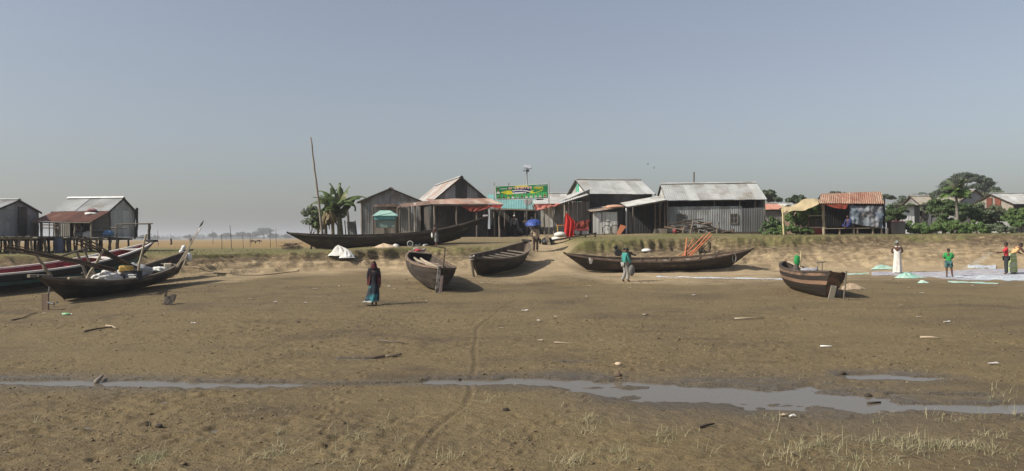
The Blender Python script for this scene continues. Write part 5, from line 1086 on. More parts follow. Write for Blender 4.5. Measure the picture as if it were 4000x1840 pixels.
person('man in peach vest and green checked lungi bending over the net', f, 1.72, -85, bend, [('vest', cm('peach_vest', (.62, .36, .17))), ('skirt', cm('green_lungi', (.28, .36, .09), (.45, .48, .33), 7, lo=.46, hi=.54, stretch=(.4, .4, 2.2)), dict(top=.60, hem=.05, r0=(.092, .078), r1=(.125, .115), fold=.016, folds=6, cx=(0, .01), sway=(0, -.02)))], headdir=(0, .8, -.55))
f = gz(wp(3942, 1050, 37.4).x, 37.6)
person('boy in red shirt behind the bending man, hauling net to the left', f, 1.60, 62, dict(elL=(-.13, .09, .69), wrL=(-.1, .22, .69), haL=(-.09, .27, .69), elR=(.13, .09, .68), wrR=(.08, .2, .66), haR=(.07, .25, .66)), [('shirt', cm('red_tee', (.42, .035, .04)), {'over': {'pelvis': 1.15}}), ('trousers', cm('dark_trousers', (.03, .035, .035)))], headdir=(0, 1, -.35))
f = gx(3615, 65.8); person('person in black standing by the white shed behind the hedge', f + V(0, 0, .55), 1.62, -20, {}, [('shirt', cm('black_shirt', (.013, .013, .014)), {'full': True}), ('trousers', cm('black_trousers', (.02, .02, .023)))])
for px, Y, c, lb in ((2052, 61.3, (.022, .02, .025), 'woman in dark clothes in the shade left of the lane shop posts'), (2078, 61.0, (.05, .045, .05), 'woman in dark shawl with pale front in the shade by the lane')):
    f = gx(px, Y); rr, J, h = person(lb, f, 1.55, 170, {}, [('shirt', cm('dusk%d' % px, c), {'full': True}), ('skirt', cm('dusk%d' % px, c), dict(top=.62, hem=.05, r0=(.09, .07), r1=(.13, .11), fold=.012), 'robe'), ('wrap', cm('dusk%d' % px, c))], hair=False)
    if px > 2060: MB().box(Vector((0, .085, .72)) * h, (.09 * h, .02 * h, .2 * h)).build('pale_front', cm('white_towel', (.6, .6, .58)), rr, False)
sit = dict(pelvis=(0, 0, .06), waist=(0, .01, .15), chest=(0, .03, .27), neck=(0, .05, .375), head=(0, .075, .46), shL=(-.1, .04, .34), shR=(.1, .04, .34), elL=(-.14, .08, .2), wrL=(-.08, .18, .16), haL=(-.05, .21, .15), elR=(.14, .08, .2), wrR=(.08, .18, .16), haR=(.05, .21, .15), hipL=(-.055, .02, .05), knL=(-.15, .2, .12), anL=(-.03, .2, .03), toL=(.02, .25, .02), hipR=(.055, .02, .05), knR=(.15, .2, .12), anR=(.03, .24, .03), toR=(-.02, .29, .02))
f = wp(3318, 891, 53.3); person('person in blue sitting on the stall bench beside the tarpaulin', f + V(0, .1, .04), 1.6, 120, sit, [('shirt', cm('indigo', (.03, .035, .14)), {'full': True}), ('trousers', cm('indigo', (.03, .035, .14)))])
f = wp(307, 918, 50.6); person('person in pale shirt sitting in the porch of the stilt hut', f, 1.6, 200, sit, [('shirt', cm('pale_shirt', (.30, .28, .25)), {'full': True}), ('trousers', cm('grey_trousers', (.27, .26, .24)))])
# ================================================================== vegetation
def leaf_mat(name, c1, c2, dry=None, rough=.6):
    return pm(name, c1, c2, 1.7, rough, 0, 0, .12, dirt=dry, trans=.25, lo=.35, hi=.65)
lm_dark = leaf_mat('leaf_dark', (.05, .085, .030), (.085, .125, .045))
lm_mid = leaf_mat('leaf_mid', (.075, .13, .035), (.12, .185, .055))
lm_grey = leaf_mat('leaf_grey_green', (.085, .115, .06), (.13, .155, .09), (.11, .10, .06))
lm_far = leaf_mat('leaf_far', (.045, .065, .035), (.07, .09, .05))
lm_ban = leaf_mat('banana_leaf', (.06, .10, .03), (.10, .14, .05), (.16, .14, .07), .5)
lm_dry = leaf_mat('dead_leaf', (.26, .19, .10), (.17, .12, .065))
trunk_m = pm('bark', (.14, .11, .085), (.09, .07, .055), 5, .95, 0, .01, .15)
def foliage(clumps, n, size, seed, asp=.55, up=.55, shell=.3):
    """leaf-shaped faces spread through the clumps (centre, radii)"""
    g = np.random.default_rng(seed); C = np.array([c for c, r in clumps], float); Rr = np.array([r if hasattr(r, '__len__') else (r, r, r) for c, r in clumps], float)
    wgt = Rr.prod(1) ** (2 / 3); k = g.choice(len(C), n, p=wgt / wgt.sum())
    d = g.normal(size=(n, 3)); d /= np.linalg.norm(d, axis=1)[:, None]; rad_ = (shell + (1.08 - shell) * g.random(n) ** .6)[:, None]
    P = C[k] + d * Rr[k] * rad_
    nrm = d + g.normal(size=(n, 3)) * .55 + np.array([-.25, -.1, up]); nrm /= np.linalg.norm(nrm, axis=1)[:, None]
    t = np.cross(nrm, g.normal(size=(n, 3))); t /= np.linalg.norm(t, axis=1)[:, None]; t[:, 2] -= .25; b = np.cross(nrm, t)
    s = size * (.6 + .8 * g.random(n))[:, None]; w_ = s * asp / 2
    vs = np.stack([P - t * s / 2, P + b * w_ - t * s * .05 - nrm * s * .08, P + t * s / 2 - nrm * s * .12, P - b * w_ - t * s * .05 - nrm * s * .08], 1).reshape(-1, 3)
    me = bpy.data.meshes.new('foliage'); me.vertices.add(4 * n); me.vertices.foreach_set('co', vs.reshape(-1).astype(np.float32)); me.loops.add(4 * n); me.loops.foreach_set('vertex_index', np.arange(4 * n, dtype=np.int32)); me.polygons.add(n); me.polygons.foreach_set('loop_start', np.arange(0, 4 * n, 4, dtype=np.int32)); me.update(calc_edges=True)
    return me
def clump_set(c, r, m, cr, seed, top=True):
    g = np.random.default_rng(seed); out = []
    for i in range(m):
        d = g.normal(size=3); d /= np.linalg.norm(d); d[2] = abs(d[2]) * 1.2 - .25 if top else d[2]; q = .3 + .75 * g.random() ** .6
        out.append(((c[0] + d[0] * r[0] * q, c[1] + d[1] * r[1] * q, c[2] + d[2] * r[2] * q), np.array(cr) * (.35 + .95 * g.random())))
    return out
def tree(name, label, cat, base, clumps, n, size, mat, trunk_top, tr=.15, limbs=6, seed=1, group=None, parts=('crown', 'trunk')):
    random.seed(seed); base = Vector(base); root = thing(name, label, cat, base, 0, group)
    me = foliage(clumps, n, size, seed); link(parts[0], me, mat, root, True)
    m = MB(); tt = Vector(trunk_top); m.tube([base - UPV * .2, base.lerp(tt, .35) + V(tr * .4, 0, 0), base.lerp(tt, .7) - V(tr * .3, 0, 0), tt], [tr * 1.35, tr, tr * .85, tr * .6], 8)
    for k in range(limbs):
        c = Vector(clumps[(k * 7) % len(clumps)][0]); s0 = base.lerp(tt, random.uniform(.5, .95)); m.tube([s0, s0.lerp(c, .5) + UPV * tr, c], [tr * .45, tr * .3, tr * .1], 6)
    m.build(parts[1], trunk_m, root, True, True); return root
# ---- banana clump
def banana():
    random.seed(5); b = gx(1310, 52.5); root = thing('banana_plants', 'clump of banana plants with arching leaves behind the black boat', 'banana plant', b)
    stems = [(1272, 52.6, 2.0), (1300, 52.2, 2.7), (1325, 52.4, 2.5), (1338, 52.8, 2.1), (1240, 53, 1.4)]
    def leaf(p, az, el, ln, wd, droop, mat=lm_ban):
        d = V(math.cos(az), math.sin(az), 0); pts = []; q = Vector(p); e = el; n = 11
        for i in range(n + 1): pts.append(q.copy()); q = q + (d * math.cos(e) + UPV * math.sin(e)) * ln / n; e -= droop / n * (.5 + i / n)
        sd = d.cross(UPV); P = []
        for i, c in enumerate(pts):
            t = i / n; w_ = wd * (math.sin(min(1, t * 1.15 + .03) * math.pi) ** .6 if t < .86 else .25) * (.35 if t < .12 else 1) * .5
            tn = (pts[min(i + 1, n)] - pts[max(i - 1, 0)]).normalized(); nn = sd.cross(tn); rag = random.uniform(.75, 1.08); rag2 = random.uniform(.75, 1.08); vfold = -.7
            P.append([c + sd * w_ * rag - nn * w_ * -vfold, c + sd * w_ * .5 * rag - nn * w_ * -vfold * .2, c, c - sd * w_ * .5 * rag2 + nn * w_ * vfold * .2, c - sd * w_ * rag2 + nn * w_ * vfold])
        m = MB(); m.grid(P)
        m.f = [f for f in m.f if random.random() > .05]; lf = m.build('leaf', mat, root, True, True)
        MB().tube(pts, [.028 * (1 - .85 * i / n) for i in range(n + 1)], 5).build('midrib', pm('midrib', (.20, .22, .09)), lf)
    for px, Y, hh in stems:
        q = gx(px, Y); top = q + V(random.uniform(-.15, .15), 0, hh); MB().tube([q - UPV * .1, q.lerp(top, .5), top], [.14, .11, .07], 9).build('pseudostem', pm('banana_stem', (.20, .19, .10), (.13, .11, .06), 3, .8), root, True, True)
        nl = 7 if hh > 2 else 4
        for k in range(nl): leaf(top - UPV * random.uniform(0, .25), random.uniform(0, 6.28), random.uniform(.7, 1.35), random.uniform(1.3, 1.9), random.uniform(.6, .85), random.uniform(.7, 2.2))
    t = wp(1325, 800, 52.4)
    for az, el, ln, dr in ((0.1, .75, 2.1, 1.5), (-.3, .6, 1.8, 2.8), (3.0, 1.0, 1.9, 1.2), (2.8, 1.35, 1.7, .6), (1.7, 1.45, 1.6, .4), (3.3, .5, 2.3, 1.7), (.3, 1.3, 1.5, .7)): leaf(t, az, el, ln, .8, dr)
    for k in range(16):
        q = wp(1284 + random.uniform(-12, 12), 818, 51.9); leaf(q, random.uniform(0, 6.28), -1.0, random.uniform(1.1, 1.7), .28, .5, lm_dry)
    bb = gx(1215, 53.0)
    tree('leafy_shrub', 'dark leafy shrub left of the banana plants at the pole foot', 'shrub', bb, clump_set(wp(1225, 862, 53), (.95, .7, .95), 22, (.34, .34, .2), 61), 1500, .19, lm_grey, bb + UPV * 1.2, .06, 6, 61, None, ('foliage', 'stem'))
banana()
# ---- right hand greenery
def shrub(px, py, Y, rx, rz, n, label, mat, seed, size=.15, group='shrubs along the right bank', m=14, name='shrub'):
    c = wp(px, py, Y); b = gx(px, Y); cl = clump_set(c, (rx * 1.1, rx * .7, rz * 1.05), m * 2, (rx * .26, rx * .24, rz * .2), seed); tree(name, label, 'shrub', b, cl, int(n * 1.5), size * .85, mat, V(c.x, c.y, max(c.z, b.z + .3)), .04, 5, seed, group, ('foliage', 'stem'))
shrub(3015, 890, 54.5, .75, .75, 1900, 'dark broad-leaved shrub against the windowed house corner', lm_dark, 71, .2)
shrub(3070, 902, 53.8, .8, .5, 1600, 'low green shrub at the foot of the bamboo canopy pole', lm_mid, 72, .17)
shrub(3012, 910, 53.2, .55, .35, 900, 'lowest green shrub by the corner of the windowed house', lm_mid, 73, .15)
for k, (px, py, rx, rz) in enumerate(((3110, 865, .75, 1.05), (3155, 855, .75, 1.1), (3192, 848, .5, 1.0))):
    shrub(px, py, 54.6, rx, rz, 2300, ('climbing bean plant on sticks under the left of the yellow tarpaulin', 'tall bean plant under the middle of the yellow tarpaulin', 'bean plant between the yellow tarpaulin and the stall post')[k], lm_mid, 74 + k, .19, 'bean plants', 18, 'bean_plant')
shrub(3125, 905, 53.6, .9, .4, 1500, 'low green leaves at the foot of the bean plants', lm_mid, 78, .16)
lab = ['hedge bush beside the metal crate', 'hedge bush below the white shed wall', 'hedge bush below the person in black', 'hedge bush left of the palm trunk', 'hedge bush at the palm foot', 'hedge bush just right of the palm', 'hedge bush before the dark shrubs', 'hedge bush with paler leaves further right', 'last hedge bush towards the right edge']
for k, px in enumerate((3555, 3595, 3635, 3680, 3725, 3770, 3815, 3865, 3930)):
    shrub(px, 898 + (k % 3) * 2, 55 + (k % 2), .75, .62 if k < 7 else .5, 1700, 'bright green ' + lab[k], lm_mid if k < 7 else lm_grey, 81 + k, .15, 'hedge bushes along the right bank', 12, 'hedge_bush')
for k, (px, py, rx, rz, mt, lb) in enumerate(((3790, 850, 1.0, .95, lm_dark, 'dark rounded shrub right of the palm trunk'), (3850, 838, 1.1, 1.0, lm_grey, 'tall grey-green shrub before the blue-grey gable'), (3905, 855, 1.0, .9, lm_grey, 'grey-green shrub below the red shuttered gable'), (3965, 850, .9, .7, lm_mid, 'leafy shrub at the right edge below the eaves'), (3870, 890, .9, .6, lm_dark, 'low dark shrub under the grey-green ones'), (3690, 868, .8, .6, lm_dark, 'dark shrub in the shade left of the palm trunk'))):
    shrub(px, py, 60 + k % 3, rx, rz, 3000, lb, mt, 95 + k, .17, 'shrubs behind the hedge', 20)
c = wp(3680, 812, 63); b = gx(3690, 63); tree('broadleaf_tree', 'small broad-leaved tree beside the white shed, left of the palm', 'tree', b, clump_set(c, (1.1, 1.0, 1.05), 30, (.4, .4, .2), 111), 6000, .17, lm_dark, c, .09, 8, 111)
def palm():
    Y = 58.2; b = gx(3742, Y); top = wp(3735, 748, Y); root = thing('palm_tree', 'slender palm standing before the big spreading tree', 'palm tree', b); random.seed(9)
    MB().tube([b - UPV * .1, b.lerp(top, .3), b.lerp(top, .7), top], [.15, .11, .09, .08], 9).build('trunk', pm('palm_trunk', (.24, .22, .19), (.17, .15, .13), 6, .9, 0, .01), root, True, True)
    for k in range(24):
        az = k * 2.4 + random.uniform(-.2, .2); e = random.uniform(.0, 1.45); ln = random.uniform(1.1, 1.45); q = top.copy(); d = V(math.cos(az), math.sin(az), 0); pts = []; el = e
        for i in range(9): pts.append(q.copy()); q = q + (d * math.cos(el) + UPV * math.sin(el)) * ln / 8; el -= .11 + .08 * i / 8
        m = MB(); sd = d.cross(UPV)
        for i in range(1, 9):
            for f in (0, .33, .66):
                p = pts[i - 1].lerp(pts[i], f); tn = (pts[i] - pts[i - 1]).normalized(); l2 = .5 * math.sin((i + f) / 9.2 * math.pi) ** .5
                for s in (-1, 1):
                    tip = p + sd * s * l2 * .75 + tn * l2 * .45 - UPV * l2 * .5; wv = tn * .045; m.add([p - wv, p + wv, tip], [(0, 1, 2)])
        m.tube(pts, [.022 * (1 - .08 * i) for i in range(9)], 4); m.build('frond', lm_mid if k % 3 else lm_grey, root, True)
palm()
def big_tree():
    Y = 150; b = gx(3760, Y); c = wp(3765, 735, Y); cl = []
    g = np.random.default_rng(121)
    for i in range(70):
        a = g.uniform(0, 6.283); q = math.sqrt(g.random()); el = 1 - q ** 2.2; cl.append(((c.x + math.cos(a) * q * 5.3 + .3, c.y + math.sin(a) * q * 4.5, c.z - .9 + el * 3.6 + g.uniform(-.5, .3)), (1.25, 1.2, .38)))
    tree('rain_tree', 'large spreading flat-crowned tree behind the palm', 'tree', b, cl, 8500, .42, lm_far, V(c.x, c.y, c.z - .5), .45, 16, 121)
    Y = 120
    for px, py, rx, rz, lb, yy in ((3660, 785, 2.3, .8, 'flat dark crown at the left foot of the big spreading tree', 120), (3605, 790, 2.6, 1.5, 'rounded far tree left of the pale tin roof', 125), (3540, 800, 2.6, 1.5, 'rounded far tree just right of the stall roof', 118), (3455, 772, 1.5, .45, 'thin flat crown showing behind the stall roof', 110), (3000, 775, 1.4, 1.0, 'dark round tree crown right of the windowed house roof', 100), (3110, 785, .9, .8, 'sparse sapling above the left of the yellow tarpaulin', 85), (3880, 775, 2.2, 1.0, 'grey feathery tree right of the blue-grey gable', 118), (3930, 790, 2.0, 1.0, 'grey tree before the right edge roof', 112), (3270, 760, 1.0, .35, 'sprig of leaves showing above the stall roof', 100)):
        c = wp(px, py, yy); b = gx(px, yy); tree('distant_tree', lb, 'tree', b, clump_set(c, (rx, rx, rz), 16, (rx * .38, rx * .38, rz * .36), px), 1500, .34, lm_grey if 'grey' in lb else lm_far, c, .12, 6, px, 'trees behind the village')
big_tree()
def horizon():
    for k, (px, py, rx, rz, lb) in enumerate(((1030, 905, 70, 22, 'tallest domed tree on the far horizon'), (985, 914, 55, 14, 'broad tree just left of the tallest on the horizon'), (945, 914, 45, 15, 'domed tree second left of the tallest on the horizon'), (885, 917, 40, 13, 'flat domed tree in the middle of the far tree line'), (832, 915, 25, 17, 'small umbrella tree left in the far tree line'), (735, 922, 30, 10, 'low umbrella tree far left of the tree line'), (607, 924, 25, 9, 'far tree showing right of the stilt hut poles'), (556, 920, 14, 8, 'lone small far tree behind the pole frame'), (1065, 918, 35, 13, 'tree right of the tallest on the far horizon'), (1120, 920, 30, 10, 'far tree above the tip of the black boat'))):
        Y = 900; c = wp(px, py + 5, Y); s = Y / F; b = gx(px, Y); tree('far_tree', lb, 'tree', b, clump_set(c, (rx * s * .55, rx * s * .4, rz * s * .8), 30, (rx * s * .2, rx * s * .2, rz * s * .3), 200 + k), 1500, 1.5, lm_far, c, .5, 5, 200 + k, 'trees on the horizon')
    cl = []; g = np.random.default_rng(7)
    for i in range(420):
        x = g.uniform(-900, 420); cl.append(((x, 1350 + g.uniform(-60, 60), 2 + g.uniform(0, 3)), (g.uniform(7, 18), 8, g.uniform(3, 8))))
    o = link('far_woods', foliage(cl, 16000, 3.2, 8), lm_far); tag(o, 'faint bluish line of woods along the horizon', None, None, 'stuff')
horizon()
# ---- grasses and clods
def blades(pos, ln, wd, seed, lean=.6, segs=2, dirs=None):
    g = np.random.default_rng(seed); n = len(pos); az = g.uniform(0, 6.283, n); d = np.stack([np.cos(az), np.sin(az), 0 * az], 1) if dirs is None else dirs
    l = ln * (.5 + g.random(n)); le = lean * g.random(n); sd = np.stack([-d[:, 1], d[:, 0], 0 * az], 1); V_ = []; 
    for i in range(segs + 1):
        t = i / segs; c = pos + d * (l * le * t ** 1.6)[:, None] + np.stack([0 * l, 0 * l, l * t * (1 - .45 * le * t)], 1); w_ = (wd * (1 - .8 * t))
        V_ += [c - sd * w_ / 2, c + sd * w_ / 2]
    Vv = np.stack(V_, 1).reshape(-1, 3); k = 2 * (segs + 1); base = (np.arange(n) * k)[:, None]; q = np.concatenate([base + np.array([2 * i, 2 * i + 1, 2 * i + 3, 2 * i + 2]) for i in range(segs)], 1).reshape(-1)
    me = bpy.data.meshes.new('blades'); me.vertices.add(len(Vv)); me.vertices.foreach_set('co', Vv.reshape(-1).astype(np.float32)); me.loops.add(len(q)); me.loops.foreach_set('vertex_index', q.astype(np.int32)); me.polygons.add(len(q) // 4); me.polygons.foreach_set('loop_start', np.arange(0, len(q), 4, dtype=np.int32)); me.update(calc_edges=True); return me
def grasses():
    g = np.random.default_rng(31)
    straw = pm('dry_grass_blade', (.40, .36, .22), (.22, .22, .12), 2.2, .8, 0, 0, 0, trans=.2, lo=.4, hi=.6); gr = pm('bank_grass_blade', (.13, .125, .045), (.25, .20, .09), .8, .8, 0, 0, 0, trans=.2, lo=.42, hi=.6)
    T = []
    def tuft(x, y, n, r): 
        a = g.uniform(0, 6.283, n); q = r * np.sqrt(g.random(n)); X, Y = x + q * np.cos(a), y + q * np.sin(a); T.append(np.stack([X, Y, height(X, Y) - .01], 1))
    for i in range(230):
        y = 7.4 + 4.8 * g.random() ** 1.6; x = g.uniform(-.72, .72) * y
        w_ = .22 + .78 * sm(0, 5, np.array(x)) ; 
        if g.random() < w_ and (float(puddle(np.array([x]), np.array([y]))[0]) < -.25) and float(vn(np.array([x * .8]), np.array([y * .8]), 88)[0]) > -.25: tuft(x, y, int(g.integers(6, 26)), g.uniform(.06, .3))
    for px, py in ((575, 1800), (600, 1790), (560, 1815), (1085, 1780), (1110, 1740), (2290, 1690), (2300, 1650), (2560, 1720), (2620, 1700), (3150, 1750), (3240, 1740), (3500, 1740), (3550, 1720), (3700, 1740), (3760, 1750), (3850, 1760), (3620, 1745), (2420, 1810), (2180, 1820), (1760, 1790), (1390, 1710), (2260, 1800), (3450, 1730), (3300, 1790)):
        q = gp(px, py); tuft(q.x, q.y, 34, .17); tuft(q.x + .1, q.y, 14, .3)
    o = link('dry_grass', blades(np.concatenate(T), .15, .0068, 5, 2.6, 3), straw); tag(o, 'sparse dry grass tufts growing on the near mud', None, None, 'stuff')
    n = 11000; y = 7.4 + 26 * g.random(n) ** 1.3; x = g.uniform(-.74, .74, n) * y; keep = (puddle(x, y) < -.15) & (vn(x * .5, y * .5, 66) > -.35); x, y = x[keep], y[keep]
    o = link('straw_stubble', blades(np.stack([x, y, height(x, y) - .005], 1), .05, .008, 6, 2.2, 2), straw); tag(o, 'fine straw stubble scattered over the mud flat', None, None, 'stuff')
    n = 34000; x = g.uniform(-30, 42, n); y = g.uniform(36, 56, n); z, d = terrain(x, y, True); dens = np.where(d['un'] < 1.06, 1.0, .28) * (d['un'] > .9) * (d['wr'] < .25) * (vn(x * .9, y * .9, 44) > -.3)
    dens = dens * np.where((x > -10) & (x < 10) & (y > 50.5), .1, 1) * np.where((x > -7.5) & (x < .5) & (d['un'] > 1.12), .15, 1); k = g.random(n) < dens; x, y, z = x[k], y[k], z[k]
    dr = np.stack([g.normal(size=len(x)) * .5, -np.abs(g.normal(size=len(x))), 0 * x], 1); dr /= np.linalg.norm(dr, axis=1)[:, None]
    o = link('bank_grass', blades(np.stack([x, y, z - .02], 1), .11, .03, 7, 1.6, 2, dr), gr); tag(o, 'short grass fringing the top of the eroded bank', None, None, 'stuff')
    n = 6000; y = 7.3 + 30 * g.random(n) ** 1.5; x = g.uniform(-.74, .74, n) * y; keep = (puddle(x, y) < -.3) & (vn(x * .35, y * .35, 67) + .5 * vn(x * 1.4, y * 1.4, 68) > -.2); x, y = x[keep], y[keep]; n = len(x); z = height(x, y)
    oc = np.array([(1, 0, 0), (0, 1, 0), (-1, 0, 0), (0, -1, 0), (0, 0, .8), (0, 0, -.4)], float); s = (.008 + .024 * g.random(n) ** 3.0 + .0005 * y)[:, None, None]
    Vv = (oc[None] * s * g.uniform(.6, 1.5, (n, 6, 1)) * np.array([1.35, .9, .75])) + np.stack([x, y, z + .002], 1)[:, None, :]; F8 = np.array([(0, 1, 4), (1, 2, 4), (2, 3, 4), (3, 0, 4), (1, 0, 5), (2, 1, 5), (3, 2, 5), (0, 3, 5)]); q = (F8[None] + (np.arange(n) * 6)[:, None, None]).reshape(-1)
    me = bpy.data.meshes.new('clods'); me.vertices.add(6 * n); me.vertices.foreach_set('co', Vv.reshape(-1).astype(np.float32)); me.loops.add(len(q)); me.loops.foreach_set('vertex_index', q.astype(np.int32)); me.polygons.add(len(q) // 3); me.polygons.foreach_set('loop_start', np.arange(0, len(q), 3, dtype=np.int32)); me.update(calc_edges=True)
    o = link('mud_clods', me, pm('clod_mud', (.155, .115, .068), (.115, .086, .052), 1.2, .95, 0, 0, 0)); tag(o, 'small clods of trodden mud strewn over the flat', None, None, 'stuff')
grasses()
for k, (px, py, Y, rx, rz, lb) in enumerate(((3500, 850, 62, 1.0, 1.0, 'dark shrub filling the gap between stall and white shed'), (3555, 835, 75, 1.2, 1.0, 'tall shrub behind the white shed roof'), (3640, 835, 68, 1.1, 1.0, 'loose shrub right of the white shed'), (3740, 830, 66, 1.1, 1.0, 'dark shrub directly behind the palm trunk'), (3990, 875, 58, .8, .6, 'shrub cut off by the right edge above the hedge'))):
    shrub(px, py, Y, rx, rz, 2600, lb, (lm_dark, lm_mid, lm_grey)[k % 3], 140 + k, .18, 'shrubs behind the hedge', 18)
# ================================================================== small things
random.seed(77)
# ---- banner
def banner():
    Y = 55.9; TL, TR, BL, BR = wp(1931, 727, Y), wp(2143, 717, Y), wp(1936, 781, Y), wp(2143, 775, Y); root = thing('banner', 'green printed banner with a row of portraits strung above the lane', 'banner', (BL + BR) / 2)
    def at(u, v, off=0.0): return TL.lerp(TR, u).lerp(BL.lerp(BR, u), v) + V(0, -off + .05 * math.sin(u * 5) , .0) - UPV * .05 * 4 * u * (1 - u) * .3
    def patch(name, mat, u0, u1, v0, v1, off, par, n=6, shape=None):
        P = [[at(u0 + (u1 - u0) * j / n, v0 + (v1 - v0) * i / 2, off) for j in range(n + 1)] for i in range(3)]; return MB().grid(P).build(name, mat, par, True, True)
    green = pm('banner_green', (.012, .20, .06), (.010, .15, .06), 1.2, .6, 0, 0, 0); wh = pm('banner_white', (.66, .66, .64), (.6, .6, .6), 3, .6, 0, 0, 0); yl = pm('banner_yellow', (.62, .58, .03), (.5, .45, .03), 3, .6, 0, 0, 0); nv = pm('banner_navy', (.02, .018, .09)); pk = pm('banner_pink', (.62, .25, .28), (.66, .5, .4), 9, .6); lg = pm('banner_light_green', (.06, .42, .12), (.05, .33, .1), 3, .6)
    patch('banner_cloth', wh, 0, 1, 0, 1, 0, root, 20); body = patch('printed_field', green, .018, .985, .03, .96, .006, root, 20)
    def poly(name, mat, pts, off): return MB().add([at(u, v, off) for u, v in pts], [tuple(range(len(pts)))]).build(name, mat, root)
    poly('yellow_print', yl, [(.10, .47), (.22, .34), (.34, .38), (.36, .66), (.22, .62)], .010); poly('yellow_print', yl, [(.66, .40), (.90, .40), (.80, .55), (.68, .62), (.64, .52)], .010)
    poly('yellow_print', yl, [(.34, .10), (.45, .05), (.58, .04), (.64, .12), (.5, .2)], .010)
    poly('navy_print', nv, [(.5 + .175 * math.cos(a) - .01, .42 + .21 * math.sin(a)) for a in [k * .3142 for k in range(20)]], .013)
    poly('white_stripe', wh, [(.32, .36), (.44, .33), (.56, .36), (.66, .46), (.66, .52), (.55, .42), (.44, .39), (.33, .42)], .016); poly('white_stripe', wh, [(.33, .5), (.58, .48), (.58, .57), (.33, .6)], .016)
    def letters(mat, u0, u1, v0, v1, n, off):
        m = MB(); du = (u1 - u0) / n
        for k in range(n):
            a = u0 + du * k; hgt = v1 - v0; t = v0 + hgt * .22
            m.add([at(a, t, off), at(a + du * .95, t, off), at(a + du * .95, t + hgt * .12, off), at(a, t + hgt * .12, off)], [(3, 2, 1, 0)])
            for j in range(3):
                x0 = a + du * random.uniform(.05, .7); w_ = du * random.uniform(.12, .22); y0 = v0 + hgt * random.choice((0, .2, .3)); y1 = v1 - hgt * random.uniform(0, .3); sk = du * random.uniform(-.25, .25)
                m.add([at(x0, y0, off), at(x0 + w_, y0, off), at(x0 + w_ + sk, y1, off), at(x0 + sk, y1, off)], [(3, 2, 1, 0)])
        return m.build('lettering', mat, root)
    letters(pk, .25, .70, .10, .30, 9, .020); letters(wh, .10, .23, .17, .27, 5, .020); letters(wh, .02, .10, .06, .13, 5, .02); letters(nv, .35, .57, .50, .57, 9, .020); letters(yl, .72, .90, .16, .38, 7, .020); letters(wh, .88, .97, .06, .14, 5, .02); letters(wh, .74, .88, .10, .18, 6, .02)
    tones = [(.02, .02, .022), (.02, .02, .022), (.5, .48, .05), (.6, .6, .58), (.4, .4, .42), (.03, .03, .03), (.6, .6, .58), (.62, .62, .6), (.35, .38, .33), (.6, .6, .58), (.35, .03, .05)]
    face = pm('printed_face', (.22, .12, .08), (.3, .17, .12), 9, .7)
    def figure(pn, u0, u1, v0, v1, tone):
        du, dv = u1 - u0, v1 - v0; ell = lambda cu, cv, ru, rv, off: [at(cu + ru * math.cos(a), cv + rv * math.sin(a), off) for a in [k * .449 for k in range(14)]]; cu = u0 + du / 2
        MB().add([at(u0 + du * .1, v1, .022), at(u0 + du * .16, v1 - dv * .28, .022), at(cu - du * .12, v1 - dv * .38, .022), at(cu + du * .12, v1 - dv * .38, .022), at(u1 - du * .16, v1 - dv * .28, .022), at(u1 - du * .1, v1, .022)], [(0, 1, 2, 3, 4, 5)]).build('printed_clothes', pm('print_%02d' % int(sum(tone) * 100), tone), pn)
        MB().add(ell(cu, v0 + dv * .30, du * .19, dv * .26, .021), [tuple(range(14))]).build('printed_hair', hair_m, pn); MB().add(ell(cu, v0 + dv * .40, du * .16, dv * .22, .024), [tuple(range(14))]).build('printed_head', face, pn)
    for k in range(11):
        u0 = .035 + k * .0855; v0, v1 = .63 - .05 * (k / 10), .93 - .03 * (k / 10); pn = patch('portrait_panel', lg, u0, u0 + .076, v0, v1, .016, root, 2); patch('name_strip', wh, u0 + .004, u0 + .072, v1 - .03, v1, .026, pn, 2); figure(pn, u0 + .006, u0 + .07, v0 + .02, v1 - .03, tones[k])
    pn = patch('portrait_panel', green, .02, .10, .14, .56, .012, root, 2); figure(pn, .02, .10, .16, .56, (.6, .6, .58))
    for a, b in ((TL, wp(1929, 715, Y)), (BL, BL - UPV * 2.5), (TR, wp(2144, 712, Y)), (BR, BR - UPV * 2.0)): MB().bar(a, b, .012).build('tie_rope', wood_grey, root)
    for px in (1931, 2145): b = gx(px, Y + .1); MB().pole(b, wp(px, 714, Y + .1), .022, .018).build('banner_post', bamboo, root)
    q = wp(1986, 740, Y + .3); MB().plank(wp(1989, 760, Y + .3), wp(1987, 715, Y + .3), .1, .06).build('top_stick', wood_grey, root)
banner()
# ---- solar street lamp
b = gx(2058, 57.4); r = thing('solar_lamp', 'tall grey street lamp with a flat solar panel above the banner', 'street lamp', b); top = wp(2058, 656, 57.4)
MB().tube([b - UPV * .1, b.lerp(top, .5), top], [.065, .055, .045], 10).build('pole', metal_grey, r, True, True); pn = MB().box(top + V(.05, 0, .1), (.56, .5, .04), Euler((R(30), R(6), 0)).to_matrix()).build('solar_panel', pm('solar_panel_grey', (.30, .32, .34), (.26, .28, .3), 3, .3), r); MB().box(top + V(.05, 0.015, .068), (.6, .54, .03), Euler((R(30), R(6), 0)).to_matrix()).build('panel_frame', zinc_light, pn)
MB().tube([top - UPV * .22, top + V(-.18, -.1, -.2)], .03, 7).build('lamp_arm', metal_grey, r); MB().box(top + V(-.15, -.14, -.22), (.24, .16, .07)).build('lamp_head', metal_grey, r); MB().box(top + V(.1, 0, -.2), (.14, .12, .18)).build('battery_box', metal_grey, r)
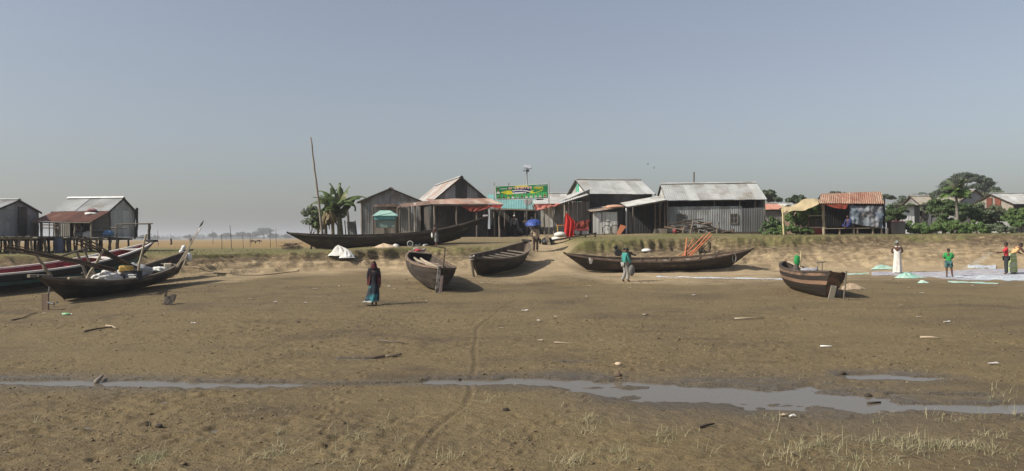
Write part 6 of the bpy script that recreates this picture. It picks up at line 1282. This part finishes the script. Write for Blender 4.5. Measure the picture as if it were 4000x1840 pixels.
# ---- masts and poles
tag(MB().pole(wp(1262, 935, 49.8), wp(1214, 536, 49.8), .085, .045, 9, 12, .25).build('bamboo_mast', wood_grey, None, True, True), 'very tall leaning bamboo mast rising left of the banana plants', 'mast')
tag(MB().pole(gx(2712, 64.2), wp(2711, 672, 64.2), .06).build('pole', wood_grey, None), 'bare pole rising behind the ridge of the windowed house', 'pole')
tag(MB().pole(wp(1364, 930, 50.5), wp(1357, 822, 50.5), .075, .07).build('grey_post', wood_grey, None), 'pale grey post standing behind the black boat below the banana plants', 'post')
b = gx(1380, 53.5); r = thing('tin_screen', 'leaning screen of grey tin right of the banana plants', 'screen', b); sheets(r, 'tin_sheet', V(gx(1366, 53.5).x, 53.5, b.z), V(1, 0, 0), V(-.12, .05, 1), .62, 1.75, 0, zinc_wall, .8); MB().pole(b + V(-.5, .1, 0), b + V(-.6, .1, 1.8), .04).build('stake', wood_grey, r); MB().pole(b + V(.3, .1, 0), b + V(.12, .1, 1.8), .04).build('stake', wood_grey, r)
# ---- birds
for k, (px, py) in enumerate(((2531, 641), (2555, 656))):
    c = wp(px, py, 80); r = thing('bird', ('upper left' if k == 0 else 'lower right') + ' of two birds flying above the tin roofs', 'bird', c, 0, 'birds in flight'); MB().ball(c, (.05, .13, .05), 8, 6, Euler((.5, 0, -.4)).to_matrix()).build('bird_body', black, r, True, True)
    for s in (-1, 1): MB().add([c + V(0, .06, .02), c + V(0, -.05, .02), c + V(s * .1, -.02, .12), c + V(s * .1, .08, .13), c + V(s * .2, .02, .2 if s > 0 else -.02)], [(0, 1, 2, 3), (3, 2, 4)]).build('wing', black, r)
    MB().add([c + V(-.03, -.12, 0), c + V(.03, -.12, 0), c + V(.05, -.22, -.03), c + V(-.05, -.22, -.03)], [(0, 1, 2, 3)]).build('tail', black, r)
# ---- nets on the sand
def netm(name, c1, c2, alpha, sc=22):
    a = NT(name); P = a.n('ShaderNodeTexCoord').outputs['Object']; col = a.mix(a.ramp(a.noise(P, 1.8, 5, .7), .38, .62), c1, c2); b = a.bsdf(col, .8); tr = a.n('ShaderNodeBsdfTransparent'); ms = a.n('ShaderNodeMixShader'); f = a.ramp(a.noise(P, sc, 4, .75), .5 + alpha - .08, .5 + alpha + .08); a.l(f, ms.inputs[0]); a.l(b.outputs[0], ms.inputs[1]); a.l(tr.outputs[0], ms.inputs[2]); a.l(ms.outputs[0], a.o.inputs[0]); return a.m
net_lilac = netm('net_lilac', (.38, .38, .50), (.60, .62, .64), .02); net_white = netm('net_white', (.66, .69, .70), (.45, .52, .58), .04); net_green = netm('net_green', (.26, .50, .40), (.55, .66, .58), .07, 30); net_fine = netm('net_fine', (.5, .52, .5), (.38, .42, .4), -.10, 30)
def spread(px0, px1, top, bot, label, mat, nu=40, nv=9, h=.05, seed=1, rag=5):
    P = []
    for i in range(nv + 1):
        row = []
        for j in range(nu + 1):
            u = j / nu; px = px0 + (px1 - px0) * u; a, b = np.interp(u, [x for x, _ in top], [y for _, y in top]), np.interp(u, [x for x, _ in bot], [y for _, y in bot]); py = a + (b - a) * i / nv + rag * float(vn(u * 9 + seed, i * .9, seed)) * (i in (0, nv)); q = gp(px, py, 20)
            q.z += .012 + h * max(0, float(fbm(np.array([q.x * 1.6]), np.array([q.y * 2.2]), 4, seed)[0]) + .25) * math.sin(math.pi * (i + .3) / (nv + .6)); row.append(q)
        P.append(row)
    o = MB().grid(P).build('fishing_net', mat, None, True, True); tag(o, label, 'fishing net'); return o
spread(3405, 4060, [(0, 1066), (.3, 1062), (.6, 1055), (1, 1050)], [(0, 1074), (.15, 1078), (.45, 1088), (.75, 1096), (1, 1098)], 'wide lilac and white net spread flat over the sand', net_lilac, 60, 12, .06, 3)
spread(3700, 4060, [(0, 1078), (.4, 1075), (1, 1074)], [(0, 1084), (.5, 1096), (1, 1097)], 'brighter white net lying along the near edge of the lilac net', net_white, 36, 7, .11, 5)
spread(3780, 3890, [(0, 1040), (1, 1036)], [(0, 1048), (1, 1050)], 'small white net heap beyond the lilac net', net_white, 16, 6, .16, 9)
spread(3240, 3395, [(0, 1073), (1, 1066)], [(0, 1078), (1, 1071)], 'thin strip of pale green net left of the white-vested man', net_green, 26, 4, .08, 11, 2)
spread(2565, 3065, [(0, 1080), (.5, 1085), (1, 1089)], [(0, 1084), (.5, 1089), (1, 1094)], 'long thin white-green net rope stretched towards the peach-striped boat', net_white, 50, 3, .07, 13, 1.5)
spread(3702, 3900, [(0, 1099), (1, 1107)], [(0, 1104), (1, 1112)], 'thin strand of cream-green net before the boy in green', net_green, 26, 3, .05, 15, 2)
for px, py, rr, sd, lb in ((3455, 1052, (.75, .3, .16), 3, 'pale green net heap behind the white-vested man'), (3553, 1086, (.68, .35, .17), 5, 'largest pale green net heap right of the white-vested man'), (3607, 1106, (.3, .16, .08), 8, 'small pale green net heap in front of the largest')):
    q = gp(px, py, 20); tag(drape(q, rr[0], rr[1], rr[2] * 1.6, sd, ridges=9).build('net_heap', net_green, None, True, True), lb, 'fishing net')
q = gp(3335, 1131, 20); tag(drape(q, .6, .28, .26, 12, ridges=8).build('net_heap', pm('tan_net', (.34, .26, .18), (.26, .2, .14), 9, .95), None, True, True), 'tan net heap in the mud right of the peach-striped boat', 'fishing net')
f = gp(3506, 1068, 25); tag(cloth(f + V(.05, .35, 1.05), f + V(-.2, .3, 1.05), f + V(-.35, 1.2, .1), f + V(-1.3, .5, .05), 10, 10, 0, .08, 4).build('lifted_net', net_fine, None, True, True), 'veil of fine net lifted by the white-vested man', 'fishing net')
f = gp(3955, 1070, 25); tag(cloth(f + V(-.65, .45, 1.05), f + V(-.75, .6, 1.1), f + V(-1.8, .8, .1), f + V(-1.5, 1.7, .2), 10, 10, 0, .08, 6).build('lifted_net', net_fine, None, True, True), 'veil of fine net hauled left by the boy in red', 'fishing net'); tag(cloth(f + V(.55, -.1, .95), f + V(.6, .1, .95), f + V(1.4, -.3, .4), f + V(1.5, .4, .4), 8, 8, 0, .06, 7).build('lifted_net', net_fine, None, True, True), 'net running right from the hands of the bending man', 'fishing net')
# ---- wood pile and painted beams
b = gx(2745, 55.4); r = thing('wood_pile', 'heap of dark scrap timber and sticks below the two windows', 'wood pile', b)
for k in range(58):
    px = random.uniform(2630, 2850); t = (px - 2630) / 220; hh = (.95 * math.sin(min(1, t * 1.25 + .12) * math.pi) ** .7 + .12) * random.random(); c = gx(px, 55.2 + random.uniform(-.5, .6)); a = random.gauss(0, .25); l = random.uniform(.5, 1.5); e = random.gauss(-.1, .16)
    d = V(math.cos(a) * math.cos(e), math.sin(a), math.sin(e)) * l / 2; c.z += hh + .08; MB().pole(c - d, c + d, random.uniform(.03, .07), None, 6, 3).build('stick', random.choice((wood_dark, wood_dark, wood_brown, wood_grey)), r)
for px, t0, t1 in ((2665, 930, 885), (2697, 930, 862), (2730, 925, 888), (2800, 925, 868), (2672, 903, 925)): c = gx(px, 54.7); MB().pole(c, V(c.x + random.uniform(-.1, .2), 54.7, wp(px, t1, 54.7).z), .05).build('stake', wood_grey, r)
MB().pole(wp(2648, 930, 54.3), wp(2845, 927, 54.3), .05).build('long_pole', wood_pale, r)
r = thing('painted_beams', 'orange painted boat beams leaning together against the bank', 'timber', gp(2665, 1012, 35))
for a, b_ in (((2655, 1014), (2753, 916)), ((2682, 1012), (2773, 909)), ((2675, 1000), (2682, 930)), ((2657, 1012), (2710, 934)), ((2686, 1012), (2782, 916)), ((2668, 1008), (2765, 935)), ((2650, 998), (2690, 992))):
    p, q = wp(a[0], a[1], 45.2), wp(b_[0], b_[1], 46.6); MB().plank(p, q, .065, .05, V(1, 0, .3)).build('beam', orange_paint, r)
r = thing('dead_roots', 'dark dead roots and branches beside the orange beams', 'dead wood', gp(2755, 990, 35)); q = gp(2755, 990, 35)
for k in range(9): a = q + V(random.uniform(-.35, .35), random.uniform(-.1, .2), 0); MB().tube([a, a + V(random.uniform(-.2, .2), 0, .3), a + V(random.uniform(-.3, .3), .1, random.uniform(.5, .85))], [.05, .035, .015], 6).build('root', wood_dark, r)
# ---- shop frontage goods
b = gx(2430, 55); o = MB(); A = [wp(2424, 877, 54.8), wp(2447, 884, 54.8), wp(2409, 936, 54.4), wp(2401, 936, 54.4)]; o.add(A + [p + V(0, .05, 0) for p in A], [(0, 1, 2, 3), (7, 6, 5, 4), (0, 4, 5, 1), (1, 5, 6, 2), (2, 6, 7, 3), (3, 7, 4, 0)]); tag(o.build('rudder_board', orange_paint, None), 'tapered orange rudder board leaning beside the pale tin shed', 'board')
r = thing('bicycle', 'bicycle half hidden between pale shed doors and the orange board', 'bicycle', gx(2405, 55.0))
for px in (2402, 2372):
    c = gx(px, 55.0) + UPV * .33; w_ = MB(); w_.tube([c + V(.32 * math.cos(a), 0, .32 * math.sin(a)) for a in [k * .3307 for k in range(20)]], .022, 6, False).build('wheel', black, r, True, True)
c0, c1 = gx(2372, 55.0) + UPV * .33, gx(2402, 55.0) + UPV * .33; m = MB(); m.tube([c0, c0.lerp(c1, .45) + UPV * -.02, c1 + V(-.1, 0, .5), c0 + V(.15, 0, .45), c0], .015, 5); m.build('bicycle_frame', black, r); MB().box(c0 + V(.12, 0, .55), (.22, .1, .05)).build('saddle', black, r); MB().bar(c1 + V(-.12, -.2, .62), c1 + V(-.12, .2, .62), .014).build('handlebar', metal_grey, r)
b = gx(2225, 53.0); r = thing('red_drape', 'bright red cloth hung over a post before the brown shutters', 'cloth', b); MB().pole(b, wp(2213, 826, 53.0), .05).build('post', wood_pale, r)
P = []
for i in range(13):
    t = i / 12; row = []
    for j in range(19):
        u = j / 18; xl = np.interp(t, [0, .25, 1], [2210, 2206, 2203]); xr = np.interp(t, [0, .3, .6, 1], [2214, 2245, 2244, 2238]); yy = np.interp(t, [0, 1], [832, 928]) + (8 * u * (t < .5)) * t; row.append(wp(xl + (xr - xl) * u, yy, 52.8 + .12 * math.sin(u * 15 + t * 2) * (.2 + t)))
    P.append(row)
MB().grid(P).build('hung_cloth', red_cloth, r, True, True)
cloth(wp(2243, 866, 53.2), wp(2304, 858, 53.4), wp(2242, 915, 53.0), wp(2298, 905, 53.2), 14, 8, 0, .07, 31, .03, 3).build('draped_tarp', maroon_cloth, r, True, True, 'maroon tarpaulin draped beside the red cloth')
bn = thing('work_bench', 'low black bench carrying the red engine on the bank edge', 'bench', gx(2240, 50.8)); A, B = gx(2155, 50.8) + UPV * .22, gx(2330, 50.8) + UPV * .26; MB().plank(A, B, .4, .1).build('bench_top', wood_dark, bn)
for t in (.05, .4, .75, .97): p = A.lerp(B, t); MB().plank(V(p.x, p.y, H(p.x, p.y) - .05), p, .09, .09).build('leg', wood_grey, bn)
e = A.lerp(B, .66) + UPV * .06; en = thing('red_engine', 'red and grey pump engine standing on the low black bench', 'engine', e); MB().box(e + V(.05, 0, .34), (.75, .36, .14)).build('fuel_tank', red_paint, en); MB().box(e + V(.2, 0, .16), (.34, .34, .3)).build('engine_block', metal_grey, en); MB().tube([e + V(-.28, -.16, .17), e + V(-.28, .16, .17)], .17, 14).build('flywheel', metal_grey, en); MB().box(e + V(-.02, 0, .12), (.2, .3, .2)).build('crankcase', black, en); MB().box(e + V(.42, 0, .2), (.08, .3, .36)).build('radiator', zinc_pale, en)
for k, (px, py) in enumerate(((2175, 926), (2188, 914), (2196, 926))): q = gx(px, 52.2); tag(lump(q + UPV * (.28 if k == 1 else 0), (.42, .3, .2), 50 + k, .25).build('sack', sack_white if k < 2 else sack_tan, None, True, True), ('full pale sack lying left on the heap before the orange table', 'full pale sack on top of the heap before the orange table', 'full tan sack lying right on the heap before the orange table')[k], 'sack')
q = gx(2192, 54.5); t = thing('orange_table', 'small orange painted table left of the red cloth', 'table', q); MB().box(q + UPV * .82, (.6, .5, .06)).build('table_top', pm('orange_yellow', (.55, .22, .05)), t)
for dx in (-.26, .26):
    for dy in (-.2, .2): MB().plank(q + V(dx, dy, -.05), q + V(dx, dy, .8), .05, .05).build('leg', pm('yellow_leg', (.5, .33, .08)), t)
q = gx(2138, 50.5); tag(lump(q, (.38, .3, .36), 61, .3).build('black_sack', black, None, True, True), 'bulging black sack by the ramp, right of the umbrella man', 'sack'); p = gx(2146, 50.2); tag(MB().plank(p, p + V(-.18, .1, .62), .2, .05, V(1, 0, 0)).build('pale_board', wood_pale, None), 'short pale board leaning on the black sack', 'board')
q = gx(2637, 54.6); t = thing('red_bucket', 'dull red bucket at the left end of the woodpile', 'bucket', q); MB().tube([q, q + UPV * .32], [.13, .17], 14).build('bucket_body', red_paint, t, True, True); MB().tube([q + UPV * .31, q + UPV * .34], .18, 14).build('bucket_rim', grey_tarp, t)
for px, Y, lb in ((1312, 51.0, 'left'), (1345, 51.2, 'middle'), (1378, 51.0, 'right')):
    r = thing('firewood', lb + 'most part of the firewood heap under the banana plants' if lb != 'middle' else 'middle part of the firewood heap under the banana plants', 'firewood', gx(px, Y), 0, 'firewood under the banana plants')
    for k in range(12): c = gx(px + random.uniform(-15, 15), Y) + UPV * random.uniform(.05, .45); a = random.gauss(0, .5); d = V(math.cos(a), math.sin(a), random.gauss(0, .12)) * random.uniform(.25, .5); MB().pole(c - d, c + d, random.uniform(.03, .06), None, 6, 2).build('log', random.choice((wood_dark, wood_brown, wood_pale)), r)
q = gx(1615, 54.2); r = thing('wooden_cot', 'low wooden cot with odds and ends under the rust awning', 'cot', q); MB().box(q + UPV * .5, (1.3, .8, .06)).build('cot_top', wood_pale, r)
for dx in (-.6, .6): MB().plank(q + V(dx, -.35, 0), q + V(dx, -.35, .5), .07, .07).build('leg', wood_grey, r)
MB().plank(gx(1565, 53.6) + UPV * .05, gx(1548, 53.4) + UPV * 1.0, .3, .05, V(0, 1, .2)).build('leaning_plank', wood_dark, r)
# ---- things on the bank edge
q = gp(1335, 1000, 38); tag(drape(q, .85, .6, .62, 71).build('tarp_heap', sack_white, None, True, True), 'crumpled grey-white tarpaulin heap on the bank before the black boat', 'tarpaulin'); q = gp(1358, 1008, 38) + V(.1, -.35, 0); tag(drape(q, .5, .34, .4, 72).build('sack', pm('bright_sack', (.72, .72, .70), (.6, .6, .58), 3), None, True, True), 'brighter white sack slumped in front of the tarpaulin heap', 'sack')
a, b_ = gp(1388, 988, 38) + UPV * .1, gp(1448, 1000, 38) + UPV * .05; tag(MB().pole(a, b_, .035).build('oar_shaft', wood_pale, None), 'pale oar shaft lying right of the white tarpaulin heap', 'oar')
q = gp(1508, 968, 38) + V(0, .3, 0); tag(drape(q, .8, .32, .26, 73).build('sack', sack_tan, None, True, True), 'long tan cloth bundle lying on the bank edge', 'sack'); q = gp(1545, 966, 38) + V(0, .25, 0); tag(lump(q, (.22, .2, .14), 74, .3).build('sack', sack_white, None, True, True), 'knotted white end of cloth right of the tan bundle', 'sack')
q = gp(1601, 964, 38) + V(0, .2, .17); r = thing('wheel_rim', 'pale wheel rim standing on the bank edge below the black boat', 'wheel', q); MB().tube([q + V(.17 * math.cos(a), 0, .17 * math.sin(a)) for a in [k * .3307 for k in range(20)]], .028, 7, False).build('rim', pm('pale_rim', (.4, .4, .38)), r, True, True)
for k in range(4): a = k * .785; MB().bar(q + V(.16 * math.cos(a), 0, .16 * math.sin(a)), q - V(.16 * math.cos(a), 0, .16 * math.sin(a)), .008, 4).build('spoke', metal_grey, r)
for px, sz, lb, m in ((1626, (.3, .2, .16), 'crumpled white plastic bag right of the wheel rim', sack_white), (1638, (.16, .16, .3), 'small grey box on the bank edge right of the wheel rim', grey_tarp), (1660, (.36, .22, .2), 'pale flattened bundle near the feet of the person by the black boat', zinc_pale)):
    q = gp(px, 962, 38) + V(0, .2, 0); o = lump(q, [x / 2 for x in sz], px, .3).build('bank_litter', m, None, True, True); tag(o, lb, 'litter')
q = gp(2525, 983, 38); tag(lump(q, (.3, .2, .14), 81, .2).build('sack', white_paint, None, True, True), 'bright white bag lying below the bank scarp behind the engine', 'sack')
q = gp(1760, 1048, 38); 
# ---- left field
for k, (px, y0, y1, Y, lb) in enumerate(((618, 930, 898, 100, 'thin post right of the painted boat bow'), (742, 958, 921, 70, 'thin pole beside the marker poles'), (832, 932, 899, 120, 'tall thin post in the far field'), (867, 974, 918, 60, 'left of three field fence posts'), (906, 978, 880, 58, 'tall bent field fence pole'), (950, 970, 916, 62, 'right of three field fence posts'), (978, 960, 915, 75, 'fence post near the goats'), (1056, 958, 900, 68, 'forked post right of the goats'), (1080, 955, 890, 70, 'tall thin post behind the brush pile'))):
    b = gx(px, Y); tag(MB().pole(b - UPV * .1, wp(px - (8 if k == 4 else 2), y1, Y), .03 if Y < 90 else .045, .02, 6, 5, .8).build('field_post', wood_grey, None), lb, 'post', 'posts in the left field')
for px, lb in ((668, 'left of two dark stumps standing in the far field'), (746, 'right of two dark stumps standing in the far field')): b = gx(px, 120); tag(MB().tube([b, b + V(.05, 0, .3), b + V(0, 0, .8), b + V(.02, 0, 1.0)], [.2, .14, .16, .08], 8).build('stump', wood_dark, None, True, True), lb, 'stump', 'stumps in the far field')
cow_m = pm('cow_hide', (.10, .055, .035), (.05, .03, .022), 2, .8)
def cow(px, Y, face, lb, s=1.0):
    b = gx(px, Y); r = thing('goat', lb, 'goat', b, R(face), 'goats grazing in the far field'); J = dict(rump=(-.6, 0, 1.05), mid=(-.1, 0, .98), wither=(.42, 0, 1.08), neck=(.75, 0, .98), poll=(.98, 0, .80), muz=(1.2, 0, .45)); rd = dict(rump=.26, mid=.31, wither=.27, neck=.15, poll=.12, muz=.07); E = [('rump', 'mid'), ('mid', 'wither'), ('wither', 'neck'), ('neck', 'poll'), ('poll', 'muz')]
    for s_, y in (('L', .17), ('R', -.17)):
        J.update({'st' + s_: (-.62, y, .75), 'ho' + s_: (-.78, y, .42), 'hf' + s_: (-.70, y, .04), 'el' + s_: (.42, y, .72), 'kn' + s_: (.47, y, .38), 'ff' + s_: (.44, y, .04)}); rd.update({'st' + s_: .13, 'ho' + s_: .06, 'hf' + s_: .05, 'el' + s_: .1, 'kn' + s_: .055, 'ff' + s_: .05}); E += [('rump', 'st' + s_), ('st' + s_, 'ho' + s_), ('ho' + s_, 'hf' + s_), ('wither', 'el' + s_), ('el' + s_, 'kn' + s_), ('kn' + s_, 'ff' + s_)]
    global RAD; old = dict(RAD); RAD = {k: (v, v) for k, v in rd.items()}; b_ = skinned(J, E, s, 1, 0, 1); RAD = old; b_.build('body', cow_m, r, False, True)
    MB().tube([V(-.82, 0, 1.1) * s, V(-.9, 0, .8) * s, V(-.86, 0, .45) * s], [.03, .02, .03], 5).build('tail', cow_m, r, False, True)
    for y in (-.09, .09): MB().tube([V(.98, y, .9) * s, V(1.0, y * 2.2, .98) * s, V(1.05, y * 2, 1.08) * s], [.025, .018, .006], 5).build('horn', bamboo, r, False); MB().ball(V(.93, y * 1.9, .86) * s, (.04, .07, .03), 6, 5).build('ear', cow_m, r, False)
cow(988, 128, 175, 'left of two brown goats grazing in the far field', .52); cow(1008, 130, 5, 'right of two brown goats grazing in the far field', .52)
r = thing('brush_pile', 'heap of brown brushwood in the field left of the black boat tip', 'brush pile', gx(1135, 56)); 
for k in range(60): c = gx(random.uniform(1105, 1172), 56) + UPV * random.uniform(0, .42); a = random.uniform(0, 6.28); d = V(math.cos(a), math.sin(a) * .5, random.uniform(-.3, .5)) * random.uniform(.2, .5); MB().tube([c - d, c + V(0, 0, .05), c + d], [.02, .018, .008], 4).build('twig', wood_brown if k % 2 else wood_dark, r)
# ---- ropes on the ground
def ground_rope(pts, label, rr=.018, m=None, h=.02):
    Q = [gp(px, py, 20) for px, py in pts]; out_ = []
    for a, b in zip(Q[:-1], Q[1:]):
        for k in range(6): p = a.lerp(b, k / 6); out_.append(V(p.x, p.y, H(p.x, p.y) + h))
    tag(MB().tube(out_, rr, 5).build('rope', m or pm('mud_rope', (.12, .095, .07)), None, True, True), label, 'rope')
ground_rope([(745, 1040), (800, 1058), (860, 1070), (940, 1076), (1020, 1076), (1100, 1068), (1180, 1050)], 'mooring rope curving over the sand from the loaded boat')
ground_rope([(1585, 1124), (1620, 1128), (1655, 1136), (1690, 1142)], 'short rope on the mud left of the planked boat stern')
ground_rope([(2905, 1010), (2930, 1035), (2970, 1050), (3040, 1062), (3075, 1062)], 'thin line running from the long brown boat to the peach-striped boat', .012)
# ---- sticks and litter on the mud
def stick(pts, rr, label, m=wood_dark, name='stick'):
    Q = [gp(px, py) + UPV * (rr + .012) for px, py in pts]; tag(MB().tube(Q, [rr * (1 - .5 * k / (len(Q) - 1)) for k in range(len(Q))], 6).build(name, m, None, True, True), label, 'stick')
stick([(1427, 1411), (1480, 1404), (1530, 1398), (1568, 1392)], .035, 'black stick lying right of the small puddle')
stick([(1508, 1400), (1540, 1396), (1568, 1392)], .025, 'pale splinter lying on the black stick', wood_pale)
stick([(330, 1301), (380, 1290), (440, 1282)], .03, 'dark driftwood branch on the mud at the left')
stick([(415, 1278), (440, 1281), (455, 1289)], .03, 'pale end of the driftwood branch at the left', wood_pale)
stick([(45, 1255), (85, 1247), (120, 1232), (145, 1225)], .02, 'thin forked twig at the left edge of the mud')
stick([(2870, 1250), (2930, 1247), (2985, 1246)], .025, 'pale dry stalk lying on the mud below the peach-striped boat', wood_pale)
stick([(3205, 1357), (3250, 1358)], .018, 'short white stick on the mud at the right', white_paint)
stick([(3595, 1324), (3640, 1325), (3675, 1329)], .03, 'pale straw stalk on the mud at the far right', wood_pale)
stick([(3390, 1586), (3440, 1581)], .025, 'thin black stick in the wet mud at the right')
stick([(2732, 1676), (2790, 1666)], .02, 'thin black stick beside the near right grass')
stick([(1480, 1335), (1530, 1340), (1575, 1345)], .02, 'thin twig on the mud above the small puddle', wood_grey)
stick([(2165, 1341), (2240, 1345)], .014, 'thin pale straw on the mud in the centre', wood_pale)
stick([(375, 1506), (400, 1484)], .05, 'muddy branch end crossing the left puddle', wood_grey)
q = gp(2415, 1425); m = MB(); m.ball(q, (.075, .06, .05), 12, 8); m.v = [(x, y, max(z, q.z - .005)) for x, y, z in m.v]; tag(m.build('coconut_shell', sack_tan, None, True, True), 'half coconut shell lying pale side up above the broad puddle', 'shell')
q = gp(2413, 1470); tag(lump(q, (.07, .055, .06), 91, .35).build('clay_lump', wood_brown, None, True, True), 'brown lump of clay below the coconut shell', 'lump')
q = gp(1793, 1493); tag(lump(q, (.045, .035, .04), 92, .4).build('black_scrap', black, None, True, True), 'small black scrap standing in the middle puddle', 'scrap')
q = gp(258, 1232); r = thing('plastic_bottle', 'green plastic bottle lying on the mud at the left', 'bottle', q); MB().tube([q + V(-.12, 0, .04), q + V(.06, .01, .04), q + V(.1, .01, .04), q + V(.15, .015, .04)], [.04, .042, .025, .018], 9).build('bottle_body', pm('green_pet', (.06, .28, .09), (.3, .4, .3), 5, .3), r, True, True); MB().tube([q + V(.15, .015, .04), q + V(.18, .017, .04)], .02, 8).build('cap', white_paint, r)
for px, py, rr, lb in ((1163, 1262, .07, 'dark clod of mud in the middle distance'), (3290, 1462, .06, 'dark clod at the left end of the oval puddle'), (3392, 1548, .06, 'small dark clod in the wet mud'), (1975, 1605, .05, 'dark pebble in the wet mud right of the wheel track'), (620, 1670, .05, 'dark clod at the lower left')): q = gp(px, py); tag(lump(q, (rr, rr * .7, rr * .6), px, .4).build('mud_lump', wood_dark, None, True, True), lb, 'clod')
pale = [sack_white, wood_pale, pm('pale_scrap', (.46, .42, .34), (.38, .34, .27), 6, .9)]
spots = [(755, 1265), (170, 1228), (640, 1225), (1075, 1180), (1250, 1160), (1325, 1120), (1190, 1185), (1310, 1190), (1540, 1130), (1520, 1120), (1640, 1165), (1665, 1178), (2105, 1255), (1960, 1285), (2170, 1240), (2290, 1160), (2600, 1140), (2460, 1125), (2710, 1155), (2250, 1115), (2300, 1118), (3600, 1146), (3550, 1125), (3290, 1122), (3800, 1118), (3520, 1196), (3590, 1240), (3880, 1425), (2110, 1333), (2520, 1232), (3095, 1632), (3060, 1628), (1880, 1107), (1900, 1063), (780, 1050), (835, 1068), (720, 1085), (905, 1065), (1765, 1115), (2050, 1215), (980, 1170), (3140, 1250), (3700, 1260), (1230, 1130)]
for k, (px, py) in enumerate(spots):
    q = gp(px, py); a = random.uniform(-.4, .4); s = random.uniform(.03, .11); ln = V(math.cos(a), math.sin(a), 0); sd = V(-math.sin(a), math.cos(a), 0); P = [[q + ln * s * (i / 3 - .5) * 2 * random.uniform(.8, 1.1) + sd * s * .5 * (j / 2 - .5) * 2 + UPV * (.02 + .03 * random.random()) for i in range(4)] for j in range(3)]
    o = MB().grid(P).build('litter_scrap', pale[k % 3], None, True, False); o.data.name = 'litter_scrap'; md = o.modifiers.new('thick', 'SOLIDIFY'); md.thickness = .008; tag(o, 'small pale scrap of litter lying on the mud flat', 'litter', 'scraps of litter on the mud')
# ------------------------------------------------------------------ haze
def build_haze():
    mb = bmesh.new(); bmesh.ops.create_cube(mb, size=1)
    for v in mb.verts: v.co = (v.co.x * 12000, v.co.y * 9200 + 4300, v.co.z * 33 + 14.0)
    me = bpy.data.meshes.new('haze'); mb.to_mesh(me); mb.free()
    a = NT('haze_air'); pv = a.n('ShaderNodeVolumePrincipled'); pv.inputs['Density'].default_value = HAZE
    pv.inputs['Color'].default_value = (.80, .82, .86, 1); pv.inputs['Anisotropy'].default_value = 0.2
    a.l(pv.outputs[0], a.o.inputs['Volume']); me.materials.append(a.m)
    o = bpy.data.objects.new('haze', me); COL.objects.link(o); o['kind'] = 'stuff'; o['label'] = 'pale winter haze hanging over the flat land'
HAZE = 0.0006
build_haze()
